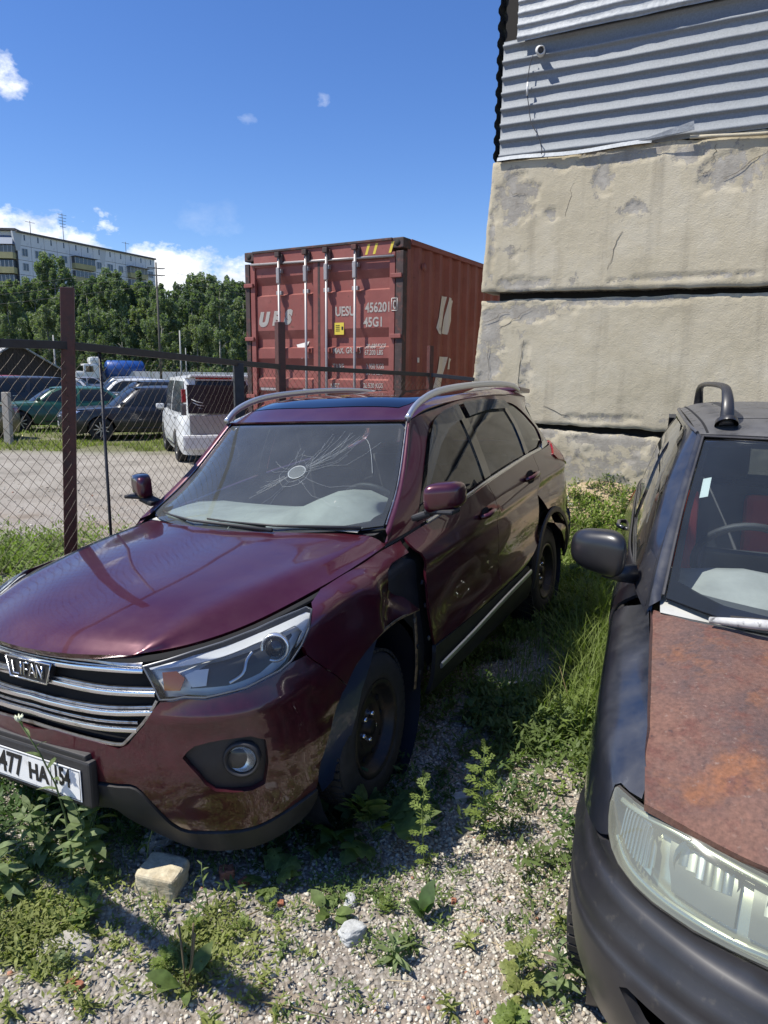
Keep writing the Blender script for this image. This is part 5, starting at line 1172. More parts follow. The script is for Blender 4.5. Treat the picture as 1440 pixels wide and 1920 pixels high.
# --- mirrors ---
for s in (1, -1):
    bm = bmesh.new(); bmesh.ops.create_icosphere(bm, subdivisions=4, radius=1)
    for v in bm.verts:
        x, y, z = v.co; p = lambda t, e: math.copysign(abs(t)**e, t)
        X, Y, Z = p(x, .62)*.070, p(y, .55)*.080, p(z, .55)*.066
        if X < -.02: X = -.02+(X+.02)*.25
        Z *= 1-.09*(Y/.08)
        v.co = Vector((-.52+X-.035*(Y/.08), s*((.965 if s == 1 else .93)+Y), 1.240+Z+.01*(Y/.1)))
    if s == -1: bmesh.ops.reverse_faces(bm, faces=bm.faces[:])
    me = bpy.data.meshes.new('mirror'); bm.to_mesh(me); bm.free(); me.polygons.foreach_set('use_smooth', [True]*len(me.polygons)); mo = obj('mirror', me, PA, suv)
    c = MB(); c.box((-.50, s*.955, 1.178), (.10, .14, .022), bev=.010); c.box((-.50, s*.865, 1.155), (.09, .10, .03), rotm('X', s*18), bev=.012); c.build('mirror_base', M['black_plastic'], mo)
    c = MB(); c.box((-.535, s*.965, 1.242), (.006, .13, .10), bev=.002); c.build('mirror_glass', M['chrome'], mo)
# --- cowl and wipers ---
cw = []
cc = MB(); cc.add([(-.17, y, 1.098-.0*abs(y)) for y in np.linspace(-.7, .7, 9)]+[(-.10-.22*(abs(y)/.7)**2, y, 1.088) for y in np.linspace(-.7, .7, 9)]+[(-.32-.14*(abs(y)/.7)**2, y, 1.09) for y in np.linspace(-.7, .7, 9)], [(i+9, i+10, i+19, i+18) for i in range(8)]); cc.build('cowl', M['black_plastic'], suv)
for (a, b) in (((-.47, .02), (.22, .02)), ((-.05, .02), (.62, .02))):
    w = MB(); w.tube([wpt(a[0]*4.0 if a[0] > 0 else a[0]*4.0, .16, .012), wpt((a[0]*.6+b[0]*.4)*4, .10, .02), wpt(b[0]*4, .03, .014)], [.004, .006, .010], 6)
    wo_ = w.build('wiper', M['black_plastic'], suv)
    w = MB(); w.tube([wpt(a[0]*4-.3, .20, .006), wpt(a[0]*4+.2, .17, .008), wpt(a[0]*4+.9, .12, .006)], .005, 5); w.build('wiper_blade', M['rubber'], wo_)
# --- interior ---
d = MB(); Y9 = np.linspace(-.635, .635, 15)
rows = []
for x, z in ((-.20, 1.10), (-.36, 1.125), (-.55, 1.135), (-.70, 1.12), (-.78, 1.06), (-.80, .85)):
    rows.append([(x-.10*(abs(y)/.7)**2, y, z+(.085*math.exp(-((y-.40)/.17)**2) if -.75 < x < -.35 else 0)+(.02*math.exp(-((y-.40)/.2)**2))) for y in Y9])
V = [p for r in rows for p in r]; F = [(i*15+j, (i+1)*15+j, (i+1)*15+j+1, i*15+j+1) for i in range(5) for j in range(14)]
obj('dashboard', mesh('dashboard', V, F, M['dash_grey'], True), None, suv)
st = MB(); Mx = Matrix.Translation(Vector((-.86, .40, 1.07))) @ Matrix.Rotation(math.radians(-63), 4, 'Y')
st.lathe([(.185+.014*math.cos(t), .014*math.sin(t)) for t in np.linspace(0, 2*math.pi, 10, endpoint=False)], 36, Mx, close=True)
st.box(Mx @ Vector((0, 0, -.01)), (.12, .30, .03), Mx.to_3x3(), bev=.01); st.box(Mx @ Vector((-.08, 0, -.01)), (.14, .05, .02), Mx.to_3x3()); st.build('steering_wheel', M['black_plastic'], suv)
def seat(parent, x, y, m, w=.50, hr=True, red=None, zb=.52):
    c = MB(); c.box((x, y, zb), (.52, w, .16), rotm('Y', -6), bev=.05); c.box((x-.30, y, zb+.36), (.16, w, .66), rotm('Y', -14), bev=.06)
    so = c.build('seat', m, parent)
    if hr: c = MB(); c.box((x-.41, y, zb+.80), (.10, w*.52, .19), rotm('Y', -10), bev=.04); c.tube([(x-.39, y-.06, zb+.6), (x-.40, y-.06, zb+.74)], .007, 6); c.tube([(x-.39, y+.06, zb+.6), (x-.40, y+.06, zb+.74)], .007, 6); c.build('headrest', m, so)
    if red: c = MB(); c.box((x-.20, y+.17, zb+.40), (.10, .14, .52), rotm('Y', -14), bev=.03); c.box((x-.20, y-.17, zb+.40), (.10, .14, .52), rotm('Y', -14), bev=.03); c.build('seat_bolster', red, so)
seat(suv, -1.25, .38, M['seat_dark']); seat(suv, -1.25, -.38, M['seat_dark'])
c = MB(); c.box((-2.15, 0, .56), (.5, 1.2, .16), bev=.05); c.box((-2.45, 0, .90), (.16, 1.2, .6), rotm('Y', -16), bev=.05); c.build('rear_bench', M['seat_dark'], suv)
# ================= black MPV =================
CAR_M = [[-0.34114, 0.93995, 0.0103, 1.4659], [-0.94001, -0.3411, -0.00611, 1.72452], [-0.00223, -0.01177, 0.99993, -0.01479], [0, 0, 0, 1]]
mpv = thing('family_car', 'black wagon with a rusty brown bonnet and yellowed headlamps at the right of the gravel', 'car', mw=CAR_M)
BP = mat('black_paint', (.007, .009, .015), .28, .0, 1.0, .07, noise=(3, .3), dust=((.13, .125, .115), .42), alt=((.06, .065, .07), 9, .66, .72))
BPR = mat('faded_black_paint', (.035, .036, .040), .5, .0, .5, .2, noise=(5, .3), dust=((.20, .195, .19), .45))
RU = mat('rust', (.15, .075, .052), .72, 0, .12, .35, noise=(90, .30), alt=[((.075, .048, .044), 2.2, .42, .60), ((.19, .078, .036), 4.5, .52, .66), ((.11, .045, .032), 13, .52, .66), ((.19, .135, .11), 55, .60, .74), ((.055, .030, .028), 24, .62, .72)], bump=(120, .35, .002))
BB = mat('bumper_black', (.015, .015, .018), .42, noise=(8, .25), alt=((.07, .062, .05), 30, .60, .8), dust=((.12, .11, .10), .22), coat=.25, coatr=.25)
ylw = mat('aged_reflector', (.62, .62, .52), .22, .75); ylw2 = mat('lamp_bowl', (.55, .56, .50), .15, .9)
glass_mat('hazed_lens', (.80, .84, .74), 1.5, .05, .17, (.62, .64, .52))
redf = mat('red_fabric', (.75, .07, .05), .8); greyf = mat('grey_fabric', (.10, .105, .11), .85)
wht_d = mat('dusty_white', (.42, .42, .41), .7, alt=((.05, .05, .05), 26, .55, .66), noise=(20, .3))
H2 = [(1.15, 5.35), (1.1, 4.6), (1.15, 3.85), (1.88, 3.62), (2.58, 3.51), (3.1, 3.47), (3.39, 3.50), (3.71, 3.60), (3.9, 3.73), (4.06, 3.93), (4.16, 4.2), (4.22, 4.5), (4.25, 4.9), (4.21, 5.02), (3.99, 5.13), (3.63, 5.24), (3.3, 5.36), (2.91, 5.46), (2.01, 5.46), (1.5, 5.42)]
bo = [(0, 3.7), (0, 0), (1, 0), (2, 0), (3, 0), (4, 0), (5.0, .05), (5.05, .9)]+[(5.12, 1.5), (5.3, 2.1), (5.55, 2.55), (5.85, 2.85), (5.4, 3.05), (5.0, 3.3), (4.4, 3.5), (4.20, 3.62), (4.02, 3.80), (3.9, 3.68), (3.71, 3.55), (3.39, 3.45), (3.1, 3.42), (2.58, 3.46), (1.88, 3.57), (1.12, 3.8), (.9, 3.7)]
slot = [(0, 1.0), (1, 1.0), (2.0, 1.02), (2.6, 1.08), (3.02, 1.28), (3.3, 1.62), (3.2, 1.72), (2.6, 1.70), (2, 1.72), (1, 1.74), (0, 1.74)]
def bdisp(u, v, P, N):
    d = .016/(1+np.exp(-(2.66-v)/.035))-.012*np.exp(-((v-3.35)/.18)**2)+.006*np.exp(-((v-2.72)/.05)**2)-.006*np.exp(-((v-2.10)/.05)**2)
    d = d-.006*np.exp(-((u-5.35)/.1)**2)
    return N*d[..., None]
slot_r = [(.02, 1.05)]+slot[1:-1]+[(.02, 1.72)]
for s in (1, -1): panel('front_bumper', VB, bo, BB, mpv, [slot_r], disp=bdisp, step=.03, rim=.025, side=s)
panel('bumper_grille', VB, slot, MATS['black_void'], mpv, both=True, off=-.04, rim=0, gap=-.01)
for s in (1, -1):
    for v in (1.2, 1.4, 1.58): strip('bumper_slat', VB, [(x, v) for x in np.linspace(.05, 2.7, 12)], .012, BB, mpv, off=-.02, th=.006, side=s)
panel('upper_grille', VB, [(0, 3.75), (.9, 3.75), (1.1, 3.85), (1.05, 5.3), (.9, 5.5), (0, 5.5)], MATS['black_void'], mpv, both=True, off=-.02, rim=0)
for s in (1, -1):
    for v in (4.1, 4.5, 4.9): strip('grille_bar', VB, [(x, v) for x in np.linspace(.02, 1.0, 8)], .018, MATS['dull_chrome'], mpv, off=-.005, th=.006, side=s)
for s in (1, -1):
    hl = panel('headlight', VB, H2, ylw, mpv, off=-.060, rim=0, gap=-.003, side=s)
    panel('side_reflector', VB, [(3.30, 3.75), (3.6, 3.85), (3.95, 4.2), (4.08, 4.8), (3.85, 4.98), (3.5, 5.05), (3.32, 4.5)], ylw2, hl, off=-.030, rim=.008, side=s)
    for k in range(9):
        u0 = 3.40+.07*k; lo = 3.86+.30*max(0, (u0-3.6))*1.4; strip('reflector_rib', VB, [(u0+.02*t_, lo+(4.92-lo)*t_) for t_ in np.linspace(0, 1, 7)], .006, ylw2, hl, off=-.024, th=.006, side=s)
    panel('outer_bezel', VB, [(2.25, 3.85), (3.05, 3.72), (3.16, 4.3), (3.2, 5.0), (2.9, 5.28), (2.25, 5.30)], MATS['lamp_grey'], hl, off=-.046, rim=.01, side=s)
    panel('inner_bezel', VB, [(1.3, 3.95), (2.12, 3.85), (2.14, 5.28), (1.3, 5.22)], MATS['lamp_grey'], hl, off=-.046, rim=.01, side=s)
    for (u_, v_, r_) in ((2.66, 4.42, .066), (1.70, 4.42, .066)):
        c = VB(u_, v_); n_ = np.array([.90, .40, .10]); n_ /= np.linalg.norm(n_); c = c*[1, s, 1]; n_ = n_*[1, s, 1]
        Mx = Matrix.Translation(Vector(c-n_*.075)) @ Vector(n_).to_track_quat('Z', 'Y').to_matrix().to_4x4()
        q = MB(); q.lathe([(r_, .03), (r_*.9, .006), (r_*.6, -.020), (r_*.25, -.030), (0, -.031)], 26, Mx); rb_ = q.build('lamp_bowl', ylw2, hl)
        q = MB(); q.lathe([(.014, -.03), (.014, .0), (.009, .012), (0, .014)], 14, Mx); q.build('bulb', MATS['lamp_dark'], hl)
        for k in range(9):
            a = math.radians(30+k*15); q = MB(); q.tube([Mx @ Vector((r_*.35*math.cos(a), r_*.35*math.sin(a), -.024)), Mx @ Vector((r_*.85*math.cos(a), r_*.85*math.sin(a), .004))], .003, 5); q.build('bowl_flute', ylw2, hl)
    for k in range(11):
        u0 = (1.42+.13*k) if k < 5 else (2.40+.11*(k-5)); lo = 4.55-.12*math.sin(math.pi*((k % 5)+.5)/5)
        strip('flute', VB, [(u0+.01*t_, lo+(5.16-lo)*t_) for t_ in np.linspace(0, 1, 5)], .030, (ylw2, MATS['lamp_grey'], MATS['lamp_silver'], ylw, MATS['lamp_chrome'])[(k*3) % 5], hl, off=-.050, th=.005, side=s)
    strip('upper_trim', VB, cs([(1.2, 5.22), (2.0, 5.3), (2.9, 5.3), (3.6, 5.08), (4.1, 4.85)], 4), .013, ylw, hl, off=-.016, th=.008, side=s)
    strip('lower_trim', VB, cs([(1.2, 3.98), (1.9, 3.76), (2.6, 3.64), (3.1, 3.60), (3.6, 3.70), (3.95, 4.0)], 4), .014, ylw2, hl, off=-.016, th=.010, side=s)
    panel('lens', VB, H2, MATS['hazed_lens'], hl, off=.004, rim=0, gap=.002, side=s)
    strip('lens_edge', VB, H2+H2[:1], .008, MATS['rubber'], hl, off=-.002, th=.004, side=s)
# bonnet
def h2d(u, v, P, N): return N*(.006*np.exp(-((u-1.9)/.3)**2)*np.clip(v, 0, 1))[..., None]
panel('bonnet', VH, [(0, -.05), (1, -.05), (2, -.05), (2.5, -.02), (3.0, .02), (3, .6), (3, 1.5), (3, 2.5), (3, 3.4), (3, 4.0), (2.6, 3.9), (2, 3.75), (1, 3.68), (0, 3.66)], RU, mpv, both=True, disp=h2d, step=.035, rim=.02, label='rust-covered bonnet with bare brown metal')
# fenders
AF = arc_uv(VB, 0.0, .33, .425, 12, 172, 18, 5.5, 1.6)
for s in (1, -1):
    a_ = [q for q in AF if q[1] > 2.6]
    fo2 = [(4.05, 3.86), (4.24, 3.66), (4.45, 3.53), (5.0, 3.34), (5.4, 3.1), (5.86, 2.9)]+[q for q in AF if q[0] > 5.9]+[(7.95, .3), (8.15, .3), (8.2, 2), (8.25, 4), (8.2, 5.3), (8.0, 6.1), (7, 6.15), (6, 6.15), (5, 6.15), (4.5, 6.05), (4.15, 6.0), (3.85, 5.75), (3.72, 5.36), (3.99, 5.20), (4.22, 5.10), (4.30, 4.9), (4.27, 4.5), (4.2, 4.2)]
    panel('front_fender', VB, fo2, BP, mpv, side=s, rim=.02)
    def d2_(u, v, P, N):
        z = P[..., 2]; return N*(.008*np.exp(-((z-.92)/.03)**2)-.01*np.exp(-((z-.62)/.05)**2)+.006*np.exp(-((z-.55)/.02)**2))[..., None]
    AR2 = arc_uv(VB, -2.6, .33, .41, 172, 6, 14, 11, 1)
    sB = [(10.0, 6), (10.05, 4.5), (10.0, 2.5), (9.95, 1.2)]; sC = [(11.5, 6), (11.55, 5), (11.4, 4)]
    panel('front_door', VB, [(8.25, 5.96), (8.3, 5.2), (8.32, 4), (8.25, 2), (8.22, 1.2), (9, 1.2)]+sB[::-1]+[(9, 6)], BP, mpv, side=s, disp=d2_)
    panel('rear_door', VB, sB+[(10.8, 1.2)]+[q for q in AR2 if q[0] < 11.38 and q[1] > 1.25]+sC[::-1], BP, mpv, side=s, disp=d2_)
    panel('quarter_panel', VB, sC+[q for q in AR2 if q[0] > 11.36][:-2]+[(13.1, 1.4), (13.5, 2.5), (13.4, 4.6), (13.3, 6)], BP, mpv, side=s, disp=d2_)
    panel('sill', VB, [(8.2, .0), (8.22, 1.16), (9.5, 1.16), (10.8, 1.16), (10.9, .7), (10.9, .0)], BB, mpv, side=s, off=.003)
    strip('belt_trim', VB, cs([(8.6, 6.03), (9.5, 6.03), (11, 6.03), (12.6, 6.03)], 6), .018, BB, mpv, off=.003, th=.007, side=s)
    strip('window_gutter', VG, [(u_, 3.02) for u_ in np.linspace(-.1, 6.8, 30)], .016, BPR, mpv, off=.006, th=.010, side=s)
    panel('quarter_mount', VG, [(.08, .08), (1.0, .06), (.95, .3), (.6, .8), (.1, .8)], BB, mpv, side=s, off=.002)
    DLO = cs([(.95, .10), (.92, .7), (.95, 1.5), (1.1, 2.2), (1.6, 2.68), (2.2, 2.84), (3.2, 2.86), (4.6, 2.84), (5.9, 2.78), (6.3, 2.2), (6.4, 1.2), (6.2, .2)], 3)+[(5, .08), (4, .08), (3, .08), (2, .08)]
    panel('window_frame', VG, [(-.02, 0), (-.02, 1.5), (-.02, 3), (1, 3), (3, 3), (5, 3), (7, 3), (7, 1.5), (7, 0), (5, 0), (2.5, 0)], BP, mpv, [DLO], side=s, gap=0, rim=.015, hgap=0)
    for nm, w in (('front_side_window', [(.98, .1), (.98, 1.4), (1.12, 2.1), (1.6, 2.6), (2.2, 2.78), (2.85, 2.82), (2.98, 1.4), (3.08, .1), (2, .1)]), ('rear_side_window', [(3.3, .1), (3.22, 1.4), (3.12, 2.82), (4.5, 2.8), (4.62, 1.4), (4.65, .1)]), ('quarter_window', [(4.85, .12), (4.82, 1.4), (4.75, 2.8), (5.85, 2.74), (6.22, 2.2), (6.32, 1.2), (6.15, .25)])):
        panel(nm, VG, w, MATS['side_glass'], mpv, side=s, off=-.006, rim=0)
    panel('window_pillar', VG, [(3.08, .08), (2.98, 1.4), (2.85, 2.85), (3.12, 2.85), (3.22, 1.4), (3.3, .08)], MATS['black_gloss'], mpv, side=s, off=.002)
    panel('wind_deflector', VG, [(1.0, 1.1), (1.08, 1.8), (1.25, 2.3), (1.65, 2.72), (2.2, 2.88), (2.9, 2.9), (2.9, 2.45), (2.2, 2.4), (1.65, 2.1), (1.3, 1.5), (1.1, 1.0)], MATS['deflector'], mpv, side=s, off=.02, rim=0)
    V = []
    for v in np.linspace(0, 1, 12):
        a = VW(3.0, v*2)*[1, s, 1]; b_ = VG(.0, v*3)*[1, s, 1]; m_ = (a+b_)/2+np.array([.014, .014*s, .006]); V += [a, m_, b_+np.array([0, .002*s, 0])]
    F = []
    for i in range(11):
        for j in range(2): k = i*3+j; F.append((k, k+1, k+4, k+3) if s == 1 else (k, k+3, k+4, k+1))
    obj('windscreen_pillar', mesh('windscreen_pillar', V, F, BP, True), None, mpv)
    for (u_, v_) in ((9.7, 4.6), (11.2, 4.7)):
        P = VB(u_, v_); N_ = VB.normal(u_, v_); q = MB(); q.tube([tuple(p*[1, s, 1]) for p in (VB(u_-.2, v_)+N_*.004, VB(u_-.14, v_)+N_*.035, VB(u_+.1, v_)+N_*.036, VB(u_+.18, v_)+N_*.004)], .013, 8); q.build('door_handle', BP, mpv)
    sh2 = [(0, 1.0), (4.9, 1.0), (5.2, 2.4), (6, 3.1), (7, 3.1), (7.9, 2.0), (8.2, .6), (10.7, .6), (11.1, 2.2), (12, 3.1), (12.9, 2.2), (13.3, .6), (16, .6), (16, 6), (0, 5.7)]
    panel('inner_shell', VB, sh2, MATS['black_void'], mpv, off=-.07, rim=0, step=.12, side=s)
    for cx in (0, -2.6):
        q = MB(); q.lathe([(.42, .26), (.42, -.12), (0, -.12)], 30, Matrix.Translation(Vector((cx, s*.56, .34))) @ Matrix.Rotation(-math.pi/2*s, 4, 'X')); q.build('wheel_liner', MATS['liner_dark'], mpv)
        wheel('wheel', mpv, (cx, s*.755, .318), s, R=.318, wd=.205, rr=.20, steer=-8 if cx == 0 else 0)
    # rails
    rp = [(-1.225, .475, 1.618), (-1.245, .476, 1.69), (-1.30, .478, 1.745), (-1.42, .48, 1.775), (-1.8, .485, 1.783), (-2.5, .485, 1.778), (-2.95, .48, 1.755), (-3.08, .475, 1.70), (-3.12, .47, 1.63)]
    q = MB(); P_ = cr1(np.array(rp), np.linspace(0, 8, 40)); q.tube([(x, y*s, z) for x, y, z in P_], [.030-.009*min(1, i/12) if i < 20 else .021+.010*max(0, (i-30)/9) for i in range(40)], 12, flat=.62, up=(0, 1, 0)); q.build('roof_rail', BB, mpv)
    q = MB(); q.lathe([(.075, -.012), (.072, .006), (.04, .012), (0, .012)], 22, Matrix.Translation(Vector((-1.235, .475*s, 1.628))) @ Matrix.Rotation(math.radians(-22), 4, 'Y') @ Matrix.Diagonal((1.2, .62, 1, 1))); q.build('rail_foot', BB, mpv)
    q = MB(); V = []
    bm = bmesh.new(); bmesh.ops.create_icosphere(bm, subdivisions=4, radius=1)
    for v in bm.verts:
        x, y, z = v.co; p = lambda t_, e: math.copysign(abs(t_)**e, t_)
        X, Y, Z = p(x, .7)*.065, p(y, .62)*.103, p(z, .66)*.082
        if X < -.02: X = -.02+(X+.02)*.25
        Z *= 1+.16*(Y/.103)*-1; X -= .05*(Y/.103)
        v.co = Vector((-.60+X, s*(.928+Y), 1.165+Z))
    if s == -1: bmesh.ops.reverse_faces(bm, faces=bm.faces[:])
    me = bpy.data.meshes.new('mirror'); bm.to_mesh(me); bm.free(); me.polygons.foreach_set('use_smooth', [True]*len(me.polygons)); mo = obj('mirror', me, MATS.get('mirror_black') or mat('mirror_black', (.011, .011, .013), .34, coat=.35, coatr=.15, dust=((.12, .12, .12), .12)), mpv)
    q = MB(); q.tube([(-.60, s*.90, 1.10), (-.60, s*.84, 1.085), (-.62, s*.79, 1.085)], [.035, .032, .038], 10, flat=1.0); q.build('mirror_arm', BB, mo)
# windscreen, border, roof
glass_mat('screen_glass', (.74, .80, .82), 1.0, .0, .035, (.40, .46, .50)); w2 = panel('windscreen', VW, [(0, .05), (1, .05), (2, .04), (2.94, .04), (2.95, 1), (2.94, 1.93), (2, 1.95), (1, 1.96), (0, 1.96)], MATS['screen_glass'], mpv, both=True, rim=0, off=-.004)
for s in (1, -1):
    panel('screen_border', VW, [(0, .04), (2.95, .03), (2.96, 1), (2.96, 1.98), (1.5, 1.98), (0, 1.98), (0, 1.86), (2.0, 1.86), (2.74, 1.84), (2.80, 1), (2.78, .24), (2, .16), (0, .15)], MATS['black_gloss'], w2, side=s, off=-.009, rim=0)
    strip('screen_trim', VW, [(2.97, v) for v in np.linspace(.05, 1.98, 14)], .012, BB, w2, off=.001, th=.005, side=s)
strip('screen_header', VW, [(x, 1.98) for x in np.linspace(0, 2.97, 14)], .012, BB, w2, off=.001, th=.004); strip('screen_header', VW, [(x, 1.98) for x in np.linspace(0, 2.97, 14)], .012, BB, w2, off=.001, th=.004, side=-1)
q = MB(); P = VW(2.62, 1.30)*[1, -1, 1]; N_ = VW.normal(2.62, 1.3)*[1, -1, 1]; tv = (VW(2.62, 1.5)-VW(2.62, 1.1))*[1, -1, 1]; tv = tv/np.linalg.norm(tv); bi = np.cross(tv, N_)
a = P-N_*.012; q.add([a-bi*.016-tv*.06, a+bi*.016-tv*.06, a+bi*.016+tv*.06, a-bi*.016+tv*.06], [(0, 1, 2, 3)]); q.build('sticker', mat('sticker_white', (.55, .62, .60), .6), w2)
panel('roof', VR, [(0, 0), (1.5, 0), (3, 0), (3, 1), (3, 2), (3, 3), (3, 4), (1.5, 4), (0, 4)], BPR, mpv, both=True, gap=0, rim=.01)
strip('roof_seam', VR, [(2.72, v) for v in np.linspace(.1, 3.9, 24)], .012, MATS['black_void'], mpv, off=-.003, th=.006); strip('roof_seam', VR, [(2.72, v) for v in np.linspace(.1, 3.9, 24)], .012, MATS['black_void'], mpv, off=-.003, th=.006, side=-1)
strip('sunroof_seam', VR, [(x, .95) for x in np.linspace(0, 1.8, 10)]+[(1.9, 1.1), (1.9, 2.2)], .006, MATS['black_void'], mpv, off=-.001, th=.003); strip('sunroof_seam', VR, [(x, .95) for x in np.linspace(0, 1.8, 10)]+[(1.9, 1.1), (1.9, 2.2)], .006, MATS['black_void'], mpv, off=-.001, th=.003, side=-1)
panel('headlining', VR, [(0, .05), (3, .05), (3, 4), (0, 4)], MATS['headliner'], mpv, both=True, off=-.035, rim=0, gap=0, step=.15)
V = [(-3.22, y, 1.57) for y in np.linspace(-.52, .52, 5)]+[(-3.40, y*1.16, 1.15) for y in np.linspace(-.52, .52, 5)]
obj('rear_window', mesh('rear_window', V, [(i, i+5, i+6, i+1) for i in range(4)], MATS['side_glass']), None, mpv)
for s in (1, -1):
    panel('tailgate', VB, [(13.6, 6), (13.6, 2.4), (16, 2.4), (16, 6)], BP, mpv, side=s); panel('rear_bumper', VB, [(13.1, 0), (13.15, 1.4), (13.6, 2.35), (16, 2.35), (16, 0)], BB, mpv, side=s, off=.01)
    panel('tail_light', VB, [(12.9, 4.6), (12.9, 5.9), (13.8, 5.9), (13.9, 4.4)], MATS['red_lens'], mpv, side=s, off=.008)
    q = MB(); q.box((-3.27, .60*s, 1.36), (.06, .09, .42), rotm('Y', 22)); q.build('rear_pillar', BP, mpv)
# cowl, wipers
q = MB(); Y9 = np.linspace(-.70, .70, 15)
q.add([(-.10-.24*(abs(y)/.7)**2, y, 1.045-.012*(abs(y)/.7)**2) for y in Y9]+[(-.20-.27*(abs(y)/.7)**2, y, 1.030) for y in Y9]+[(-.30-.27*(abs(y)/.7)**2, y, 1.075) for y in Y9], [(i, i+15, i+16, i+1) for i in range(14)]+[(i+15, i+30, i+31, i+16) for i in range(14)]); q.build('cowl', MATS['lamp_grey'], mpv)
q = MB(); q.tube([(-.21, -.56, 1.072), (-.15, -.45, 1.095), (-.11, -.25, 1.115), (-.10, .0, 1.115), (-.10, .2, 1.11)], [.010, .016, .018, .016, .012], 8); wq = q.build('wiper', wht_d, mpv)
q = MB(); q.tube([(-.24, -.50, 1.078), (-.20, -.2, 1.10), (-.19, .2, 1.10)], .007, 6); q.build('wiper_blade', MATS['rubber'], wq)
for k in range(8): q = MB(); q.box((-.165+.003*k, -.30+.035*k, 1.072), (.05, .008, .03)); q.build('cowl_slat', MATS['lamp_grey'], mpv)
# interior
rows = []
for x, z in ((-.22, 1.035), (-.40, 1.06), (-.62, 1.075), (-.78, 1.05), (-.86, .98), (-.88, .8)):
    rows.append([(x-.12*(abs(y)/.7)**2, y, z+.05*math.exp(-((y+.38)/.2)**2)*(x < -.5)) for y in Y9])
V = [p for r in rows for p in r]; F = [(i*15+j, (i+1)*15+j, (i+1)*15+j+1, i*15+j+1) for i in range(5) for j in range(14)]
obj('dashboard', mesh('dashboard', V, F, MATS['dash_grey'], True), None, mpv)
q = MB(); Mx = Matrix.Translation(Vector((-.92, -.38, 1.10))) @ Matrix.Rotation(math.radians(-60), 4, 'Y'); q.lathe([(.19+.015*math.cos(t_), .015*math.sin(t_)) for t_ in np.linspace(0, 2*math.pi, 10, endpoint=False)], 36, Mx, close=True)
q.box(Mx @ Vector((0, 0, -.01)), (.13, .32, .03), Mx.to_3x3(), bev=.01); q.build('steering_wheel', MATS['black_plastic'], mpv)
seat(mpv, -1.35, -.42, greyf, red=redf, zb=.62, w=.46); seat(mpv, -1.35, .40, greyf, red=redf, zb=.62, w=.46)
q = MB(); q.box((-2.3, 0, .62), (.5, 1.2, .16), bev=.05); q.box((-2.6, 0, .95), (.16, 1.2, .6), rotm('Y', -16), bev=.05); q.build('rear_bench', MATS['seat_dark'], mpv)
q = MB(); q.box((-1.3, 0, .28), (4.0, 1.45, .06)); q.build('underbody', MATS['black_void'], mpv)
def leaf_mat(name, c):
    m = bpy.data.materials.new(name); m.use_nodes = True; t = m.node_tree; P = t.nodes['Principled BSDF']; P.inputs['Roughness'].default_value = .6; P.inputs['Specular IOR Level'].default_value = .3
    tx = t.nodes.new('ShaderNodeTexCoord'); n = t.nodes.new('ShaderNodeTexNoise'); n.inputs['Scale'].default_value = 3; t.links.new(tx.outputs['Object'], n.inputs['Vector'])
    r = t.nodes.new('ShaderNodeValToRGB'); e = r.color_ramp.elements; e[0].position = .3; e[0].color = (*[k*.65 for k in c], 1); e[1].position = .7; e[1].color = (*[k*1.3 for k in c], 1); t.links.new(n.outputs['Fac'], r.inputs[0]); t.links.new(r.outputs[0], P.inputs['Base Color'])
    tl = t.nodes.new('ShaderNodeBsdfTranslucent'); mxx = t.nodes.new('ShaderNodeMixShader'); mxx.inputs[0].default_value = .36; g = t.nodes.new('ShaderNodeMix'); g.data_type = 'RGBA'; g.blend_type = 'MULTIPLY'; g.inputs[0].default_value = 1; t.links.new(r.outputs[0], g.inputs[6]); g.inputs[7].default_value = (1.3, 1.6, .5, 1); t.links.new(g.outputs[2], tl.inputs[0])
    t.links.new(P.outputs[0], mxx.inputs[1]); t.links.new(tl.outputs[0], mxx.inputs[2]); o = t.nodes['Material Output']; t.links.new(mxx.outputs[0], o.inputs[0]); MATS[name] = m; return m
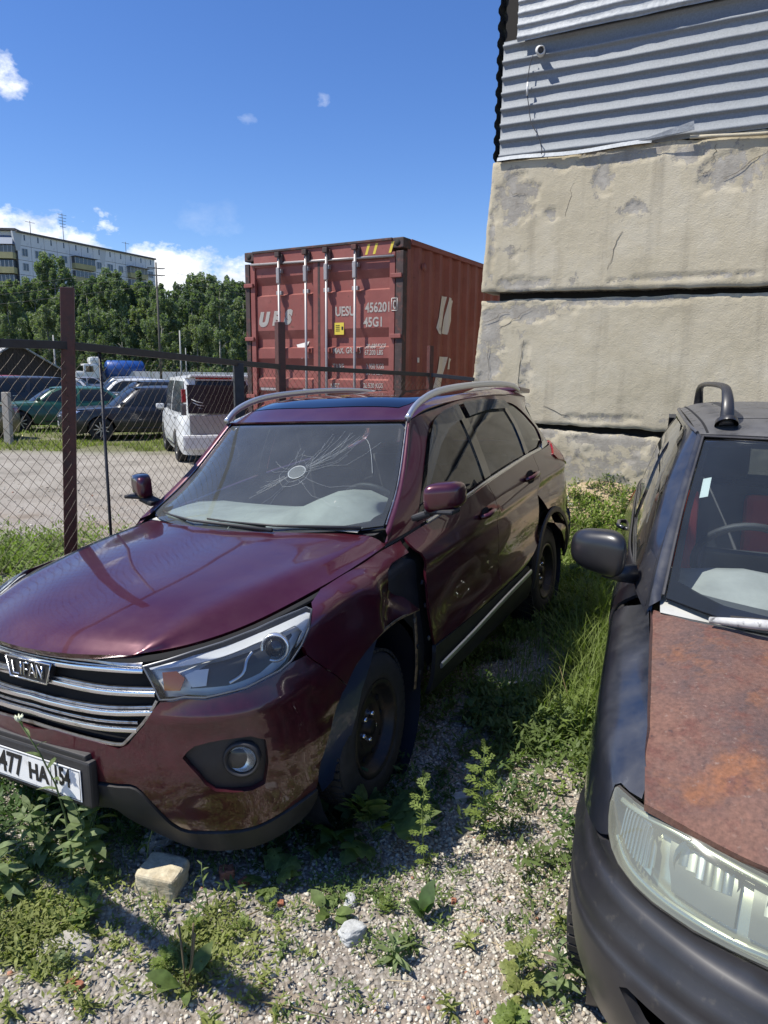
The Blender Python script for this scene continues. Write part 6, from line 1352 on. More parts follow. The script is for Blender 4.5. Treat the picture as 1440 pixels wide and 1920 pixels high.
# ================= weeds and grass =================
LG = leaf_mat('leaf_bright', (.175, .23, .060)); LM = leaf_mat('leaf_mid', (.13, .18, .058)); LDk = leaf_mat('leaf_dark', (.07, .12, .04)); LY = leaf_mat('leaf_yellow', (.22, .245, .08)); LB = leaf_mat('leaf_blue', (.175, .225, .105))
stm = mat('stem_green', (.10, .14, .045), .7); stb = mat('stem_brown', (.16, .12, .06), .8); flw = mat('flower_pale', (.55, .58, .42), .8)
def leaf_mesh(kind, seed=0):
    r = random.Random(seed); V = []; F = []
    def lobe(x0, y0, ang, L, w, n=3, z=0, curl=.12):
        b = len(V); ca, sa = math.cos(ang), math.sin(ang)
        for i in range(n+1):
            f = i/n; ww = w*math.sin(math.pi*min(.98, .12+.88*f))**.8 if i < n else 0
            cx, cy = x0+ca*L*f, y0+sa*L*f; zz = z-curl*L*f*f+.04*L*math.sin(f*3)
            if i == n: V.append((cx, cy, zz))
            else: V.extend([(cx+sa*ww, cy-ca*ww, zz+.10*ww), (cx, cy, zz-.05*ww), (cx-sa*ww, cy+ca*ww, zz+.10*ww)])
        for i in range(n-1):
            k = b+i*3; F.extend([(k, k+3, k+4, k+1), (k+1, k+4, k+5, k+2)])
        k = b+(n-1)*3; F.extend([(k, b+n*3, k+1), (k+1, b+n*3, k+2)])
    if kind == 'lobed':      # deeply cut, mugwort-like
        lobe(0, 0, 0, 1.0, .055)
        for f, a, L in ((.22, .9, .42), (.42, .8, .50), (.64, .65, .38)):
            for s in (1, -1):
                lobe(f, 0, s*a, L, .05); lobe(f+L*.4*math.cos(a), s*L*.4*math.sin(a), s*(a+.5), L*.42, .032); lobe(f+L*.45*math.cos(a), s*L*.45*math.sin(a), s*(a-.55), L*.40, .032)
        lobe(.78, 0, .5, .22, .03); lobe(.78, 0, -.5, .22, .03)
    elif kind == 'lance': lobe(0, 0, 0, 1, .13, 5, 0, .35)
    elif kind == 'oval': lobe(.12, 0, 0, .88, .27, 5, 0, .28); lobe(0, 0, 0, .2, .02, 2)
    elif kind == 'toothed':      # broad lobed leaf, burdock or celandine
        lobe(0, 0, 0, 1.0, .20, 5, 0, .3)
        for f, a, L in ((.12, 1.1, .42), (.34, .95, .48), (.58, .8, .38)):
            for s in (1, -1): lobe(f, 0, s*a, L, .15, 4, 0, .25)
    me = mesh('leaf_'+kind, V, F, None, True); return me
LMESH = {}
def leafm(kind, m):
    k = (kind, m.name)
    if k not in LMESH: me = leaf_mesh(kind); me.materials.append(m); LMESH[k] = me
    return LMESH[k]
def weed(label, x, y, h, kind, m, n, L, seed, lean=(0, 0), spread=1.0, rosette=False, stems=1, cat='weed', group='weeds growing through the gravel', top=None, petiole=.0, up=.5):
    r = random.Random(seed); t_ = thing('weed_plant', label, cat, (x, y, float(terr(x, y))-.004), r.uniform(0, 6.28), group)
    for s_ in range(stems):
        ln = (lean[0]+r.uniform(-.12, .12)*(stems > 1)*2.2, lean[1]+r.uniform(-.12, .12)*(stems > 1)*2.2); hh = h*(1 if s_ == 0 else r.uniform(.55, .9))
        if rosette: hh = h*.15
        def sp(f): return Vector((ln[0]*hh*f*f*1.3+.01*math.sin(f*5+seed), ln[1]*hh*f*f*1.3+.01*math.cos(f*4+seed), hh*f))
        q = MB(); q.tube([sp(i/5) for i in range(6)], [.0035*(h/.3)**.5*(1-.6*i/5) for i in range(6)], 5); q.build('stem', stm, t_)
        for i in range(n):
            f = (i+.6)/n if not rosette else r.uniform(.2, 1); f = f**.85; p = sp(min(1, f)); a = i*2.4+r.uniform(-.4, .4)+s_
            el_ = up*(.2+1.0*f)+r.uniform(-.2, .25); sz = L*(1-.45*f if not rosette else 1)*r.uniform(.75, 1.15)*(.75+.25*min(1, f*4))
            if f > .93: el_ = r.uniform(.7, 1.3); sz *= .7
            o = obj('leaf', leafm(kind, m), None, t_); Rm = Matrix.Rotation(a, 4, 'Z') @ Matrix.Rotation(-el_, 4, 'Y') @ Matrix.Rotation(r.uniform(-.5, .5), 4, 'X')
            if petiole:
                d = Rm.to_3x3() @ Vector((1, 0, 0)); q = MB(); q.tube([p, p+d*petiole*.5+Vector((0, 0, .004)), p+d*petiole], [.0022, .0018, .0015], 4); q.build('leaf_stalk', stm, t_); p = p+d*petiole
            o.matrix_local = Matrix.Translation(p) @ Rm @ Matrix.Diagonal((sz, sz*spread, sz, 1))
        if top == 'bud':
            q = MB()
            for k in range(7): a = k*.9; d = Vector((math.cos(a)*.5, math.sin(a)*.5, .8)).normalized(); p = sp(1); q.tube([p, p+d*.012, p+d*.026], [.004, .006, .001], 5)
            q.build('flower_bud', flw, t_)
    return t_
# two tall mugworts between the cars
weed('tall mugwort with finely cut leaves, the bushier of the two beside the shadow edge', .41, 2.53, .40, 'lobed', LG, 30, .105, 3, (-.04, .0), stems=1, up=.35)
weed('slender mugwort with cut leaves standing left of the bushier one', .165, 2.36, .385, 'lobed', LG, 20, .085, 4, (-.06, .0), up=.4)
weed('big-leaved weed spreading under the front bumper beside the wheel', -.02, 2.50, .25, 'toothed', LM, 15, .17, 5, (.1, .05), rosette=True, petiole=.10, up=.95)
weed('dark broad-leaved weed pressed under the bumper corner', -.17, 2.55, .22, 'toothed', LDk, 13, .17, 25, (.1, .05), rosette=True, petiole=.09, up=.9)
weed('broad lobed weed left of centre below the bumper lip', -.38, 2.25, .10, 'toothed', LM, 7, .095, 6, rosette=True, petiole=.04, up=.45)
weed('broad lobed weed just right of its larger neighbour below the bumper', -.20, 2.33, .10, 'toothed', LM, 4, .085, 7, rosette=True, petiole=.05, up=.5)
weed('upright dock with wavy leaves in the middle of the gravel', .15, 2.07, .16, 'oval', LDk, 6, .10, 8, rosette=True, up=1.25, petiole=.01)
weed('small weed with oval leaves above the white stone', -.16, 2.10, .09, 'oval', LM, 7, .07, 9, rosette=True, up=.55, petiole=.02)
weed('leafy weed with pointed leaves right of the white stone', .045, 1.89, .10, 'lance', LB, 12, .085, 10, stems=2, up=.7)
weed('low weed with narrow leaves between the dock and the pointed weed', .10, 1.97, .07, 'lance', LM, 9, .06, 11, stems=2, up=.5)
weed('large weed with lobed yellow-green leaves near the black bumper', .43, 1.80, .17, 'toothed', LY, 9, .07, 12, stems=2, up=.5, petiole=.02)
weed('tall pointed-leaf weed at the lower right beside the lobed one', .53, 1.77, .20, 'lance', LB, 18, .09, 13, stems=2, up=.7)
weed('cut-leaved weed rising behind the yellow-green one', .455, 1.88, .19, 'lobed', LG, 14, .055, 14, up=.5)
weed('small sprig on the sunlit gravel near the rusty car', .74, 2.90, .13, 'oval', LM, 7, .06, 15, up=1.0)
weed('small weed at the foot of the black bumper', .60, 2.06, .09, 'lance', LY, 9, .05, 16, stems=2)
weed('small weed beside the front tyre of the black wagon', .66, 1.84, .08, 'lance', LY, 10, .06, 17, stems=2)
# the clump at the lower left in front of the number plate
weed('tall weed whose bud stands in front of the grille', -1.07, 2.20, .64, 'lance', LB, 13, .085, 18, (-.12, .1), top='bud', up=.7)
weed('leafy weed under the number plate with downy leaves', -1.02, 2.22, .34, 'lance', LB, 14, .13, 19, (.0, .0), spread=1.5, stems=3, up=.6)
weed('bushy weed left of the plate weeds', -1.22, 2.30, .28, 'lance', LB, 13, .12, 20, (-.1, .0), spread=1.5, stems=3, up=.6)
weed('weed with long grey-green leaves at the lower left edge', -1.27, 2.12, .20, 'lance', LB, 12, .13, 21, (-.2, 0), spread=1.5, stems=2, up=.4)
weed('thin weed with a yellow bud right of the plate', -.83, 2.27, .26, 'lance', LM, 8, .06, 22, (.1, 0), top='bud', up=.8)
weed('small leafy weed left of the pale brick', -.98, 2.02, .12, 'oval', LM, 9, .07, 23, stems=2, up=.5)
weed('thin upright sprig right of the pale brick', -.60, 2.13, .17, 'lance', LM, 8, .05, 24, up=.7)
pl = weed('broad plantain with seed spikes at the lower left', -.57, 1.80, .16, 'oval', LM, 9, .085, 26, rosette=True, up=.7, spread=.85, petiole=.03)
for k in range(4):
    q = MB(); a = k*1.3; q.tube([(0, 0, 0), (.02*math.cos(a), .02*math.sin(a), .10), (.035*math.cos(a), .035*math.sin(a), .21)], [.002, .002, .0035], 5); q.build('seed_spike', stb, pl)
weed('cut-leaved weed beside the plantain', -.66, 1.86, .09, 'lobed', LG, 12, .055, 27, stems=3, up=.5)
for i, (x, y, h, kd, mm, lab) in enumerate(((-.85, 1.72, .07, 'lance', LY, 'yellow-green tuft left of the plantain'), (-1.05, 1.70, .08, 'lance', LY, 'yellow-green tuft at the bottom left corner'), (-1.12, 1.88, .08, 'lance', LY, 'narrow-leaved tuft above the bottom left corner'), (-.98, 1.86, .06, 'lobed', LB, 'feathery weed beside the grey lump of mortar'), (-.45, 2.02, .06, 'lobed', LG, 'feathery weed below the pale brick'), (-.62, 2.02, .06, 'lobed', LG, 'feathery weed at the brick lower corner'), (-.28, 1.72, .06, 'lance', LY, 'tiny yellow-green sprout at the bottom centre'), (.20, 1.72, .07, 'lance', LY, 'small sprout at the bottom between the gravel patches'), (.02, 2.12, .06, 'lobed', LG, 'feathery sprout beneath the slender mugwort'), (.28, 1.95, .07, 'lance', LY, 'yellowish sprout right of the dock'), (-.30, 1.93, .05, 'lance', LM, 'small sprout left of the white stone'), (.36, 1.66, .09, 'toothed', LG, 'lobed seedling at the bottom right'), (-.36, 2.10, .06, 'lobed', LG, 'feathery sprout under the broad lobed weed'), (.66, 1.62, .10, 'toothed', LM, 'lobed weed at the bottom edge by the black bumper'), (-.47, 1.65, .08, 'lance', LY, 'narrow sprout below the plantain'))):
    weed(lab, x, y, h, kd, mm, 10, h*.75, 40+i, stems=2, up=.6)
# between the cars and at the wall
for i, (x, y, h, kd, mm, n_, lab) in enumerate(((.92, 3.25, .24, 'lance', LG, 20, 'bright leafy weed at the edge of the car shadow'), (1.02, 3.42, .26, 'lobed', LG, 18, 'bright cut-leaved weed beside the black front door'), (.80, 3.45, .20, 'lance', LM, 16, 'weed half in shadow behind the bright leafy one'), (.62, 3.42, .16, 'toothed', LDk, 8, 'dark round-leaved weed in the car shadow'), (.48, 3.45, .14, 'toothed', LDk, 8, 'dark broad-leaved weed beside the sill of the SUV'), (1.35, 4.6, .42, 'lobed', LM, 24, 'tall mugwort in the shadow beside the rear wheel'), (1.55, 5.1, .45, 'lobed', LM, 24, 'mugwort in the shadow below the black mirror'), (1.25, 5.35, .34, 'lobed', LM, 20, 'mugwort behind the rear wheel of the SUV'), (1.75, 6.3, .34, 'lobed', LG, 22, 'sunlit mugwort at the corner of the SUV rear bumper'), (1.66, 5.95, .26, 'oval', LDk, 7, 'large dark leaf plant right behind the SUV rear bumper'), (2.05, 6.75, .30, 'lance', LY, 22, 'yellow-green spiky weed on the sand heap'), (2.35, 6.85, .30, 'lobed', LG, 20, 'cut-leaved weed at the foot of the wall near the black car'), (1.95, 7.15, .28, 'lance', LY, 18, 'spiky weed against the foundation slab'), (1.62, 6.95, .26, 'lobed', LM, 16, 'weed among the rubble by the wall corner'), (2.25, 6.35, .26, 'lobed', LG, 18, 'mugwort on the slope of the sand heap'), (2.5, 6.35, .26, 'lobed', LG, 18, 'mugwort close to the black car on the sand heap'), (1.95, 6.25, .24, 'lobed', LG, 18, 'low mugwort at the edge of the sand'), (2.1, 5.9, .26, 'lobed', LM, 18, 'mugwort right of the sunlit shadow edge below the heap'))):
    weed(lab, x, y, h, kd, mm, n_, .085 if kd != 'oval' else .16, 70+i, stems=2, up=.5, group='weeds between the parked cars and the wall')
def blades(name, xy, h, w, m, curve=.5, seed=1):
    r = np.random.default_rng(seed); n = len(xy); h = h*r.uniform(.5, 1.2, n); a = r.uniform(0, 2*np.pi, n); d = np.stack([np.cos(a), np.sin(a)], -1); cv = curve*r.uniform(.2, 1.2, n)*h; z0 = terr(xy[:, 0], xy[:, 1])-.003; pr = np.stack([-d[:, 1], d[:, 0]], -1)
    V = []
    for f, ww in ((0, 1), (.45, .9), (.8, .55), (1, 0)):
        c = xy+d*(cv*f*f)[:, None]; z = z0+h*(f-.35*f*f*cv/np.maximum(h, 1e-6))
        for s in ((1, -1) if ww else (1,)): V.append(np.stack([c[:, 0]+pr[:, 0]*w*ww*s, c[:, 1]+pr[:, 1]*w*ww*s, z], -1))
    V = np.stack(V, 1).reshape(-1, 3); k = np.arange(n)[:, None]*7
    T = np.concatenate([k+np.array([[0, 1, 3]]), k+np.array([[0, 3, 2]]), k+np.array([[2, 3, 5]]), k+np.array([[2, 5, 4]]), k+np.array([[4, 5, 6]])])
    return tag(obj(name, fast_mesh(name, V, T, m), None), kind='stuff')
def herb(name, xy, h, ls, m, seed=1, per=16):
    """low creeping herb: short leaves scattered through a soft cushion"""
    r = np.random.default_rng(seed); n = len(xy)*per; i = np.repeat(np.arange(len(xy)), per); hh = h*r.uniform(.4, 1.3, len(xy))[i]
    f = r.random(n); z = hh*f; c = np.concatenate([xy[i]+r.normal(size=(n, 2))*(.012+.22*hh*(1-.5*f))[:, None], (terr(xy[i, 0], xy[i, 1])+z)[:, None]], 1)
    a = r.uniform(0, 2*np.pi, n); e = r.uniform(-.2, 1.1, n); u = np.stack([np.cos(a)*np.cos(e), np.sin(a)*np.cos(e), np.sin(e)], -1); w_ = np.cross(u, [0, 0, 1.]); w_ /= np.maximum(np.linalg.norm(w_, axis=1, keepdims=True), 1e-6); s = ls*r.uniform(.5, 1.3, n)[:, None]
    V = np.stack([c, c+u*s*.5+w_*s*.17, c+u*s, c+u*s*.5-w_*s*.17], 1).reshape(-1, 3)
    return tag(obj(name, fast_mesh(name, V, np.arange(4*n).reshape(n, 4), m), None), kind='stuff')
def spot(n, cx, cy, sx_, sy_, seed, th=.45, sc=2.0):
    r = np.random.default_rng(seed); P = np.stack([r.normal(cx, sx_, n), r.normal(cy, sy_, n)], -1); k = vnoise(P[:, 0], P[:, 1], sc, 3, .5, seed) > th; return P[k]
# bottom left cushions of narrow yellow-green herb
herb('ground_herb', np.concatenate([spot(420, -1.15, 1.95, .20, .16, 1), spot(260, -.68, 1.95, .16, .10, 2), spot(260, -.75, 1.66, .22, .08, 3), spot(150, -.50, 1.85, .08, .08, 4)]), .045, .026, LY, 31, 18)
herb('ground_herb', np.concatenate([spot(320, -1.0, 2.2, .25, .10, 5), spot(200, -.5, 2.15, .3, .10, 6), spot(130, .0, 2.2, .3, .12, 7, .5), spot(150, .35, 1.75, .25, .12, 8, .5), spot(90, .6, 2.3, .08, .3, 9)]), .035, .022, LM, 32, 14)
# shade strip between the cars, growing denser towards the wall
herb('ground_herb', np.concatenate([spot(1500, 1.0, 4.1, .32, .62, 11, .30), spot(900, 1.5, 5.3, .32, .55, 12, .3), spot(500, .62, 3.55, .22, .22, 13, .35)]), .10, .05, LM, 33, 16)
herb('ground_herb', np.concatenate([spot(420, 1.05, 3.35, .16, .2, 14, .3), spot(620, 1.50, 4.5, .14, .6, 15, .3), spot(1300, 1.95, 6.0, .35, .40, 16, .3), spot(700, 2.1, 6.7, .4, .3, 17, .42)]), .10, .045, LG, 34, 16)
P_ = np.concatenate([spot(900, 1.62, 4.75, .10, .45, 21, .2), spot(500, 1.30, 4.0, .10, .3, 22, .2), spot(260, 1.1, 3.5, .12, .2, 23, .2)]); blades('tall_grass', P_, .36, .0028, LG, .9, 3)
P_ = np.concatenate([spot(700, 1.95, 6.1, .30, .4, 51, .3)]); blades('tall_grass', P_, .30, .0028, LY, .8, 14)
P_ = np.concatenate([spot(1500, 1.1, 4.4, .35, .7, 24, .3), spot(500, 1.9, 6.1, .4, .4, 25, .3)]); blades('tall_grass', P_, .16, .0026, LM, .7, 4)
q = None
# under and around the SUV front, along the fence, beyond it
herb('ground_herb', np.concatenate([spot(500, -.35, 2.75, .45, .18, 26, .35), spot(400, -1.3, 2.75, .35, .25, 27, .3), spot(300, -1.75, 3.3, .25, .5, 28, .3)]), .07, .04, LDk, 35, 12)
herb('ground_herb', np.concatenate([spot(700, -3.7, 6.6, .55, .5, 29, .2), spot(300, -2.6, 5.2, .3, .5, 30, .4), spot(300, -2.4, 4.2, .3, .5, 31, .4), spot(260, -1.1, 6.6, .3, .6, 32, .3)]), .17, .055, LG, 36, 18)
r = np.random.default_rng(8); P_ = np.stack([r.uniform(-24, 2, 26000), r.uniform(16.4, 19.5, 26000)], -1); P_ = P_[vnoise(P_[:, 0], P_[:, 1], .7, 3, .5, 3) > .46]; blades('lawn_grass', P_, .11, .009, LY, .6, 6)
P_ = np.stack([r.uniform(-30, 2, 16000), r.uniform(19.5, 30, 16000)], -1); blades('lawn_grass', P_, .14, .012, LG, .6, 7)
blades('lawn_grass', spot(500, -.95, 2.35, .35, .15, 41, .3), .09, .0016, LM, .8, 9)
# ================= loose stones and bricks =================
def lump(name, x, y, d, rz, m, label, seed, cat='stone', rough=.09, sub=4, sink=.2, tilt=0, boxy=.25):
    bm = bmesh.new(); bmesh.ops.create_cube(bm, size=1); bmesh.ops.subdivide_edges(bm, edges=bm.edges[:], cuts=sub+4, use_grid_fill=True); r = random.Random(seed)
    for v in bm.verts:
        p = max(2.2, 14*(1-boxy)**2); q_ = v.co*2; L_ = (abs(q_.x)**p+abs(q_.y)**p+abs(q_.z)**p)**(1/p); v.co = q_/L_*.5
    bmesh.ops.triangulate(bm, faces=bm.faces[:])
    V = np.array([v.co for v in bm.verts]); n1_ = vnoise(V[:, 0]+V[:, 2]*1.7, V[:, 1]+V[:, 2]*.9, 2.2, 4, .55, seed)-.5; n2_ = vnoise(V[:, 1]-V[:, 2], V[:, 0]*1.3+V[:, 2], 2.7, 4, .55, seed+3)-.5
    for v, a, b in zip(bm.verts, n1_, n2_): v.co += v.co.normalized()*(a*rough*2.2)+Vector((b, a, -b))*rough*.6
    for v in bm.verts: v.co = Vector((v.co.x*d[0], v.co.y*d[1], v.co.z*d[2]))
    me = bpy.data.meshes.new(name); bm.to_mesh(me); bm.free(); o = obj(name, me, m); o.location = (x, y, float(terr(x, y))+d[2]*(.5-sink)); o.rotation_euler = (math.radians(tilt), math.radians(tilt*.6), math.radians(rz)); return tag(o, label, cat)
brk = mat('pale_brick', (.50, .44, .31), .9, noise=(50, .22), alt=((.36, .29, .18), 9, .5, .65), bump=(90, .6, .004)); wst = mat('white_stone', (.42, .43, .42), .8, noise=(20, .3), alt=((.26, .27, .27), 12, .5, .6), bump=(30, .5, .006)); rbr = mat('red_brick', (.30, .12, .07), .9, noise=(40, .3), bump=(60, .6, .004)); grs_ = mat('grey_lump', (.33, .31, .28), .9, noise=(30, .25), bump=(50, .6, .005))
lump('brick', -.765, 2.20, (.155, .125, .095), -14, brk, 'broken pale yellow brick lying on the soil below the bumper', 1, 'brick', .05, 6, .15, 3, .2)
lump('stone', -.085, 2.00, (.085, .065, .055), 35, wst, 'angular white-grey stone in the middle of the gravel', 2, rough=.16, sink=.2, boxy=.5)
lump('brick', -.555, 2.27, (.05, .045, .04), 20, rbr, 'crumbled red brick fragment right of the pale brick', 3, 'brick', .22, 3)
lump('brick', -.485, 2.235, (.03, .03, .028), 50, rbr, 'small rounded red brick fragment next to the crumbled one', 4, 'brick', .22, 3)
lump('brick', -.905, 1.80, (.055, .03, .02), -30, rbr, 'flat red brick shard at the lower left', 5, 'brick', .15, 3, .1)
lump('stone', -.98, 1.93, (.18, .12, .05), 15, grs_, 'grey lump of old mortar at the lower left', 6, rough=.2, sub=6, sink=.35, boxy=.7)
lump('stone', .34, 2.78, (.06, .05, .03), 20, wst, 'flat pale stone in the shadow beside the front tyre', 7, rough=.16)
lump('stone', -.84, 2.38, (.14, .10, .09), 60, grs_, 'clod of earth and grit under the number plate', 8, rough=.3, sub=6, sink=.4, boxy=.7)
lump('stone', -.10, 2.14, (.05, .04, .035), 80, wst, 'grey angular pebble under the small oval-leaved weed', 9, rough=.2, boxy=.5)
lump('brick', .26, 2.16, (.025, .018, .015), 80, rbr, 'small red brick chip under the slender mugwort', 10, 'brick', .2, 2)
lump('brick', -.34, 2.14, (.022, .022, .018), 10, rbr, 'reddish chip below the broad lobed weed', 11, 'brick', .2, 2)
lump('stone', .80, 3.95, (.10, .05, .02), 30, wst, 'flat grey slab fragment lying in the car shadow', 12, rough=.1)
def twig(label, pts, r_): q = MB(); q.tube([Vector((x, y, float(terr(x, y))+z)) for x, y, z in pts], [r_, r_, r_*.5], 5); tag(q.build('twig', stb), label, 'twig')
twig('thin dry twig on the gravel left of the white stone', [(-.52, 2.00, .012), (-.44, 2.07, .016), (-.38, 2.12, .01)], .003)
twig('long dry twig near the bottom of the gravel', [(-.40, 1.76, .01), (-.25, 1.73, .014), (-.12, 1.70, .01)], .0022)
twig('dry stalks leaning beside the black front fender', [(1.02, 3.55, .0), (1.0, 3.57, .14), (.96, 3.6, .27)], .0028)
# ================= parked cars beyond the fence =================
for nm, c, k in (('green_paint', (.008, .085, .045), {}), ('navy_paint', (.007, .009, .015), {}), ('white_paint', (.62, .63, .62), {}), ('silver_paint', (.35, .36, .37), {'metal': .6}), ('dark_paint', (.012, .013, .016), {}), ('red_paint', (.25, .02, .02), {}), ('gold_paint', (.28, .24, .13), {'metal': .4}), ('blue_paint', (.02, .06, .18), {}), ('grey_paint', (.10, .105, .11), {'metal': .4})):
    mat(nm, c, .4, coat=.55, coatr=.08, noise=(2, .1), dust=((.2, .19, .17), .2), **k)
mat('alloy', (.5, .51, .53), .3, .9); mat('tyre_simple', (.02, .02, .02), .8)
glass_mat('far_glass', (.10, .115, .12), 1.7, .02, .04)
def far_car(name, label, cat, pos, head, paint, L=4.6, Wd=1.8, Hh=1.45, belt=.92, hood=.82, kind='sedan', group='cars parked in the yard beyond the fence', rimstyle='alloy', gl='far_glass', detail=True):
    """head = direction of travel in degrees; body from lofted skins; origin on the ground at the middle"""
    x, y = pos; t_ = thing(name, label, cat, (x, y, float(terr(x, y))), math.radians(head), group)
    P = MATS[paint]; hw = Wd/2; f, r = L/2, -L/2; wb = L*.58; fx = wb/2+.02; rx = -wb/2+.02
    cols = [(f, 0), (f-.01, .35*hw), (f-.06, .65*hw), (f-.22, .9*hw), (f-.5, hw*.985), (fx, hw), (fx-.6, hw), (0, hw), (rx+.6, hw), (rx, hw), (r+.5, hw*.985), (r+.16, .9*hw), (r+.04, .65*hw), (r+.01, .35*hw), (r, 0)]
    rows = []
    for z, ins, dz in ((.20, .06, 0), (.34, .01, 0), (.50, -.015, 0), (.66, .0, 0), (.78*belt/.92+.02, .02, 0), (belt, .06, 1)):
        R_ = []
        for i, (cx, cy) in enumerate(cols):
            n = np.array([cx/L, cy/Wd*1.4]); n /= np.linalg.norm(n)+1e-9; zz = z
            if dz or z > .7:
                e = np.interp(cx, [r, r+.6, -.3, fx-.2, f-.25, f], [1.0 if kind != 'sedan' else .98, 1, 1, (hood+.06)/belt, hood/belt, (hood-.12)/belt]); zz = z*e if dz else min(z, belt*e-.04)
            R_.append((cx-n[0]*ins, max(cy-n[1]*ins, 0) if cy else 0, zz))
        rows.append(R_)
    S = Patch(rows, True)
    ar1 = arc_uv(S, fx, .31, .37, -5, 185, 12, 5, 1); ar2 = arc_uv(S, rx, .31, .37, -5, 185, 12, 9, 1)
    out = [(0, 0), (4, 0)]+[q for q in ar1 if q[1] > 0]+[(6.5, 0), (8, 0)]+[q for q in ar2 if q[1] > 0]+[(10.4, 0), (14, 0), (14, 5), (0, 5)]
    panel('body', S, out, P, t_, both=True, step=.10, rim=.03, gap=0)
    # top deck
    xs = np.linspace(f-.02, r+.02, 15); D = []
    for xx in xs:
        u = np.interp(-xx, [-c[0]-.0 for c in cols], range(15)); e_ = S(u, 5); hz = e_[2]
        D.append([(xx, 0, hz+.035), (xx, e_[1]*.5, hz+.03), (xx, e_[1]*.9, hz+.012), (xx, e_[1], hz)])
    SD = Patch(D, True); panel('bonnet' if kind == 'sedan' else 'bonnet', SD, [(0, 0), (3, 0), (3, 14), (0, 14)], P, t_, both=True, step=.15, rim=0, gap=0)
    # cabin
    if kind == 'sedan': ws0, ws1, rs1, rs0 = f-L*.255, f-L*.40, r+L*.26, r+L*.13
    elif kind == 'hatch': ws0, ws1, rs1, rs0 = f-L*.25, f-L*.39, r+L*.12, r+.10
    else: ws0, ws1, rs1, rs0 = f-L*.13, f-L*.27, r+.16, r+.06
    bz = belt-.03; tz = Hh-.05; ty = hw*(.72 if kind != 'van' else .82); by = hw*.95
    C0 = [(ws0, 0), (ws0-.06, by*.5), (ws0-.22, by*.88), (ws0-.55, by*.97), ((ws0+rs0)/2, by), (rs0+.5, by*.97), (rs0+.12, by*.86), (rs0+.02, by*.5), (rs0, 0)]
    C1 = [(ws1, 0), (ws1-.03, ty*.5), (ws1-.10, ty*.92), (ws1-.30, ty), ((ws1+rs1)/2, ty*1.02), (rs1+.3, ty), (rs1+.06, ty*.9), (rs1, ty*.5), (rs1, 0)]
    rws = []
    for k, fz in ((0, 0), (.34, .36), (.68, .72), (1, 1)):
        b_ = .035*math.sin(math.pi*k); rws.append([(a[0]+(c[0]-a[0])*k+b_*(1 if i < 2 else (-1 if i > 6 else 0)), (a[1]+(c[1]-a[1])*k)+(b_*.6 if 2 <= i <= 6 else 0), bz+(tz-bz)*fz-.0) for i, (a, c) in enumerate(zip(C0, C1))])
    G_ = Patch(rws, True); panel('cabin', G_, [(0, 0), (4, 0), (8, 0), (8, 3), (4, 3), (0, 3)], P, t_, both=True, step=.12, rim=0, gap=0)
    gm_ = MATS[gl]; dk = MATS.get('far_window') or mat('far_window', (.018, .021, .024), .22, spec=.45)
    panel('windscreen', G_, [(0, .15), (1.75, .15), (1.9, 2.82), (0, 2.82)], dk, t_, both=True, off=.006, rim=0, step=.12)
    panel('rear_window', G_, [(6.5, .3), (8, .3), (8, 2.75), (6.55, 2.75)], dk, t_, off=.006, rim=0, step=.12); panel('rear_window', G_, [(6.5, .3), (8, .3), (8, 2.75), (6.55, 2.75)], dk, t_, off=.006, rim=0, step=.12, side=-1)
    for s in (1, -1):
        panel('side_window', G_, [(2.5, .3), (3.95, .25), (3.95, 2.7), (3.1, 2.65), (2.75, 1.8)], dk, t_, off=.006, rim=0, side=s, step=.1)
        panel('side_window', G_, [(4.08, .25), (5.6, .3), (5.75, 1.8), (5.4, 2.65), (4.08, 2.7)], dk, t_, off=.006, rim=0, side=s, step=.1)
        panel('headlight', S, [(2.2, 3.5), (3.6, 3.4), (4.0, 4.1), (3.4, 4.6), (2.2, 4.4)], MATS['lamp_chrome'], t_, off=.006, side=s, step=.08)
        if kind != 'van': panel('tail_light', S, [(10.6, 3.4), (12.3, 3.3), (12.4, 4.4), (10.9, 4.6)], MATS['red_lens'], t_, off=.006, side=s, step=.08)
        for cx in (fx, rx):
            Mx = Matrix.Translation(Vector((cx, s*(hw-.12), .315))) @ Matrix.Rotation(-math.pi/2*s, 4, 'X'); q = MB()
            q.lathe([(.20, .10), (.28, .115), (.312, .09), (.315, 0), (.312, -.09), (.2, -.11)], 26, Mx); ty_ = q.build('tyre', MATS['tyre_simple'], t_)
            q = MB(); q.lathe([(.205, .10), (.195, .085), (.19, -.02), (0, -.02)], 26, Mx); rm = q.build('rim', MATS['lamp_dark'], ty_)
            for k in range(9):
                a = 2*math.pi*k/9; q = MB(); q.box(Mx @ Vector((.11*math.cos(a), .11*math.sin(a), .082)), (.17, .026, .02), (Mx @ Matrix.Rotation(a, 4, 'Z')).to_3x3()); q.build('rim_spoke', MATS['alloy'], ty_)
        q = MB(); q.box((ws0-.32, s*(hw+.06), belt+.06), (.12, .18, .12), bev=.035); q.build('mirror', P, t_)
        for u_ in (7.2, 8.8):
            p_ = S(u_, 4.3); q = MB(); q.box((p_[0], s*(p_[1]+.012), p_[2]), (.16, .02, .03)); q.build('door_handle', MATS['dull_chrome'], t_)
        strip('sill_trim', S, [(u_, .9) for u_ in np.linspace(6.1, 8.4, 8)], .05, MATS['black_plastic'], t_, off=.002, th=.01, side=s)
    rt = [[(xx, 0, tz+.05*math.sin(math.pi*k/6)**.6+.012), (xx, ty*.55, tz+.045*math.sin(math.pi*k/6)**.6+.008), (xx, ty*1.0, tz-.004)] for k, xx in enumerate(np.linspace(ws1+.01, rs1-.01, 7))]
    panel('roof', Patch(rt, True), [(0, 0), (2, 0), (2, 6), (0, 6)], P, t_, both=True, step=.15, rim=0, gap=0)
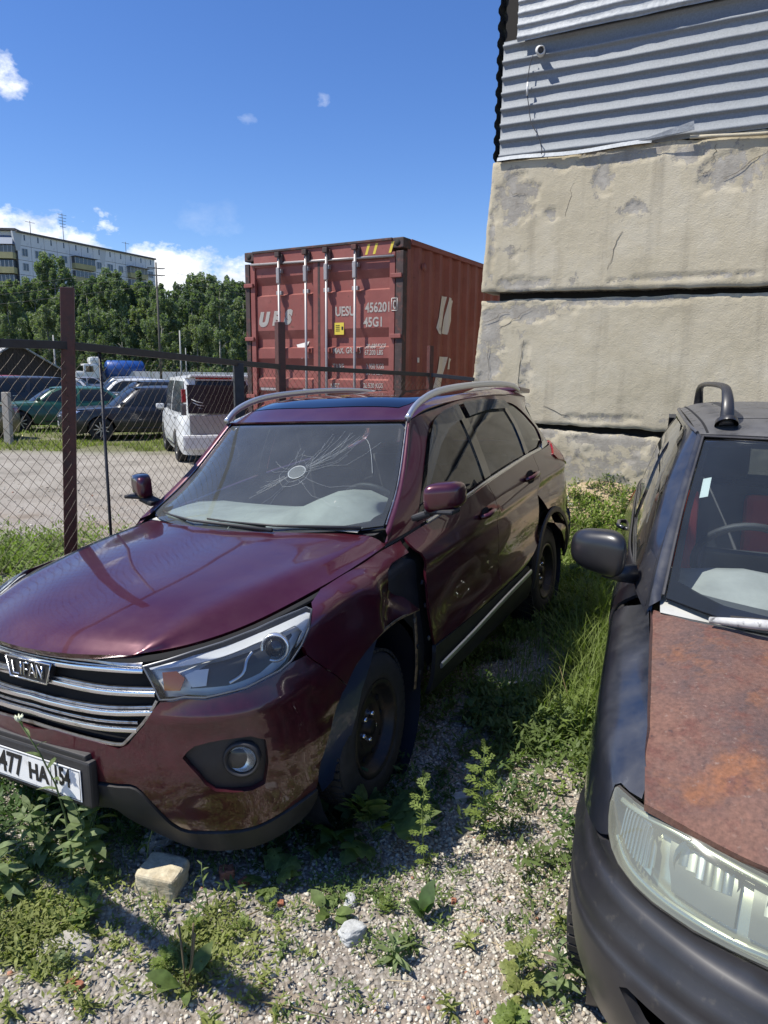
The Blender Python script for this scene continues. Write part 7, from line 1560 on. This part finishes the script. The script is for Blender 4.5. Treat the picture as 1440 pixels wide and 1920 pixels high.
    panel('grille', S, [(0, 2.3), (1.9, 2.4), (1.7, 3.9), (0, 3.9)], MATS['black_void'], t_, both=True, off=.005, rim=0)
    for v in (2.7, 3.2, 3.6):
        for s in (1, -1): strip('grille_bar', S, [(x_, v) for x_ in np.linspace(.03, 1.75, 5)], .03, MATS['chrome'], t_, off=.006, th=.008, side=s)
    q = MB(); q.box((f+.012, 0, .44), (.015, .52, .112)); q.build('licence_plate', MATS['white_paint_plate'], t_)
    q = MB(); q.box((0, 0, .26), (L*.86, Wd*.8, .1)); q.build('underbody', MATS['black_void'], t_)
    return t_
def hd(dx, dy): return math.degrees(math.atan2(dy, dx))
# dark sedan: front wheel at (-7.45, 19.1), facing left and slightly towards the viewer
sedan = far_car('sedan', 'dark navy sedan with multi-spoke alloy wheels parked left of the white minivan', 'car', (-6.75, 20.5), hd(-.89, -.45), 'navy_paint', L=4.85, Wd=1.83, Hh=1.46)
green = far_car('sedan', 'green sedan parked behind the concrete stub post at the left edge', 'car', (-9.95, 22.3), hd(-.90, -.43), 'green_paint', L=4.5, Wd=1.70, Hh=1.36)
far_car('hatchback', 'dark hatchback parked right behind the green sedan', 'car', (-8.3, 25.2), hd(-.88, -.47), 'dark_paint', L=4.5, Wd=1.8, Hh=1.55, kind='hatch', belt=1.0)
far_car('hatchback', 'black car with pale roof at the far left edge behind the green sedan', 'car', (-13.9, 26.4), hd(-.85, -.52), 'dark_paint', L=4.6, Wd=1.82, Hh=1.62, kind='hatch', belt=1.02)
far_car('sedan', 'gold car whose rear corner enters at the left edge beside the stub post', 'car', (-12.1, 19.2), hd(-.95, .30), 'gold_paint', L=4.4, Wd=1.7, Hh=1.42)
# white minivan seen from its rear left corner
van = far_car('minivan', 'white minivan seen from behind with a tall black rear window and red lamps', 'van', (-4.0, 16.0), hd(-.385, .923), 'white_paint', L=4.1, Wd=1.68, Hh=1.76, belt=.98, hood=.95, kind='van', group=None)
# its tall rear lamps, rear window, bumper
q = MB(); hwv = 1.68/2
for s in (1, -1):
    q = MB(); q.box((-2.0, s*.74, 1.36), (.06, .09, .26), rotm('Y', 10), bev=.015); q.build('tail_light', MATS['red_lens'], van); q = MB(); q.box((-2.035, s*.755, 1.10), (.06, .10, .22), bev=.015); q.build('reversing_light', MATS['lamp_grey'], van)
q = MB(); q.box((-2.00, 0, 1.30), (.03, 1.34, .56), rotm('Y', 9), bev=.008); q.build('rear_glass', mat('van_glass', (.012, .013, .016), .25), van)
q = MB(); q.box((-2.08, 0, .46), (.16, 1.62, .30), bev=.05); q.build('rear_bumper', MATS['white_paint'], van)
q = MB(); q.box((-2.045, .0, .78), (.02, 1.30, .42), bev=.008); q.build('tailgate_panel', MATS['silver_paint'], van)
for k in range(3): q = MB(); q.tube([(-2.02-.0, .60-.02*k, 1.30-.06*k), (-2.035, .50-.02*k, 1.25-.06*k), (-2.04, .38-.02*k, 1.23-.06*k)], [.006, .010, .004], 5); q.build('claw_decal', MATS['white_paint'], van)
q = MB(); q.box((-1.80, 0, 1.745), (.30, 1.2, .05), bev=.02); q.build('roof_spoiler', MATS['white_paint'], van); q = MB(); q.box((-1.975, .15, 1.70), (.02, .7, .03)); q.build('brake_lamp', MATS['red_lens'], van)
for k, s in ((0, 1), (1, -1)): q = MB(); q.box((-1.72, s*.86, .34), (.03, .03, .5)); 
# rows of cars further back
rowc = [(-14.6, 31, 'silver_paint', 'sedan', 'silver sedan in the second row behind the navy sedan'), (-11.4, 31.5, 'white_paint', 'hatch', 'white hatchback in the second row left of the truck'), (-8.7, 31, 'dark_paint', 'sedan', 'black sedan roof showing behind the navy sedan'), (-6.2, 31.5, 'white_paint', 'hatch', 'white hatchback roof showing above the navy sedan'), (-3.4, 32, 'red_paint', 'sedan', 'red sedan roof beside the white minivan'), (-17.6, 33, 'grey_paint', 'hatch', 'grey hatchback in the second row near the shed'),
        (-19, 42, 'white_paint', 'sedan', 'white sedan in the third row below the shed'), (-15.5, 42, 'silver_paint', 'hatch', 'silver hatchback in the third row below the truck cab'), (-12.2, 42.5, 'blue_paint', 'sedan', 'blue sedan in the third row under the blue tank'), (-8.8, 43, 'dark_paint', 'hatch', 'black hatchback in the third row'), (-5.4, 43, 'white_paint', 'sedan', 'white sedan in the third row above the minivan'), (-22.6, 44, 'red_paint', 'hatch', 'red hatchback in the third row at the left'), (-2.0, 43, 'grey_paint', 'sedan', 'grey sedan in the third row hidden behind the container'),
        (-27, 56, 'white_paint', 'hatch', 'white hatchback in the fourth row below the shed roof'), (-23, 56, 'silver_paint', 'sedan', 'silver sedan in the fourth row'), (-14, 57, 'white_paint', 'hatch', 'white hatchback in the fourth row right of the truck'), (-10, 57, 'red_paint', 'sedan', 'red sedan in the fourth row'), (-6, 58, 'silver_paint', 'hatch', 'silver hatchback in the fourth row beside the container')]
protos = {}
for x, y, p_, k, lab in rowc:
    if k not in protos: protos[k] = far_car('sedan' if k == 'sedan' else 'hatchback', lab, 'car', (x, y), hd(-.9, -.4)+random.uniform(-8, 8), p_, kind=k, Hh=1.46 if k == 'sedan' else 1.58, belt=.92 if k == 'sedan' else 1.0); protos[k]['p'] = p_; continue
    c = copy_tree(protos[k]); c.location = (x, y, float(terr(x, y))); c.rotation_euler = (0, 0, math.radians(hd(-.9, -.4)+random.uniform(-14, 14)+(180 if random.random() < .4 else 0))); c['label'] = lab
    op = MATS[protos[k]['p']]
    for ch in c.children:
        if ch.name.split('.')[0] in ('body', 'bonnet', 'cabin', 'roof', 'mirror'):
            ch.data = ch.data.copy(); ch.data.materials.clear(); ch.data.materials.append(MATS[p_])
for k in protos: del protos[k]['p']
# tanker truck
tr = thing('tanker_truck', 'white cab-over truck with a bright blue tank in front of the trees', 'truck', (-32.3, 84, float(terr(-32.3, 84))), math.radians(hd(-.86, -.51)))
blue = mat('tank_blue', (.015, .07, .28), .4, coat=.4, noise=(3, .2)); wp = MATS['white_paint']
def tb(name, c, d, m, bev=.05, R=None): q = MB(); q.box(c, d, R, bev=bev); return q.build(name, m, tr)
q = MB(); q.lathe([(0, -2.2), (.85, -2.15), (1.08, -1.95), (1.1, 0), (1.08, 1.95), (.85, 2.15), (0, 2.2)], 26, Matrix.Translation(Vector((-1.8, 0, 2.15))) @ Matrix.Rotation(math.pi/2, 4, 'Y')); q.build('tank', blue, tr)
tb('cab', (1.95, 0, 1.75), (1.9, 2.3, 2.1), wp, .18); tb('cab_fairing', (1.55, 0, 3.15), (1.3, 2.1, .85), wp, .35); tb('cab_nose', (3.2, 0, 1.35), (1.1, 2.1, 1.1), wp, .2)
tb('windscreen', (2.93, 0, 2.2), (.06, 1.95, .75), MATS['black_gloss'], .02)
for s in (1, -1): tb('side_window', (2.25, s*1.16, 2.2), (.8, .04, .65), MATS['black_gloss'], .01); tb('headlight', (3.76, s*.75, 1.1), (.05, .3, .2), MATS['lamp_chrome'], .02)
tb('grille', (3.76, 0, 1.35), (.05, .9, .5), MATS['black_void'], .01); tb('chassis', (-.6, 0, .85), (8, .9, .3), MATS['black_plastic'], .02)
for x in (3.0, -2.2, -3.4):
    for s in (1, -1): q = MB(); q.lathe([(.28, .14), (.5, .15), (.52, 0), (.5, -.15), (0, -.15)], 24, Matrix.Translation(Vector((x, s*1.0, .52))) @ Matrix.Rotation(-math.pi/2*s, 4, 'X')); q.build('wheel', MATS['tyre_simple'], tr)
# ================= shed, posts, far fence, apartments, trees =================
wood = mat('dark_wood', (.045, .035, .028), .9, noise=(12, .4)); slate = mat('slate_roof', (.30, .30, .29), .85, noise=(6, .25))
shed = thing('wooden_shed', 'dark weathered plank shed with a grey gable roof at the left edge', 'shed', (-25.6, 50, float(terr(-25.6, 50))), math.radians(40))
q = MB(); q.prism([(-3.4, 0), (3.4, 0), (3.4, 1.6), (0, 3.7), (-3.4, 1.6)], -.05, .05, Matrix.Translation(Vector((0, -.06, 0))) @ Matrix.Rotation(math.pi/2, 4, 'X')); q.build('back_lining', MATS['black_void'], shed)
for i in range(30):
    x = -3.3+i*.2276; h_ = 1.6+2.1*(1-abs(x)/3.4); q = MB(); q.box((x, -.14+random.uniform(-.012, .012), h_/2), (.215, .03, h_-.02)); q.build('plank', wood, shed)
for s in (1, -1):
    q = MB(); q.box((s*1.78, 4, 2.66), (4.3, 9.0, .10), rotm('Y', s*31.7)); q.build('roof', slate, shed); q = MB(); q.box((s*3.35, 4, .80), (.1, 8, 1.6)); q.build('side_wall', wood, shed)
q = MB(); q.box((0, 8, .8), (6.6, .1, 1.6)); q.build('end_wall', wood, shed)
bw = mat('pale_wall', (.45, .46, .47), .85, noise=(2, .1))
fw_ = thing('boundary_wall', 'low pale panel wall running along the foot of the trees', 'wall', (-60, 78, 0))
for i in range(44):
    q = MB(); q.box((0, 0, 1.0), (2.9, .12, 2.0), bev=.01); o = q.build('wall_panel', bw, fw_); o.location = (i*3.0-20, 6+i*.02, float(terr(-80+i*3, 84))); q = None
cpst = mat('stub_concrete', (.42, .38, .32), .9, noise=(14, .2))
q = MB(); q.box((0, 0, .62), (.16, .16, 1.35), rotm('Y', 1.5), bev=.01); o = q.build('stub_post', cpst); o.location = (-9.35, 17.6, float(terr(-9.35, 17.6))); tag(o, 'short square concrete stub post on the grass strip at the left', 'post')
def pole(x, y, h, r, lab, m, arms=0):
    t_ = thing('utility_pole', lab, 'pole', (x, y, float(terr(x, y))), group='poles in front of the trees'); q = MB(); q.tube([(0, 0, 0), (0, 0, h*.5), (0, 0, h)], [r, r*.85, r*.65], 8); q.build('shaft', m, t_)
    for k in range(arms): q = MB(); q.box((0, 0, h-.5-k*.6), (1.5, .08, .08), rotm('Z', 20)); q.build('crossarm', m, t_)
    return t_
pg = mat('pole_grey', (.33, .33, .31), .8); pdk = mat('pole_dark', (.10, .09, .075), .85)
pole(-20.6, 66, 11.5, .12, 'tall dark utility pole with wires right of the truck', pdk, 2); pole(-17.6, 62, 5.4, .09, 'pale short pole between the tall pole and the minivan', pg); pole(-27.5, 60, 4.8, .09, 'pale pole hidden partly by the first fence post', pg); pole(-16.6, 60, 3.9, .05, 'thin pale pole just left of the container', pg)
wr = mat('cable_black', (.05, .05, .055), .6)
for k, (za, zb) in enumerate(((11.0, 8.6), (10.4, 8.1), (9.8, 7.2), (8.9, 6.6))):
    q = MB(); q.tube([Vector((-20.6+(x_)*30, 66+x_*6, za+(zb-za)*x_-1.2*math.sin(math.pi*x_))) for x_ in np.linspace(0, 1, 12)], .012, 4, cap=False); tag(q.build('overhead_wire', wr), ('highest', 'second highest', 'third highest', 'lowest')[k]+' of the wires running from the tall pole to the right', 'wire', 'overhead wires right of the pole')
for k, z_ in enumerate((5.6, 6.4, 7.1)):
    q = MB(); q.tube([Vector((-20.6-x_*50, 66-x_*4, z_+4-3.2*x_-1.4*math.sin(math.pi*x_)-.0)) for x_ in np.linspace(0, 1, 14)], .012, 4, cap=False); tag(q.build('overhead_wire', wr), ('lowest', 'middle', 'highest')[k]+' of the wires running from the tall pole to the left', 'wire', 'overhead wires left of the pole')
# ---- apartment block ----
conc = mat('panel_white', (.66, .68, .70), .85, noise=(.35, .10), alt=((.52, .54, .57), .7, .55, .7)); seam = mat('panel_seam', (.13, .14, .15), .9); yel = mat('balcony_yellow', (.36, .33, .17), .8, noise=(.8, .15))
wdk = mat('window_dark', (.055, .065, .08), .15, coat=.6); wfr = mat('window_frame_pale', (.5, .52, .54), .6); rblue = mat('roof_blue', (.10, .14, .21), .6); eave = mat('eave_dark', (.10, .09, .085), .8); grill = mat('balcony_grey', (.17, .19, .20), .6)
ang = math.atan2(32, 16.4); ap = thing('apartment_block', 'long pale panel apartment block with yellow balconies rising behind the trees', 'building', (-73.7, 148, 0), ang)
# local x along the facade away from the viewer, y = left/behind, z up.  facade visible from -y side
FH = 2.8; HT = 29.4; LX = 37.0
def ab(name, c, d, m, par=ap, R=None): q = MB(); q.box(c, d, R); return q.build(name, m, par)
ab('block_body', (LX/2, 6, HT/2-.3), (LX, 12, HT-.6), seam); 
nb = 12; bwid = LX/nb
win_me = None
PM = mesh('wall_panel', *(lambda w, h: ([(0, 0, 0), (w, 0, 0), (w, 0, h), (0, 0, h), (0, -.1, 0), (w, -.1, 0), (w, -.1, h), (0, -.1, h)], [(4, 5, 6, 7), (0, 1, 5, 4), (1, 2, 6, 5), (2, 3, 7, 6), (3, 0, 4, 7)]))(bwid-.09, FH-.09), conc)
WMs = {}
def win(w, h, par, x, y, z):
    key = (round(w, 2), round(h, 2))
    if key not in WMs:
        q = MB(); q.box((0, 0, 0), (w, .06, h)); a = mesh('window', q.V, q.F, wdk); q = MB()
        for dx in (-w/2, 0, w/2): q.box((dx, -.04, 0), (.09, .05, h))
        for dz in (-h/2, h/2): q.box((0, -.045, dz), (w, .05, .08))
        WMs[key] = (a, mesh('window_frame', q.V, q.F, wfr))
    o = obj('window', WMs[key][0], None, par, loc=(x, y, z)); obj('window_frame', WMs[key][1], None, o)
for fl in range(5, 10):
    z = fl*FH+.6+ (HT-.6-10*FH)
    for b_ in range(nb):
        x = b_*bwid; obj('wall_panel', PM, None, ap, loc=(x+.045, 0, z+.045))
        if fl == 9: 
            q_ = ab('attic_slot', (x+bwid*.55, -.12, z+1.6), (.25, .06, 1.1), wdk); continue
        bal = b_ in (4, 5, 9, 10) 
        if not bal and z > 12: win(1.5 if b_ % 2 else 1.25, 1.45, ap, x+bwid*.5, -.12, z+1.55)
    for b_ in range(nb):
        if fl == 9 or b_ not in (4, 9): continue
        x = b_*bwid; bo_ = ab('balcony', (x+bwid, -.65, z+.55), (bwid*1.75, 1.1, 1.1), yel); ab('balcony_glazing', (x+bwid, -.62, z+1.75), (bwid*1.72, 1.0, 1.25), wdk if b_ < 8 else grill, bo_)
        for k in range(6): ab('glazing_bar', (x+bwid*.15+k*bwid*.34, -1.14, z+1.75), (.08, .05, 1.25), wfr, bo_)
        if fl == 8: ab('balcony_roof', (x+bwid, -.8, z+2.45), (bwid*1.9, 1.6, .1), eave, bo_)
ab('roof_edge', (LX/2, 5.8, HT-.25), (LX+.4, 12.6, .35), eave)
for x in (0, 21.0): # white fins
    q = MB(); q.prism([(0, 0), (2.2, 0), (1.4, -3.6), (.6, -3.6)], -.5, 0, Matrix.Translation(Vector((x-.9, -.12, HT-.3))) @ Matrix.Rotation(math.pi/2, 4, 'X')); q.build('parapet_fin', wfr, ap)
def ant(x, h, n, lab_='aerial'):
    q = MB(); q.tube([(x, 3, HT), (x, 3, HT+h)], .06, 5)
    a_ = q.build('roof_aerial', eave, ap)
    for k in range(n): q = MB(); q.box((x, 3, HT+h-.3-k*.62), (2.2-.2*k, .07, .07)); q.build('aerial_bar', eave, a_)
for x, h, n in ((5.6, 3.0, 1), (13.6, 6.0, 5), (31, 3.0, 1)): ant(x, h, n)
for x in (3.2, 5.7, 10.8, 13.6, 18.0): ab('roof_vent', (x, 3, HT+.45), (1.4, 1.4, .12), eave); ab('vent_stack', (x, 3, HT+.1), (.7, .7, .7), conc)
# end wing with stacked balconies
wg = thing('apartment_wing', 'end wing of the pale apartment block with stacked yellow balconies at the left edge', 'building', (-73.9, 147.6, 0), math.radians(4))
def wb_(name, c, d, m, par=wg, R=None): q = MB(); q.box(c, d, R); return q.build(name, m, par)
wb_('wing_body', (-13, 7, HT/2), (26, 12, HT), conc); wb_('roof_edge', (-13, 6.6, HT+.1), (26.4, 13, .4), eave)
for fl in range(5, 9):
    z = fl*FH+.6+(HT-.6-10*FH); bo_ = wb_('balcony', (-3.4, .1, z+.6), (6.6, 2.4, 1.2), yel); wb_('balcony_glazing', (-3.4, .15, z+1.85), (6.5, 2.2, 1.3), grill if fl == 8 else wdk, bo_)
    for k in range(9): wb_('glazing_bar', (-6.5+k*.78, -1.0, z+1.85), (.08, .06, 1.3), wfr, bo_)
    for k in range(5):
        b2 = wb_('balcony', (-10-k*6.5+.0, .6, z+.6), (3.2, 1.4, 1.2), yel) if k % 2 == 0 and k < 3 else None
q = MB(); q.add([(-6.9, -1.2, HT-2.9), (0, -1.2, HT-2.9), (-.6, .7, HT-1.0), (-6.2, .7, HT-1.0)], [(0, 1, 2, 3)]); q.add([(0, -1.2, HT-2.9), (.1, 1.6, HT-2.9), (-.6, .7, HT-1.0)], [(0, 1, 2)]); q.build('mansard', rblue, wg)
wa = MB(); wa.tube([(-5, 3, HT), (-5, 3, HT+5.2)], .07, 5); a_ = wa.build('roof_aerial', eave, wg)
for k in range(4): wb_('aerial_bar', (-5, 3, HT+4.9-k*.7), (2.6-.3*k, .08, .08), eave, a_)
wa = MB(); wa.tube([(-8.5, 3, HT), (-8.5, 3, HT+3)], .06, 5); wa.build('roof_aerial', eave, wg)
# ---- trees ----
bark = mat('birch_bark', (.34, .33, .30), .9, alt=((.06, .055, .05), 3, .5, .6))
lf = [leaf_mat('birch_leaf', (.17, .21, .125)), leaf_mat('birch_leaf_pale', (.20, .235, .14)), leaf_mat('birch_leaf_dark', (.14, .18, .11))]
def crown_mesh(seed, h, rx, nleaf=5200, ls=.30):
    r = np.random.default_rng(seed); cl = []
    nc = 60
    for k in range(nc):
        f = r.random(); z = h*(.16+.84*f); w = rx*(1-.66*max(0, (f-.45)/.55)**1.6)*(.7+.3*min(1, f/.3)); a = r.uniform(0, 2*np.pi); d = w*np.sqrt(r.random()); cl.append((d*np.cos(a), d*np.sin(a), z, r.uniform(.45, 1.0)*(1-.35*f)))
    cl = np.array(cl); i = r.integers(0, nc, nleaf); v = r.normal(size=(nleaf, 3)); v /= np.linalg.norm(v, axis=1, keepdims=True); rad = cl[i, 3]*(.55+.45*r.random(nleaf)**.5)
    c = cl[i, :3]+v*rad[:, None]*np.array([1, 1, 1.25]); c[:, 2] -= .5*r.random(nleaf)**2*1.6
    c = c[c[:, 2] > .8]; n = len(c)
    u = r.normal(size=(n, 3)); u[:, 2] -= .6; u /= np.linalg.norm(u, axis=1, keepdims=True); w_ = np.cross(u, r.normal(size=(n, 3))); w_ /= np.linalg.norm(w_, axis=1, keepdims=True)
    s = ls*r.uniform(.5, 1.2, n)[:, None]; V = np.stack([c-u*s, c+w_*s*.38, c+u*s, c-w_*s*.38], 1).reshape(-1, 3); T = np.arange(4*n).reshape(n, 4)
    return V, T
protoT = []
for k, (h, rx, m) in enumerate(((15, 4.1, 0), (13.5, 3.8, 1), (16, 3.7, 0), (14.2, 4.4, 2))):
    V, T = crown_mesh(k+5, h, rx, 11000, .27); cm = fast_mesh('crown', V, T, lf[m]); q = MB(); r_ = random.Random(k)
    q.tube([(0, 0, -.3), (.1, 0, h*.4), (-.1, .1, h*.75), (0, 0, h*.96)], [.20, .15, .08, .02], 7)
    for j in range(9):
        z = h*r_.uniform(.25, .8); a = r_.uniform(0, 6.28); L = rx*r_.uniform(.5, .9)*(1-z/h*.6); q.tube([(0, 0, z), (math.cos(a)*L*.5, math.sin(a)*L*.5, z+L*.6), (math.cos(a)*L, math.sin(a)*L, z+L*.8)], [.07, .045, .015], 5)
    protoT.append((cm, mesh('trunk', q.V, q.F, bark, True), h))
rt = random.Random(12); rows_ = []
for (xa, xb, y0, dy, sa, sb, st, nm) in ((-63, -17, 110, 3, 1.0, 1.16, 2.6, 'back'), (-58, -15, 99, 2.5, .82, 1.0, 3.1, 'middle'), (-52, -13, 90, 2, .58, .78, 4.2, 'front')):
    x = xa; L_ = []
    while x < xb: L_.append((x+rt.uniform(-.6, .6), y0+rt.uniform(-dy, dy), rt.uniform(sa, sb))); x += st*rt.uniform(.8, 1.2)
    rows_.append((nm, L_))
ordw = 'first second third fourth fifth sixth seventh eighth ninth tenth eleventh twelfth thirteenth fourteenth fifteenth sixteenth seventeenth eighteenth nineteenth twentieth twenty-first twenty-second twenty-third twenty-fourth twenty-fifth'.split()
kinds = ['green', 'pale green', 'tall green', 'dark green']
n_ = 0
for nm, L_ in rows_:
    for i, (x, y, s) in enumerate(L_):
        k = (n_*7+3) % 4; n_ += 1; cm, tm, h = protoT[k]
        t_ = thing('birch_tree', f'{kinds[k]} birch, {ordw[min(i, 24)]} from the left in the {nm} row of the tree line', 'tree', (x, y, float(terr(x, y))), rt.uniform(0, 6.28), 'birch trees in front of the apartment block'); t_.scale = (s, s, s*rt.uniform(.95, 1.05))
        obj('crown', cm, None, t_); obj('trunk', tm, None, t_)
# undergrowth under the trees
r = np.random.default_rng(5); n = 26000; c = np.stack([r.uniform(-110, 25, n), r.uniform(90, 100, n), r.random(n)**1.5*3.0], -1); c[:, 2] *= .5+vnoise(c[:, 0], c[:, 0]*0, .25, 3)*1.1
u = r.normal(size=(n, 3)); u /= np.linalg.norm(u, axis=1, keepdims=True); w_ = np.cross(u, r.normal(size=(n, 3))); w_ /= np.linalg.norm(w_, axis=1, keepdims=True); s = .42*r.uniform(.5, 1.2, n)[:, None]
tag(obj('undergrowth', fast_mesh('undergrowth', np.stack([c-u*s, c+w_*s*.5, c+u*s, c-w_*s*.5], 1).reshape(-1, 3), np.arange(4*n).reshape(n, 4), lf[2])), kind='stuff')
n = 30000; c = np.stack([r.uniform(-130, 60, n), r.uniform(118, 130, n), r.random(n)*9], -1); u = r.normal(size=(n, 3)); u /= np.linalg.norm(u, axis=1, keepdims=True); w_ = np.cross(u, r.normal(size=(n, 3))); w_ /= np.linalg.norm(w_, axis=1, keepdims=True); s = .7*r.uniform(.5, 1.2, n)[:, None]
tag(obj('far_foliage', fast_mesh('far_foliage', np.stack([c-u*s, c+w_*s*.5, c+u*s, c-w_*s*.5], 1).reshape(-1, 3), np.arange(4*n).reshape(n, 4), lf[2])), kind='stuff')
